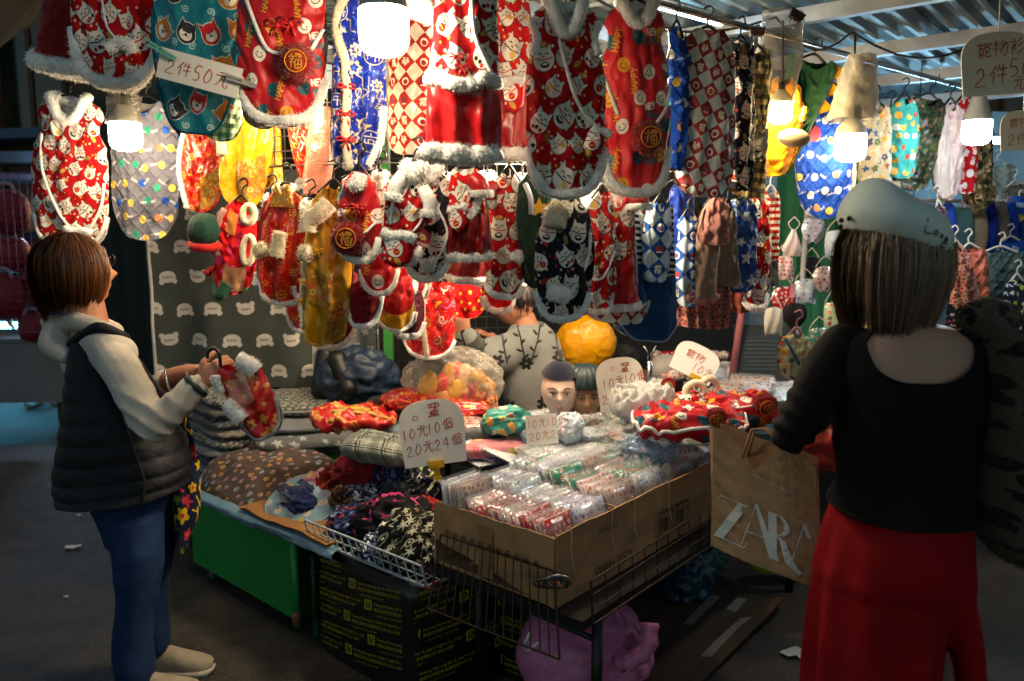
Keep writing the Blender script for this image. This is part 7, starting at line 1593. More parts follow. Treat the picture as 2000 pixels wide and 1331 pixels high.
g = garment('dog_vest', 'red gold flowered pet vest with white fleece edges held by the woman at the left', 'pet vest', (452, 706), (498, 862), 2.60, 92, C('goldflower', 'satin'), prof='straight', rnd_=.75, hem=C('#8fa8b0', 'fleece'), hemw=.012, seed=95, roll=-.42, hanger=None, group='pet clothes in hand and on the table', D=.05)
strip(g, [(-.85, .06), (-.95, .2), (-.9, .34)], .024, FUR); strip(g, [(-.85, .5), (-.6, .58), (-.45, .68)], .045, FUR, 'fleece_cuff', -.02); strip(g, [(.55, .0), (.75, .1), (.9, .25)], .05, FUR, 'fleece_cuff', -.02); patch(g, -.4, .5, .12, .5, clear('garment_film', '#d8b8a8', .3, .15), 'clear_wrap', -.03)
hk = MB(); inv = g.t.matrix_basis.inverted(); hk.tube([inv @ q for q in catmull([P(432, 725, 2.60), P(430, 702, 2.60), P(428, 690, 2.6), P(418, 681, 2.6), P(407, 687, 2.6), P(405, 700, 2.6)], 6)], .006, 8); hk.build('hanger', BLACKP, g.t); hk = MB(); hk.tube([inv @ P(470, 720, 2.62), inv @ P(514, 724, 2.62)], .006, 8); hk.build('hanger_arm', BLACKP, g.t)

P = P_full
# ---------------- woman in the pale beret, right
p2 = thing('person', 'woman at the right in pale blue beret, black top and wide red trousers', 'person', G(1750, 1400, 0)); p2.location = (.83, 1.7, 0)
Y2 = 1.70; mb = MB()
head_points(mb, P(1752, 520, Y2 + .02), .235, math.pi + R(8)); limb(mb, [P(1750, 590, Y2), P(1758, 660, Y2)], [.056, .066])
TR = [(628, 1715, 1800, 1.70, .06), (640, 1672, 1868, 1.70, .075), (662, 1634, 1910, 1.70, .09), (700, 1620, 1928, 1.70, .105), (760, 1622, 1926, 1.695, .118), (850, 1632, 1916, 1.70, .115), (930, 1640, 1900, 1.70, .112), (990, 1634, 1898, 1.70, .13)]
add_sil(mb, [(r[0], r[1] + (8 if r[0] > 740 else 0), r[2] - (8 if r[0] > 740 else 0), r[3], r[4] - (.012 if r[0] > 740 else 0)) for r in TR[:-1]], 40, 5)
SH2, EL2, WR2 = P(1634, 700, 1.70), P(1548, 845, 1.68), P(1600, 800, 1.92)
limb(mb, [SH2, EL2], [.034, .03]); limb(mb, [EL2, WR2], [.03, .024]); hand(mb, WR2, (.5, .8, .1), (0, 0, 1), .8, .95, 1)
SR2, ER2, WRr = P(1905, 700, 1.70), P(1955, 880, 1.66), P(1945, 800, 1.9); limb(mb, [SR2, ER2], [.052, .042]); limb(mb, [ER2, WRr], [.04, .027]); hand(mb, WRr, (.1, .9, .2), (1, 0, 0), .8, .95, 1)
for x in (1700, 1868): limb(mb, [P(x, 985, Y2), P(x, 1000, Y2), Vector((P(x, 1150, Y2).x, Y2, .5)), Vector((P(x, 1150, Y2).x, Y2 + .02, .09))], [.03, .032, .028, .025]); limb(mb, [Vector((P(x, 1150, Y2).x, Y2 - .03, .04)), Vector((P(x, 1150, Y2).x, Y2 + .16, .035))], [.036, .03])
wchild(finish(fuse(mb, .0055, 4), SKINP, None, 'body', disp=lambda c_: .0035 * np.exp(-((c_[:, 0] - .83) / .03) ** 2) * -1 * (c_[:, 1] < 1.66)), p2)
# black top with scooped back
TOP = plain('black_jersey', '#09090b', .9, 0, .1, 20, (700, .3, .0006, 'Object', 3.0, 'NOISE', (11, .5, .012)), spec=.25); g_ = sil([(r[0], r[1] - 3, r[2] + 3, r[3], r[4] + .009) for r in TR[1:]], 160, 22)
vrow = np.linspace(0, 1, len(g_)); vv = np.interp(np.linspace(0, len(TR) - 2, len(g_)), range(len(TR) - 1), [r[0] for r in TR[1:]])
new = []; i690 = int(np.argmin(abs(vv - 690)))
for kk in range(160):
    a = 6.2832 * kk / 160; back = math.sin(a) < 0; pr_ = Vector(g_[i690, kk]); u = 1000 + FPX * pr_.x / zc(pr_)
    if back: x_ = (u - 1800) / 128.0; v0 = 735 - 97 * min(1, abs(x_) ** 3.4)
    else: x_ = (u - 1772) / 110.0; v0 = 720 - 80 * min(1, abs(x_) ** 3)
    v0 = max(v0, 641); t_ = np.linspace(v0, 988, 70); new.append([[np.interp(q, vv, g_[:, kk, d_]) for d_ in range(3)] for q in t_])
G2 = np.array(new).transpose(1, 0, 2); cc = G2.mean(axis=1, keepdims=True); f = wob(240, 8, 2, 7); G2 = G2 + ((G2 - cc) / np.linalg.norm(G2 - cc, axis=2, keepdims=True)) * (.004 * f(G2) + .005 * (1 - 2 * np.abs(f(G2 * np.array((.6, .6, 1.3))))) + .004 * np.sin(G2[..., 2] * 90 + 6 * f(G2 * .5)) * np.exp(-((G2[..., 2] - 1.13) / .06) ** 2))[..., None]
fl_ = np.clip((np.arange(70) - 60) / 9, 0, 1)[:, None, None] * .012; G2 = G2 + (G2 - cc) / np.linalg.norm(G2 - cc, axis=2, keepdims=True) * fl_
mb = MB(); mb.grid(G2, uv=G2[..., [0, 2]], wrap=True, flip=True); mb.tube([Vector(q) for q in G2[0]], .0035, 6, closed=True); mb.tube([Vector(q) for q in G2[-1]], .004, 6, closed=True); wchild(mb.build('black_top', TOP, None), p2)
mb = MB(); limb(mb, [P(1648, 672, 1.70), P(1622, 712, 1.70), P(1585, 780, 1.69), EL2], [.041, .048, .046, .042], seg=20); limb(mb, [EL2, WR2], [.042, .036]); wchild(finish(fuse(mb, .006, 4), TOP, None, 'sleeve', disp=lambda c_: .006 * (1 - 2 * np.abs(wob(241, 8, 2, 7)(c_))) + .006 * np.exp(-(np.linalg.norm(c_ - np.array(tuple(EL2)), axis=1) / .09) ** 2) * np.sin(c_[:, 2] * 160 + c_[:, 0] * 80)), p2)
# trousers
RED = C('#8c0710', 'cotton'); mb = MB()
add_sil(mb, [(966, 1646, 1888, 1.70, .12), (1000, 1618, 1904, 1.70, .15), (1080, 1592, 1910, 1.70, .165), (1140, 1588, 1908, 1.70, .14), (1210, 1640, 1870, 1.70, .06)], 60, 5)
add_sil(mb, [(1060, 1604, 1860, 1.70, .13), (1200, 1576, 1850, 1.70, .145), (1331, 1566, 1838, 1.70, .15), (1500, 1556, 1850, 1.70, .17), (1750, 1550, 1815, 1.70, .17), (1960, 1556, 1810, 1.71, .16)], 60, 5)
add_sil(mb, [(1060, 1740, 1906, 1.71, .11), (1200, 1792, 1914, 1.71, .125), (1331, 1814, 1920, 1.71, .12), (1500, 1838, 1928, 1.70, .14), (1750, 1838, 1935, 1.70, .14), (1960, 1840, 1930, 1.71, .13)], 60, 5)
def tf(c_):
    d_ = np.clip((1.02 - c_[:, 2]) / .5, 0, 1); ang = np.arctan2(c_[:, 1] - 1.7, c_[:, 0] - .83)
    return -.006 + d_ * .011 * np.sin(ang * 9 + 3 * wob(251, 5, .5, 2)(c_ * np.array((1, 1, .35)))) + .005 * wob(252, 8, 1.2, 5)(c_ * np.array((1, 1, .4))) + .004 * np.exp(-((c_[:, 2] - 1.0) / .05) ** 2) * np.sin(ang * 60)
wchild(finish(fuse(mb, .008, 8), RED, None, 'trousers', disp=tf), p2)
# hair and beret
HB2 = hair_mat('ash_brown_hair', '#4c3c30', '#86705a'); z0, z1 = P(1650, 640, 1.7).z, P(1860, 618, 1.7).z
def dr(ph): return z0 + (z1 - z0) * (.5 + .5 * math.cos(ph)) + .008 * math.sin(ph * 4)
sh = bob(p2, P(1743, 496, 1.71), (.110, .108, .10), dr, R(90), R(38), HB2, 8000, 5, .03, w=.002, tmin=.6); to_local(sh, p2)
BER = plain('pale_blue_felt', '#cbdedc', .95, 0, .08, 12, (420, .6, .002), sheen=.4); BM = Matrix.Translation(P(1746, 450, 1.70)) @ Matrix.Rotation(R(26), 4, 'Y') @ Matrix.Rotation(R(-8), 4, 'X')
f = wob(260, 6, .5, 1.8, 3); rows = []
for j in range(30):
    t_ = j / 29; ph = math.pi * (t_ * .97 + .0); rr_ = math.sin(min(ph, 3.14)) ** .62; zz = math.cos(ph); row = []
    for a in np.linspace(0, 6.2832, 65)[:-1]:
        x, y = .121 * rr_ * math.cos(a), .12 * rr_ * math.sin(a); z = .064 * zz * (1.05 - .25 * math.cos(a)) if zz > 0 else .045 * zz
        n_ = f((x * 9, y * 9, z * 9)); x *= 1 + .03 * n_; z += .008 * n_ - .012 * math.exp(-((x + .03) / .05) ** 2) * max(0, zz) + .010 * math.exp(-((x + .10) / .04) ** 2) * (zz > -.2)
        row.append(tuple(BM @ Vector((x, y, z))))
    rows.append(row)
mb = MB(); mb.grid(np.array(rows), wrap=True, flip=True); be = wchild(mb.build('beret', BER, None), p2)
from mathutils.bvhtree import BVHTree
bv = BVHTree.FromPolygons([Vector(q) for r_ in rows for q in r_], mb.f)
def on_beret(u, v, off=.0015):
    h = bv.ray_cast(Vector((0, 0, CAM_Z)), ray(u, v).normalized()); return (h[0] + h[1] * (off if h[1].dot(ray(u, v)) < 0 else -off)) if h[0] is not None else P(u, v, 1.58)
mb = MB()
for x0, y0, txt, ang, sc in ((1806, 452, 'L', .28, 26), (1822, 458, 'o', .38, 15), (1834, 464, 'v', .5, 13), (1843, 470, 'e', .6, 12), (1836, 490, 'F', .5, 17), (1848, 496, 'i', .6, 14)):
    for pl in strokes(txt)[0]:
        q = catmull([on_beret(x0 + (a * math.cos(ang) + b * math.sin(ang) * .0 + b * .25) * sc, y0 + a * math.sin(ang) * sc - b * sc) for a, b in pl], 4); mb.tube(q, .0012, 5)
o = mb.build('embroidered_lettering', plain('black_thread', '#14181c', .8), None); wchild(o, be)
for u, v in ((1661, 426), (1643, 431), (1641, 443)):
    mb = MB(); mb.ball(on_beret(u, v, .004) if u > 1650 else P(u, v, 1.66), .0055, 14, 10); o = mb.build('metal_bead', plain('gunmetal', '#3a3c40', .2, .9), None); wchild(o, be)
# leopard coat over the right shoulder
mb = MB(); add_sil(mb, [(612, 1890, 1955, 1.72, .07), (640, 1874, 1996, 1.68, .10), (700, 1884, 2025, 1.66, .12), (800, 1892, 2040, 1.64, .12), (920, 1896, 2046, 1.64, .12), (1020, 1898, 2044, 1.64, .11), (1080, 1914, 2036, 1.66, .09), (1104, 1960, 2030, 1.66, .05)], 40, 5); limb(mb, [P(1895, 625, 1.70), P(1925, 612, 1.74), P(1960, 620, 1.8)], [.03, .04, .04])
me = fuse(mb, .007, 4); co = wchild(finish(me, C('leopard', 'fleece'), None, 'leopard_fur_coat', disp=lambda c_: .012 * wob(270, 8, 1.2, 6)(c_) + .004 * wob(271, 8, 8, 20)(c_)), p2)
vc, vn = get_co(me), get_no(me); rr_ = random.Random(9); mb = MB()
for i in range(9000):
    k = rr_.randrange(len(vc)); p_, n_ = Vector(vc[k]), Vector(vn[k])
    if p_.y > 1.72: continue
    d_ = (n_ + Vector((rr_.gauss(0, .4), rr_.gauss(0, .4), rr_.gauss(-.6, .4)))).normalized(); s_ = d_.orthogonal().normalized() * .0011; L_ = rr_.uniform(.008, .017); mb.add([p_ - s_, p_ + s_, p_ + d_ * L_], [(0, 1, 2)], uv=[(p_.x, p_.z)] * 3)
o = mb.build('fur_pile', C('leopard', 'fleece'), None); tag(o, kind='stuff'); wchild(o, co)

# paper shopping bag on her forearm
KR = plain('kraft_paper', '#9a7a58', .85, 0, .08, 6, (26, .45, .006)); BGp = P(1388, 1066, 1.92)
ax = (P(1600, 1150, 1.80) - BGp); Wb = ax.length; ax.normalize(); upv = (P(1394, 842, 1.98) - BGp); Hb = upv.length; upv.normalize(); nb = ax.cross(upv).normalized(); nb = nb if nb.y < 0 else -nb
t = thing('paper_bag', 'brown paper shopping bag with large pale lettering, beside the red trousers', 'shopping bag', BGp); f = wob(280, 9, .8, 4, 2)
def bagp(x, z, off=0.0, dep=0.0):
    """x, z in metres on the front face"""
    s, q = x / Wb, z / Hb; fold = .010 * f((s * 2, q * 2)) * (1 - .3 * q) + .016 * (1 - abs(2 * ((s * 1.7 + .4 * q) % 1) - 1)) * max(0, q - .45) * 1.2 + .005 * abs(f((s * 5, q * 5)))
    return ax * (x * (1 - .05 * q)) + upv * z + nb * (fold + off + .02 * math.sin(s * 3.14) * (1 - q * .3)) - nb * dep
def bagtop(s): return Hb * (1.0 + .04 * math.sin(s * 9 + 1) - .16 * math.exp(-((s - .42) / .12) ** 2))
mb = MB(); gp = [[tuple(bagp(s * Wb, q * bagtop(s))) for s in np.linspace(0, 1, 60)] for q in np.linspace(0, 1, 56)]; mb.grid(np.array(gp)); mb.build('front_panel', KR, t)
mb = MB(); gp = [[tuple(bagp(s * Wb, q * Hb * (1.06 + .015 * math.sin(s * 11)), dep=.11)) for s in np.linspace(0, 1, 24)] for q in np.linspace(0, 1, 24)]; mb.grid(np.array(gp), flip=True); mb.build('rear_panel', KR, t)
for s0 in (0.0, 1.0):
    mb = MB(); mb.grid(np.array([[tuple(bagp(s0 * Wb, q * bagtop(s0), dep=.11 * w_) + ax * ((-.02 if s0 == 0 else .012) * -(1 if s0 == 0 else 1) * math.sin(w_ * 3.14) * (1 - s0 * 2) * -1 * q)) for w_ in np.linspace(0, 1, 9)] for q in np.linspace(0, 1, 24)])); mb.build('side_gusset', KR, t)
mb = MB(); mb.grid(np.array([[tuple(bagp(s * Wb, 0, dep=.11 * w_)) for w_ in np.linspace(0, 1, 4)] for s in np.linspace(0, 1, 10)])); mb.build('bag_bottom', KR, t)
for dp in (0.0, .11):
    mb = MB(); mb.tube([bagp(Wb * .3, bagtop(.3) - .02, dep=dp)] + [bagp(Wb * s, Hb * z, dep=dp * .6 + .02) for s, z in ((.38, 1.12), (.5, 1.16), (.62, 1.12))] + [bagp(Wb * .68, bagtop(.68) - .02, dep=dp)], .003, 6); mb.build('paper_handle', KR, t)
LT = plain('pale_grey_print', '#c4c8c2', .8, 0, .06, 20); h0 = .105
def letter(polys, x0, z0, sx=1.0):
    mb = MB()
    for pl in polys:
        pts = [Vector((a, b, 0)) for a, b in pl]; n_ = len(pts) // 2          # strip: left edge then right edge
        for i in range(n_ - 1):
            for k in range(4):
                a0 = pts[i].lerp(pts[i + 1], k / 4); a1 = pts[i].lerp(pts[i + 1], (k + 1) / 4); b0 = pts[n_ + i].lerp(pts[n_ + i + 1], k / 4); b1 = pts[n_ + i].lerp(pts[n_ + i + 1], (k + 1) / 4)
                mid = [((p_.x * sx * h0 + x0), (p_.y * h0 + z0)) for p_ in (a0, a1, b1, b0)]
                if all(.001 < x < Wb - .002 for x, z in mid): mb.add([bagp(x, z, .003) for x, z in mid], [(0, 1, 2, 3)])
    mb.build('printed_letter', LT, t, False)
arcR = [(.42 + .30 * math.sin(a), .76 + .24 * math.cos(a)) for a in np.linspace(0, 3.14, 9)]; arcI = [(.42 + .17 * math.sin(a), .76 + .215 * math.cos(a)) for a in np.linspace(0, 3.14, 9)]
letter([[(.05, .92), (.1, .975), (.8, .975), (.05, .85), (.1, 1.0), (.8, 1.0)], [(.58, 1.0), (-.05, .0), (.82, 1.0), (.19, 0)], [(-.02, .025), (.72, .025), (.80, .16), (-.02, 0), (.72, 0), (.82, .16)]], .012, .03)
letter([[(.42, 1.02), (.08, 0), (.445, 1.02), (.105, 0)], [(.40, 1.02), (.74, -.08), (.47, 1.06), (.98, -.08)], [(.22, .33), (.62, .33), (.22, .355), (.62, .355)]], .072, .038)
letter([[(.2, 1.0), (.42, 1.0), (.2, .975), (.42, .975)], [(.22, 1.0), (.22, -.02), (.42, 1.0), (.42, -.02)], [*arcR, *arcI], [(.42, .5), (.62, .45), (.80, .05), (.98, -.14), (.42, .48), (.48, .42), (.60, -.0), (.90, -.2)]], .125, .036)
letter([[(.42, 1.02), (.08, 0), (.445, 1.02), (.105, 0)], [(.40, 1.02), (.74, -.08), (.47, 1.06), (.98, -.08)]], .19, .03)
mb = MB(); vs, fs = font_mesh('WWW.ZARA.COM PAPER BAG', .0075); mb.add([bagp(Wb * .38 + v.x, Hb * .74 + v.y - .12 * v.x, .0012) for v in vs], fs); mb.build('small_print', LT, t, False)
# ------------------------------------------------------------------ stall keeper, display heads, bags, things at the back
p3 = thing('person', 'stall keeper bent behind the clothes in a pale cardigan with black flowers', 'person', (.1, 3.9, 0))
mb = MB(); Y3 = 3.85
head_points(mb, P(1006, 592, Y3), .225, R(60), pitch=R(25)); limb(mb, [P(1025, 625, Y3), P(1035, 660, Y3)], [.055, .06]); limb(mb, [P(1035, 680, Y3), P(1040, 800, Y3), P(1040, 900, 3.9)], [.12, .14, .14], flat=((0, 1, 0), .75))
S3, E3, W3 = P(1005, 685, 3.78), P(930, 705, 3.62), P(907, 655, 3.55); limb(mb, [S3, E3], [.05, .042]); limb(mb, [E3, W3], [.04, .028]); hand(mb, W3, (-.15, -.1, .95), (.2, -.95, 0), .8, 1.0, -1)
S4 = P(1085, 690, 4.0); W4 = P(960, 660, 3.95); limb(mb, [S4, P(1010, 740, 4.05), W4], [.05, .042, .028]); hand(mb, W4, (-.8, -.3, .4), (0, 0, 1), .8, 1.0, 1)
for dx in (-.1, .1): limb(mb, [P(1040, 900, 3.9) + Vector((dx, 0, 0)), Vector((P(1040, 900, 3.9).x + dx, 3.9, .08))], [.09, .045]); limb(mb, [Vector((P(1040, 900, 3.9).x + dx, 3.93, .04)), Vector((P(1040, 900, 3.9).x + dx, 3.75, .035))], [.036, .03])
wchild(finish(fuse(mb, .006, 3), SKIN, None, 'body'), p3)
CARD_ = TILES['card']; TC = Tile(512, '#7e807e', .42, 88)
for i, p in enumerate(TC.spots(3, 2, .12)): TC.put(p[0], p[1], .085, i, [(flower_(6, .95, .45), '#121212'), (circ(0, 0, .22), '#8a8a84')])
for i in range(5):
    x = i / 5 + .08; TC.put(x, .5, .3, .25 * (-1) ** i, [(seg_([(0, -.9), (.05, 0), (0, .9)], .03), '#141414')] + [(ell(.1 * (-1) ** k, -.7 + k * .28, .12, .045, .6 * (-1) ** k), '#141414') for k in range(6)])
TILES['cardigan'] = TC; IMG['cardigan'] = TC.image('print_cardigan')
CDG = C('cardigan', 'knit'); mb = MB(); add_sil(mb, [(632, 1000, 1062, 3.86, .09), (660, 985, 1088, 3.85, .13), (720, 975, 1108, 3.85, .16), (790, 985, 1112, 3.86, .165), (840, 985, 1110, 3.88, .165)], 40, 4)
limb(mb, [P(1020, 680, 3.76), S3, E3], [.1, .1, .085]); limb(mb, [E3, W3 + (E3 - W3) * .15], [.075, .056]); wchild(finish(fuse(mb, .009, 4), CDG, None, 'cardigan', disp=lambda c_: .008 * wob(301, 8, 1.5, 6)(c_)), p3)
mb = MB(); dd = (W3 - E3).normalized(); mb.tube([E3.lerp(W3, .45), E3.lerp(W3, .88)], [.07, .06], 14); wchild(mb.build('grey_cuff', C('#3c3c3a', 'knit'), None), p3)
mb = MB(); add_sil(mb, [(836, 982, 1112, 3.88, .168), (900, 980, 1112, 3.9, .17), (1000, 985, 1108, 3.9, .165)], 32, 4); add_sil(mb, [(985, 982, 1042, 3.9, .10), (1110, 990, 1040, 3.9, .08)], 24, 4); add_sil(mb, [(985, 1046, 1110, 3.9, .10), (1110, 1050, 1100, 3.9, .08)], 24, 4); wchild(finish(fuse(mb, .012, 3), C('#2c2d2e', 'knit'), None, 'dark_trousers'), p3)
sh = bob(p3, P(1014, 580, 3.86), (.088, .098, .098), lambda ph: P(1014, 604, 3.86).z + .02 * math.cos(ph), R(150), R(55), hair_mat('black_hair', '#0e0c0b', '#241c18'), 900, 7, .02); to_local(sh, p3)
# display heads
MAN = plain('matte_mannequin_skin', '#d0b4a4', .45, 0, .04, 10)
t = thing('mannequin', 'pale mannequin head with painted face wearing a dark navy headband', 'mannequin head', P(1094, 762, 3.1), (0, 0, R(-4))); mb = MB(); head_points(mb, Vector((0, 0, 0)), .215, 0); limb(mb, [Vector((0, .02, -.08)), Vector((0, .025, -.15))], [.045, .05]); finish(fuse(mb, .0035, 2), MAN, t, 'head')
hh = .215
def face_paint(t, lip='#8c4a48', off=0.0):
    for sx in (-1, 1):
        mb = MB(); mb.ball((sx * .13 * hh, -.385 * hh, .012 * hh), (.047 * hh, .03 * hh, .017 * hh), 14, 8); e_ = mb.build('eye', plain('eye_white', '#a8a4a0', .3), t)
        mb = MB(); mb.ball((sx * .13 * hh, -.408 * hh, .012 * hh), (.019 * hh, .012 * hh, .018 * hh), 12, 8); mb.build('iris', plain('eye_dark', '#1c1816', .3), e_)
        mb = MB(); mb.tube(catmull([(sx * .06 * hh, -.405 * hh, .03 * hh), (sx * .13 * hh, -.418 * hh, .036 * hh), (sx * .19 * hh, -.385 * hh, .022 * hh)], 5), .0016, 5); mb.build('lash_line', plain('eye_dark', '#1c1816', .3), t)
        mb = MB(); mb.tube(catmull([(sx * .06 * hh, -.425 * hh, .09 * hh), (sx * .14 * hh, -.42 * hh, .115 * hh), (sx * .23 * hh, -.36 * hh, .085 * hh)], 5), [.0022 * (1 - abs(i / 10 - .4)) + .0006 for i in range(11)], 5); mb.build('eyebrow', plain('brow_brown', '#3a2a22', .8), t)
    mb = MB(); mb.ball((0, -.435 * hh, -.238 * hh), (.065 * hh, .018 * hh, .016 * hh), 14, 8); mb.ball((0, -.432 * hh, -.268 * hh), (.052 * hh, .02 * hh, .018 * hh), 14, 8); mb.build('lips', plain('lip_paint' + lip, lip, .4), t)
face_paint(t)
mb = MB(); rows = []
for j in range(12):
    q = .31 + .235 * (j / 11) ** .8; rr_ = math.sqrt(max(.001, 1 - (q / .55) ** 2)); rows.append([((.42 * rr_ * hh + .0015 * math.sin(a * 9)) * math.cos(a), (.485 * rr_ * hh) * math.sin(a) + .003, q * hh + .012 * math.sin(a) * (1 - j / 11)) for a in np.linspace(0, 6.2832, 41)[:-1]])
mb.grid(np.array(rows), uv=np.array([[(a * .08, r * .012) for a in np.linspace(0, 6.2832, 41)[:-1]] for r in range(12)]), wrap=True); mb.build('headband', C('#12182a', 'knit'), t)
t = thing('mannequin', 'darker mannequin head in a puffy dark green shower cap style hat', 'mannequin head', P(1142, 774, 3.12), (0, 0, R(4))); mb = MB(); head_points(mb, Vector((0, 0, 0)), .185, 0); limb(mb, [Vector((0, .02, -.08)), Vector((0, .025, -.14))], [.045, .05]); finish(fuse(mb, .0035, 2), plain('tan_mannequin_skin', '#a87c60', .5, 0, .05, 10), t, 'head'); hh = .185; face_paint(t, '#7c3a34')
rows = []
for j in range(14):
    ph = 1.75 * (1 - j / 13); rows.append([((.082 + .004 * math.sin(a * 17)) * math.sin(ph) ** .8 * math.cos(a) * (.86 if j == 0 else 1), (.094 + .004 * math.sin(a * 17)) * math.sin(ph) ** .8 * math.sin(a) * (.86 if j == 0 else 1), .052 + .08 * math.cos(ph)) for a in np.linspace(0, 6.2832, 69)[:-1]])
mb = MB(); mb.grid(np.array(rows), wrap=True); mb.build('puffy_hat', C('#20343a', 'nylon'), t)
# bag of packed outfits, tray, pouches behind the table
t = thing('film_bag', 'large clear plastic bag stuffed with red and golden orange outfits in the middle', 'film bag', P(885, 745, 3.35)); f = wob(310, 8, .6, 3, 3)
def blob(r, seed, n=(36, 22), amp=.25):
    f = wob(seed, 8, .8, 3.4, 3); th = np.linspace(0, 6.2832, n[0] + 1)[:-1]; ph = np.linspace(0, math.pi, n[1]); T, Ph = np.meshgrid(th, ph); d = np.stack([np.sin(Ph) * np.cos(T), np.sin(Ph) * np.sin(T), np.cos(Ph)], -1); k = 1 + amp * (1 - 2 * np.abs(f(d)))
    return d * k[..., None] * np.array(r)
kr = random.Random(3)
for i in range(18):
    key = ['brocade_red', 'brocade_gold', '#c8862c', 'goldflower', '#d0a070', 'brocade_yellow'][i % 6]; x = -.13 + .29 * kr.random(); z = -.09 + .14 * kr.random() * (1 - abs(x) * 3); mb = MB(); q = blob((.055, .022, .03), 320 + i, (26, 14), .4) @ np.array(Matrix.Rotation(kr.uniform(0, 3), 3, 'Y')) + np.array((x, -.05 + kr.uniform(-.02, .04), z)); mb.grid(q, uv=q[..., [0, 2]], wrap=True, flip=True); mb.build('packed_outfit', C(key, 'satin'), t)
mb = MB(); q = blob((.19, .11, .13), 311, (48, 30), .2); mb.grid(q, wrap=True, flip=True); mb.build('film', clear('clear_bag_film', '#d8d0c4', .14, .1, 30, .02), t)
crumple('film_bag', 'low clear bag of red satin pieces in front of the large bag of outfits', 'film bag', P(800, 780, 3.3), (.12, .07, .035), C('brocade_red', 'film'), 331, 0, part='packed_outfit')
crumple('film_bag', 'clear bag of dark red pieces right under the large bag of outfits', 'film bag', P(900, 800, 3.25), (.12, .06, .035), C('goldflower', 'film'), 332, 0, part='packed_outfit')
t = thing('goods_tray', 'grey rounded plastic tray of bagged goods behind the pink bear cloth', 'tray', P(908, 845, 3.1)); mb = MB()
mb.grid(np.array([[(.13 * k * math.copysign(abs(math.cos(a)) ** .6, math.cos(a)), .09 * k * math.copysign(abs(math.sin(a)) ** .6, math.sin(a)), z) for a in np.linspace(0, 6.2832, 49)[:-1]] for k, z in ((.82, -.035), (.95, -.02), (1, .04), (.97, .04), (.9, -.015), (.3, -.018))]), wrap=True); mb.build('tray_shell', plain('slate_plastic', '#4a5058', .45), t)
mb = MB(); q = blob((.11, .075, .025), 335) + np.array((0, 0, .03)); mb.grid(q, uv=q[..., [0, 1]], wrap=True, flip=True); mb.build('bagged_goods', C('mask_a', 'film'), t)
t = crumple('pet_bandana', 'turquoise folded bandana with orange trim behind the small price card', 'bandana', P(990, 822, 3.05), (.085, .05, .045), C('tealpup', 'satin'), 336, .3)
t = crumple('plush_toy', 'pale string handled toy bag with blue spots between the display heads and price card', 'toy', P(1112, 835, 2.95), (.045, .04, .05), C('mask_f', 'cotton'), 337, 0)
t = crumple('navy_bag', 'dark navy puffy jacket slumped behind the woven patterned cushion', 'jacket', P(700, 738, 3.8), (.17, .11, .12), C('#24344a', 'nylon'), 338, .2, ridge=.28, fine=.1)
mb = MB(); limb(mb, [P(655, 700, 3.75) - P(700, 738, 3.8), P(672, 760, 3.7) - P(700, 738, 3.8)], [.045, .05]); limb(mb, [P(625, 760, 3.8) - P(700, 738, 3.8), P(640, 690, 3.85) - P(700, 738, 3.8)], [.04, .04]); finish(fuse(mb, .008, 3), C('#101214', 'nylon'), t, 'jacket_sleeve')
crumple('yellow_bag', 'bright yellow plastic bag behind the black cat vest beside the stall keeper', 'plastic bag', P(1142, 672, 4.0), (.15, .1, .14), plain('yellow_film_bag', '#c08606', .3, 0, .15, 6, (22, .5, .012)), 339, ridge=.1, fine=.03)
crumple('black_bag', 'small black bag on the shelf behind the steel display pole', 'bag', P(1215, 700, 4.2), (.08, .06, .06), plain('black_cloth', '#101012', .8), 340, ridge=.2)
cushion('grey_scarf', 'dark coiled grey scarf behind the red flowered shirt', 'scarf', P(765, 790, 3.4), (.11, .07, .03), C('#2c3032', 'knit'), 341)
# back shelf
t = thing('back_shelf', 'wood edged shelf of packed goods at the back right of the stall', 'shelf', P(1370, 752, 4.35)); mb = MB(); mb.box((0, .15, 0), (.34, .25, .012)); mb.build('shelf_board', plain('shelf_wood', '#6c5640', .7), t, False)
for x in (-.32, .32): mb = MB(); mb.box((x, .2, -.4), (.02, .02, .39)); mb.build('shelf_leg', DARKM, t, False)
sr = random.Random(12)
for i in range(26):
    x = -.22 + (i % 9) * .055 + sr.uniform(-.006, .006); z = .03 + (i // 9) * .055; c_ = Vector(t.location) + Vector((x, .08 + .05 * (i // 9) + sr.uniform(-.01, .03), z)); mb = MB()
    q = blob((.032, .03, .024), 345 + i, (12, 8), .2); mb.grid(q, uv=q[..., [0, 2]] + i * .1, wrap=True, flip=True); tag(mb.build('packed_bundle', C(sr.choice(['mask_d', 'mask_b', 'cat_red', 'mask_a']), 'film'), loc=c_), 'film packed bundle on the back shelf, %s tier, %s from the left' % (('lowest', 'middle', 'top')[i // 9], ORD[i % 9]), 'bundle', 'packed bundles on the back shelf')
t = thing('white_bundle', 'pale rounded bundle with red print at the left end of the back shelf', 'bundle', P(1300, 720, 4.2)); mb = MB(); q = blob((.09, .07, .07), 380, (24, 14), .12); mb.grid(q, uv=q[..., [0, 2]], wrap=True, flip=True); mb.build('bundle_cover', plain('pale_cover', '#a8a4a0', .6), t); mb = MB(); q = blob((.06, .04, .03), 381, (20, 12), .2) + np.array((.03, -.05, -.03)); mb.grid(q, wrap=True, uv=q[..., [0, 2]], flip=True); mb.build('red_printed_fold', C('mask_d'), t)
t = thing('grey_board', 'dark grey upright board with faint print behind the hanging masks', 'board', P(1492, 745, 3.9), (-.12, 0, -.05)); mb = MB(); mb.box((0, 0, .14), (.15, .008, .14)); mb.build('panel', plain('slate_panel', '#2c3438', .5), t, False)
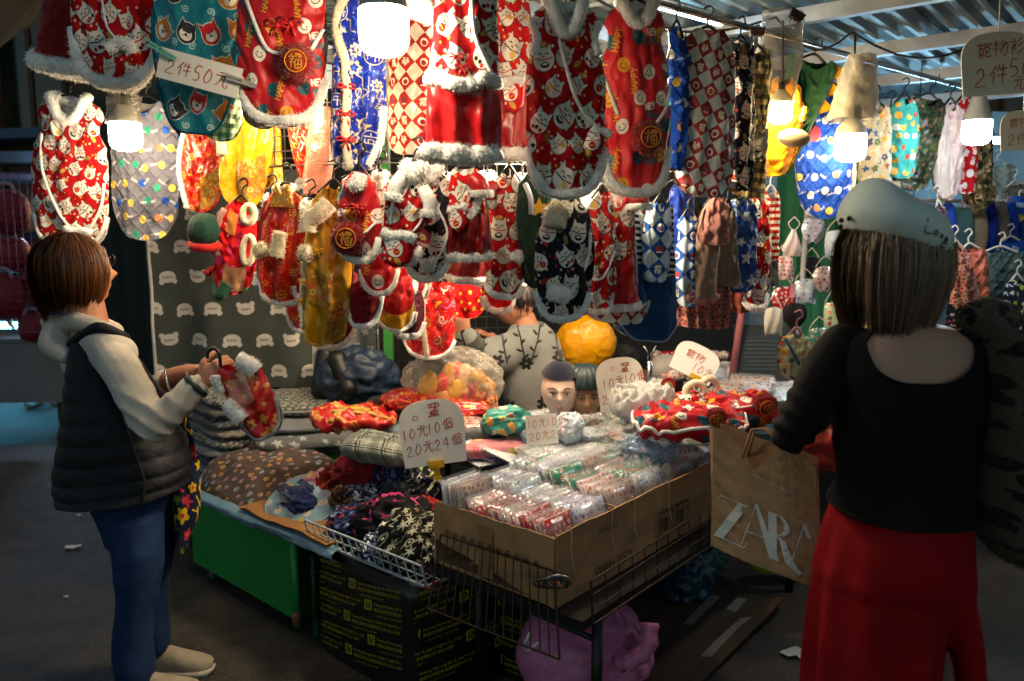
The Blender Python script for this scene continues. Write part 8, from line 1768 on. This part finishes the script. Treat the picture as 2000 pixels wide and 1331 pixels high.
mb = MB(); [mb.box((-.0, -.0105, .06 + .02 * k), (.11 - .01 * (k % 3), .001, .003)) for k in range(8)]; tag(mb.build('faint_print', plain('slate_print', '#445054', .6), t, False), kind='stuff')
# red vests laid on the table
ps = [o for o in COL.objects]
cushion('dog_vest', 'red smiley vest lying folded on the table with a gold emblem pompom', 'pet vest', P(1345, 828, 2.85), (.2, .1, .045), C('happy', 'nylon'), 350, -.15, (.2, 0), group='pet clothes in hand and on the table', wave=.5, rim=FUR); t = bpy.context.scene.objects[[o.name for o in COL.objects if o.name.startswith('dog_vest') and o.type == 'EMPTY'][-1]]
pompom_at(t, (.09, -.06, .055), .036, 9)
cushion('dog_vest', 'second red smiley vest behind it with the larger gold emblem pompom', 'pet vest', P(1440, 806, 2.95), (.15, .1, .045), C('happy', 'nylon', rot=.6), 351, .1, (.2, 0), group='pet clothes in hand and on the table', wave=.5); t = [o for o in COL.objects if o.type == 'EMPTY'][-1]
pompom_at(t, (.07, -.07, .06), .045, 10); mb = MB(); mb.tube(catmull([(-.12, -.05, .045), (-.04, -.08, .055), (.04, -.07, .06)], 5), .004, 6); mb.build('drawstring', FUR, t)
cushion('dog_vest', 'white fleece lined cat print vest folded on top of the smiley vests', 'pet vest', P(1255, 790, 2.98), (.12, .075, .05), C('#c4c6c4', 'fleece'), 352, .15, (.1, -.15), group='pet clothes in hand and on the table', wave=.5)
t = [o for o in COL.objects if o.type == 'EMPTY'][-1]; q = blob((.13, .06, .03), 353, (30, 16), .3) + np.array((.12, -.03, -.01)); mb = MB(); mb.grid(q, uv=q[..., [0, 1]], wrap=True, flip=True); mb.build('cat_print_side', C('cat_red'), t); round_tag_c = Gm(); round_tag_c.F = lambda s, t_, off: Vector((.1, -.02, .065)); round_tag_c.t = t; round_tag(round_tag_c, 0, 0, .03, roll=.5)
mb = MB(); mb.tube([(.2 + .035 * math.cos(a), -.03, .028 + .03 * math.sin(a)) for a in np.linspace(0, 6.2832, 21)[:-1]], .014, 9, closed=True, jit=.08); mb.build('fleece_ring', FURC, t); mb = MB(); mb.tube([(.27 + .03 * math.cos(a), .0, .02 + .035 * math.sin(a)) for a in np.linspace(0, 6.2832, 21)[:-1]], .014, 9, closed=True, jit=.08); mb.build('fleece_ring', FURC, t)
crumple('red_cloth', 'salmon red cloth seen between the arm and waist of the woman in the beret', 'cloth', P(1622, 845, 2.6), (.12, .08, .11), C('#b83a2c', 'satin'), 354, .3)
cushion('mask_tray', 'dark oval tray rim behind the red smiley vests', 'tray', P(1425, 792, 3.15), (.13, .07, .012), plain('grey_brown_tray', '#5c564e', .5), 355, -.2, (.1, 0))
# hanging masks and floral pet shirt at the right
def face_mask(label, c, w, h, mat, kind='rect'):
    rot = .08 * math.sin(c.x * 90)
    t = thing('face_mask', label, 'face mask', c, (0, rot, 0), 'face masks hanging at the back'); mb = MB(); rows = []
    for j in range(9):
        q = j / 8; ww = w / 2 * {'cone': min(.12 + 1.15 * q, 1.0) * (1 if q < .85 else .8), 'rect': .82 + .1 * math.sin(q * 3.1), 'point': math.sin(.7 + q * 2.3) ** .7}[kind]; rows.append([(ww * s, -.018 * (1 - s * s) * math.sin(q * 3.0 + .1) - .004 * (j % 2) * (kind == 'rect') + .004 * math.sin(s * 5 + q * 4), -h * q - (.012 * s * s if kind != 'cone' else 0)) for s in np.linspace(-1, 1, 15)])
    mb.grid(np.array(rows)); mb.build('mask_cup', mat, t)
    for sg in (-1, 1):
        mb = MB(); mb.tube(catmull([(sg * w * (.4 if kind != 'cone' else .05), 0, -h * .05), (sg * w * .25, 0, h * .2), (sg * .004, 0, h * .42), (0, 0, h * .45)], 5), .0022, 5); mb.build('ear_loop', WHITEP, t)
    return t
face_mask('pale pink cone shaped mask hanging from a tied loop', P(1550, 448, 3.6), .10, .12, C('#d8c4c0'), 'cone')
face_mask('white mask with long loop hanging below the striped shirt', P(1511, 600, 3.5), .09, .12, C('#b8b4ac')); face_mask('black mask pegged beside the white looped mask', P(1551, 592, 3.7), .12, .11, C('#1c1a1a'), 'point'); face_mask('white mask with red print under the pink cone shaped mask', P(1530, 500, 3.65), .10, .11, C('mask_d')); face_mask('small dark glove like mask against the green wire grid', P(1585, 502, 4.1), .09, .10, C('#14181a'), 'point'); face_mask('clear bagged yellow and white mask left of the beret hair', P(1628, 590, 3.9), .11, .14, C('fruit', 'film'))
for i, (u, v, key, lab) in enumerate(((1590, 425, 'mask_c', 'lilac flowered mask high on the green sheet'), (1572, 545, 'mask_f', 'pale blue mask in the middle of the green sheet'), (1612, 520, 'mask_a', 'brown pink mask close to the beret hair'), (1600, 640, 'mask_e', 'green rose mask low on the green sheet'), (1530, 560, 'mask_b', 'dark red mask below the red printed mask'), (1634, 450, '#b8c0c4', 'plain pale grey mask at the edge of the beret'))):
    face_mask(lab, P(u, v, 4.0 - .04 * i), .12, .12, C(key, 'film' if key in IMG else 'cotton'), 'rect' if i % 2 else 'point')
t = thing('clothes_peg', 'pink clothes peg over the black hanging mask', 'peg', P(1548, 568, 3.69), group='pegs at the back'); mb = MB(); mb.box((0, 0, 0), (.01, .008, .03)); mb.build('peg_jaw', PINKP, t, False); mb = MB(); mb.box((.004, .012, .005), (.008, .003, .028)); mb.build('peg_jaw', PINKP, t, False)
g = garment('pet_shirt', 'pale green fruit printed pet shirt with blue edging beside the black sleeve', 'pet shirt', (1556, 652), (1548, 742), 2.9, 66, C('fruit'), prof='slim', rnd_=.6, seed=96, hanger=PINKP, group='pet clothes in hand and on the table')
strip(g, [(-.9, .1), (-.3, .35), (.1, .6)], .01, C('#3a6088', 'cotton'), 'blue_edging'); strip(g, [(-.7, .85), (0, .97), (.7, .9)], .012, C('#3a6088', 'cotton'), 'blue_edging')
# right side: caps, knits, jackets
caps = [(1843, 455, '#123f9a'), (1878, 462, '#3c5a5a'), (1905, 462, '#8a7c60'), (1925, 452, '#142c8c'), (1947, 450, '#6a6058'), (1966, 452, '#143a9a'), (1990, 440, 'star_blue')]
names = ['bright blue', 'grey green', 'khaki beige', 'deep royal blue', 'greyish brown', 'cobalt blue', 'blue printed']
for i, (u, v, col) in enumerate(caps):
    t = thing('dog_hat', names[i] + ' rounded cap vest on the lower right rail', 'pet cap', P(u, v - 55, 3.9 + .1 * i), (0, .1, .5), 'caps and small vests on the lower right rail'); mb = MB(); H = sz(112, P(u, v, 4)); W = sz(38, P(u, v, 4)); rows = []
    for j in range(14):
        q = j / 13; ww = W / 2 * (.5 + .6 * math.sin(q * 2.6 + .2)); rows.append([(ww * math.cos(a), ww * 1.5 * math.sin(a), -H * q) for a in np.linspace(0, 6.2832, 21)[:-1]])
    mb.grid(np.array(rows), wrap=True); mb.build('cap_body', C(col, 'cotton'), t); mb = MB(); mb.tube([(W * .5 * math.cos(a), W * .7 * math.sin(a), -H * .97) for a in np.linspace(0, 6.2832, 21)[:-1]], .008, 6, closed=True); mb.build('brim_edge', C('#8f9aa0', 'cotton'), t)
    mb = MB(); mb.tube(catmull([(0, 0, 0), (0, 0, .03), (.02, 0, .04), (.03, 0, .025)], 4), .005, 6); mb.build('hook', [WHITEP, PINKP][i % 2], t)
more = ['plaid_brown', '#1c3a78', 'bluepink', '#7c8088', 'cat_red', 'camo', '#8a3c34', 'star_blue', 'nordic', '#3a5a50', 'fairisle', '#a8a49c', 'smile_blue', 'rabbit', 'weave', '#5c2a34']
nm = 'brown plaid;plain blue;navy pink flowered;plain grey;red cat printed;tan camouflage;brick red;blue starry;navy nordic;moss green;fair isle;off white;blue smiley;red rabbit;grey woven;wine red'.split(';')
for i in range(16):
    u, v = (1700 + i * 38, 398 + (i % 3) * 5) if i < 8 else (1868 + (i - 8) * 19, 505 + (i % 3) * 24)
    garment('dog_jacket', nm[i] + ' small garment ' + ('on the rail behind the beret' if i < 8 else 'in the low heap right of the hair'), 'pet clothes', (u, v), (u + 3, v + 90 + (i % 4) * 9), 4.35 + .03 * (i % 4), 44, C(more[i], 'cotton'), prof=['slim', 'straight', 'sweater'][i % 3], rnd_=.45, seed=430 + i, group='clothes heaped on the right hand side', hanger=[WHITEP, BLACKP, PINKP][i % 3], yaw=.2 * (i % 3 - 1), nu=17, nv=20)
q = [Vector(bulb_p) for bulb_p in ((-1.45, 3.02, 2.3), (-.9, 2.72, 2.3), (-.3, 2.2, 2.31), (.2, 2.62, 2.3), (.95, 3.0, 2.31), (1.3, 3.18, 2.3), (1.9, 3.3, 2.31))]; cp = []
for a_, b_ in zip(q, q[1:]): cp += [a_.lerp(b_, s_) - Vector((0, 0, .09 * math.sin(s_ * 3.14))) for s_ in np.linspace(0, 1, 7)[:-1]]
mb = MB(); mb.tube(cp + [q[-1]], .0045, 6); tag(mb.build('power_cable', BLACKP), 'black power cable sagging between the bulbs under the roof', 'cable')
rail('rail of caps and small vests at the right behind the beret', P(1740, 392, 3.85), P(2040, 395, 4.7), .01, WHITEP)
for i, (lab, top, bot, Y, w, key, kd) in enumerate((
 ('grey striped knit pet sweater just right of the beret', (1835, 400), (1846, 470), 3.7, 34, 'fairisle', 'knit'), ('cream and tan checked knit pet sweater behind the hair', (1870, 480), (1890, 600), 3.4, 56, 'knit_red', 'knit'), ('salmon pink quilted pet jacket with collar on the right', (1895, 485), (1905, 585), 3.55, 66, '#b86a5a', 'quilt'), ('grey green quilted pet jacket spread at the right edge', (1955, 490), (1945, 610), 3.7, 130, '#3e5656', 'quilt'),
 ('navy nordic patterned pet sweater at the lower right edge', (1988, 545), (1985, 650), 3.6, 70, 'nordic', 'knit'), ('red and blue printed vest under the grey green jacket', (1915, 560), (1918, 640), 3.7, 60, 'bluepink', 'cotton'), ('pale blue star printed shirt hanging far right', (1975, 470), (1975, 530), 4.2, 70, 'star_blue', 'cotton'), ('greyish shirt hanging at the far right edge under the lamps', (1985, 360), (1990, 440), 4.6, 60, '#6a6a62', 'cotton'), ('white sheet like shirt hanging at the far right', (1950, 320), (1950, 395), 4.9, 70, '#9fb4c0', 'cotton'))):
    garment('dog_sweater' if kd == 'knit' else 'dog_jacket', lab, 'pet clothes', top, bot, Y, w, C(key, kd), prof='sweater' if kd == 'knit' else 'straight', rnd_=.3, seed=400 + i, group='clothes heaped on the right hand side', hanger=WHITEP)
t = thing('right_counter', 'low counter of the stall behind the woman in the beret', 'counter', Vector((2.3, 4.4, 0)), (0, 0, ANG1)); mb = MB(); mb.box((0, 0, .78), (.9, .35, .015)); mb.build('counter_top', plain('counter_wood', '#4a4038', .7), t, False)
for x in (-.85, .85): mb = MB(); mb.box((x, 0, .38), (.02, .3, .38)); mb.build('counter_leg', DARKM, t, False)
# ------------------------------------------------------------------ under the table
t = thing('plastic_sack', 'large knotted pink purple plastic sack under the display table', 'sack', S(.3, .17, 0)); f = wob(360, 7, .6, 2.2, 3); rows = []
SACK = plain('pink_purple_film', '#bc6c98', .42, 0, .22, 5, (22, .8, .014)); cx = Vector((.12, -.16, .27))
for j in range(26):
    ph = math.pi * j / 25; row = []
    for a in np.linspace(0, 6.2832, 61)[:-1]:
        d = Vector((math.sin(ph) * math.cos(a), math.sin(ph) * math.sin(a), math.cos(ph))); k = 1 + .10 * f(tuple(d)); p_ = Vector((d.x * .225 * k, d.y * .19 * k, d.z * .185 * k + .185)); e_ = p_ - cx; dist = e_.length; th_ = math.atan2(e_.z, e_.x); p_ += Vector((0, 1, 0)) * (.02 * math.sin(th_ * 15 + dist * 9) * math.exp(-((dist - .06) / .12) ** 2) if p_.y < 0 else 0); p_ += Vector((0, .05, 0)) * math.exp(-(dist / .06) ** 2) * (p_.y < 0)
        p_.z = max(p_.z, .004); row.append(tuple(p_))
    rows.append(row)
mb = MB(); mb.grid(np.array(rows), wrap=True, flip=True); mb.build('sack_film', SACK, t); mb = MB(); mb.tube(catmull([cx + Vector((-.03, -.01, -.02)), cx + Vector((0, -.04, .0)), cx + Vector((.05, -.03, .04)), cx + Vector((.06, 0, .1))], 5), [.02 + .012 * abs(math.sin(i)) for i in range(16)], 9); mb.build('knot', SACK, t)
mb = MB(); q = blob((.075, .05, .06), 361, (36, 20), .2) + np.array((.03, -.165, .085)); mb.grid(q, uv=q[..., [0, 2]], wrap=True, flip=True); mb.build('white_printed_contents', C('mask_f'), t)
KFT = plain('flattened_cardboard', '#4f3d2b', .75, 0, .25, 3, (10, .3, .008), coat=.1)
f = wob(365, 6, .5, 2, 2); cs = [G(1050, 1400, .02), G(1380, 1345, .02), G(1532, 1192, .02), G(1330, 1075, .02), G(1180, 1180, .02)]
q0, q1, q2, q3 = G(1000, 1400, 0), G(1360, 1350, 0), G(1532, 1190, 0), G(1290, 1110, 0); rows = [[tuple(q0.lerp(q1, s).lerp(q3.lerp(q2, s), t_) + Vector((0, 0, .016 + .012 * f((s * 2, t_ * 2)) + .03 * max(0, s - .85) * 6 * t_))) for s in np.linspace(0, 1, 30)] for t_ in np.linspace(0, 1, 30)]
mb = MB(); mb.grid(np.array(rows)); mb.grid(np.array(rows) - np.array((0, 0, .008)), flip=True); tag(mb.build('flattened_box', KFT), 'flattened cardboard with shiny tape spread on the ground under the table', 'cardboard'); o = [x for x in COL.objects if x.name.startswith('flattened_box')][-1]
for (s, t_, w_, l_) in ((.55, .75, .012, .3), (.85, .55, .012, .45), (.7, .88, .05, .12)):
    mb = MB(); j_, i_ = int(t_ * 29), int(s * 29); gg = []
    for a in np.linspace(-l_ / 2, l_ / 2, 14): 
        jj = min(28.9, max(0, (t_ + a) * 29)); b0 = np.array(rows)[int(jj)]; gg.append([tuple(b0[max(0, min(29, i_ + k))] + np.array((0, 0, .004))) for k in (0, 2)])
    mb.grid(np.array(gg)); mb.build('clear_tape', clear('shiny_tape', '#c8c0b0', .3, .08, 50, .01), o)
rows = [[tuple(G(960 + 130 * s - 30 * t_, 1331 - 40 * s + 40 * t_, .012 + .006 * f((s, t_)))) for s in np.linspace(0, 1, 10)] for t_ in np.linspace(0, 1, 4)]; mb = MB(); mb.grid(np.array(rows)); tag(mb.build('cardboard_strip', KFT), 'narrow cardboard strip on the ground left of the purple sack', 'cardboard')
crumple('plastic_sack', 'dark teal blue plastic bag slumped under the table behind the purple sack', 'sack', G(1342, 1188, 0) + Vector((0, .1, .11)), (.11, .1, .12), plain('teal_film', '#123a4c', .35, 0, .2, 6, (18, .5, .01)), 366, ridge=.3); crumple('plastic_sack', 'small green teal bag right of the dark teal blue bag', 'sack', G(1385, 1150, 0) + Vector((.02, .12, .1)), (.07, .06, .06), plain('green_film', '#14504a', .35, 0, .2, 6), 367)
t = crumple('yellow_green_box', 'yellow green carton glimpsed under the paper shopping bag', 'carton', G(1525, 1165, 0) + Vector((.02, .15, .09)), (.12, .05, .05), plain('lime_card', '#8c9a0a', .6), 368, ridge=.05, fine=.02)
mb = MB(); o_ = P(950, 1130, 2.4); mb.rod(Vector((0, 0, 0)), Vector((0, 0, .42)), .012, 10); tag(mb.build('blue_pole', plain('blue_black_paint', '#12202c', .4), loc=Vector((S(.19, .53, 0).x, S(.19, .53, 0).y, 0))), 'dark blue upright pole between the two freight bales', 'pole')
# passer-by across the lane: legs and white shoes below the counter
p4 = thing('person', 'passer-by across the lane, only white shoes showing under the grey counter', 'person', G(85, 790, 0)); q = G(85, 790, 0); mb = MB()
for dx, dy in ((-.05, 0), (.11, .1)):
    limb(mb, [q + Vector((dx, dy, .88)), q + Vector((dx, dy, .48)), q + Vector((dx, dy, .1))], [.08, .055, .04]); limb(mb, [q + Vector((dx, dy, .05)), q + Vector((dx + .02, dy - .15, .04))], [.035, .03])
limb(mb, [q + Vector((.03, .05, .9)), q + Vector((.03, .05, 1.35))], [.14, .16], flat=((0, 1, 0), .65)); limb(mb, [q + Vector((.03, .05, 1.4)), q + Vector((.03, .05, 1.5))], [.055, .055]); head_points(mb, q + Vector((.03, .05, 1.6)), .22, 2.5, nu=36, nv=30)
for sx in (-.2, .26): limb(mb, [q + Vector((sx, .05, 1.38)), q + Vector((sx * 1.2, .05, 1.1)), q + Vector((sx * 1.2, 0, .85))], [.045, .038, .028]); hand(mb, q + Vector((sx * 1.2, 0, .83)), (0, 0, -1), (sx, 0, 0), .4)
wchild(finish(fuse(mb, .009, 2), SKIN, None, 'body'), p4)
mb = MB(); 
for dx, dy in ((-.05, 0), (.11, .1)): limb(mb, [q + Vector((dx * .7, dy, .95)), q + Vector((dx, dy, .5)), q + Vector((dx, dy, .12))], [.11, .085, .07])
wchild(finish(fuse(mb, .014, 3), C('#16284a', 'cotton'), None, 'trousers'), p4); mb = MB(); limb(mb, [q + Vector((.03, .05, .92)), q + Vector((.03, .05, 1.42))], [.165, .18], flat=((0, 1, 0), .7)); [limb(mb, [q + Vector((sx, .05, 1.38)), q + Vector((sx * 1.2, .05, 1.1)), q + Vector((sx * 1.2, 0, .9))], [.065, .055, .048]) for sx in (-.2, .26)]; wchild(finish(fuse(mb, .014, 3), C('#2a2c34', 'cotton'), None, 'jacket'), p4)
for dx, dy in ((-.05, 0), (.11, .1)):
    mb = MB(); limb(mb, [q + Vector((dx, dy + .04, .055)), q + Vector((dx + .02, dy - .08, .05)), q + Vector((dx + .03, dy - .18, .04))], [.055, .052, .04]); wchild(finish(fuse(mb, .01, 2), plain('white_shoe', '#b8bcc0', .6), None, 'white_shoe'), p4)
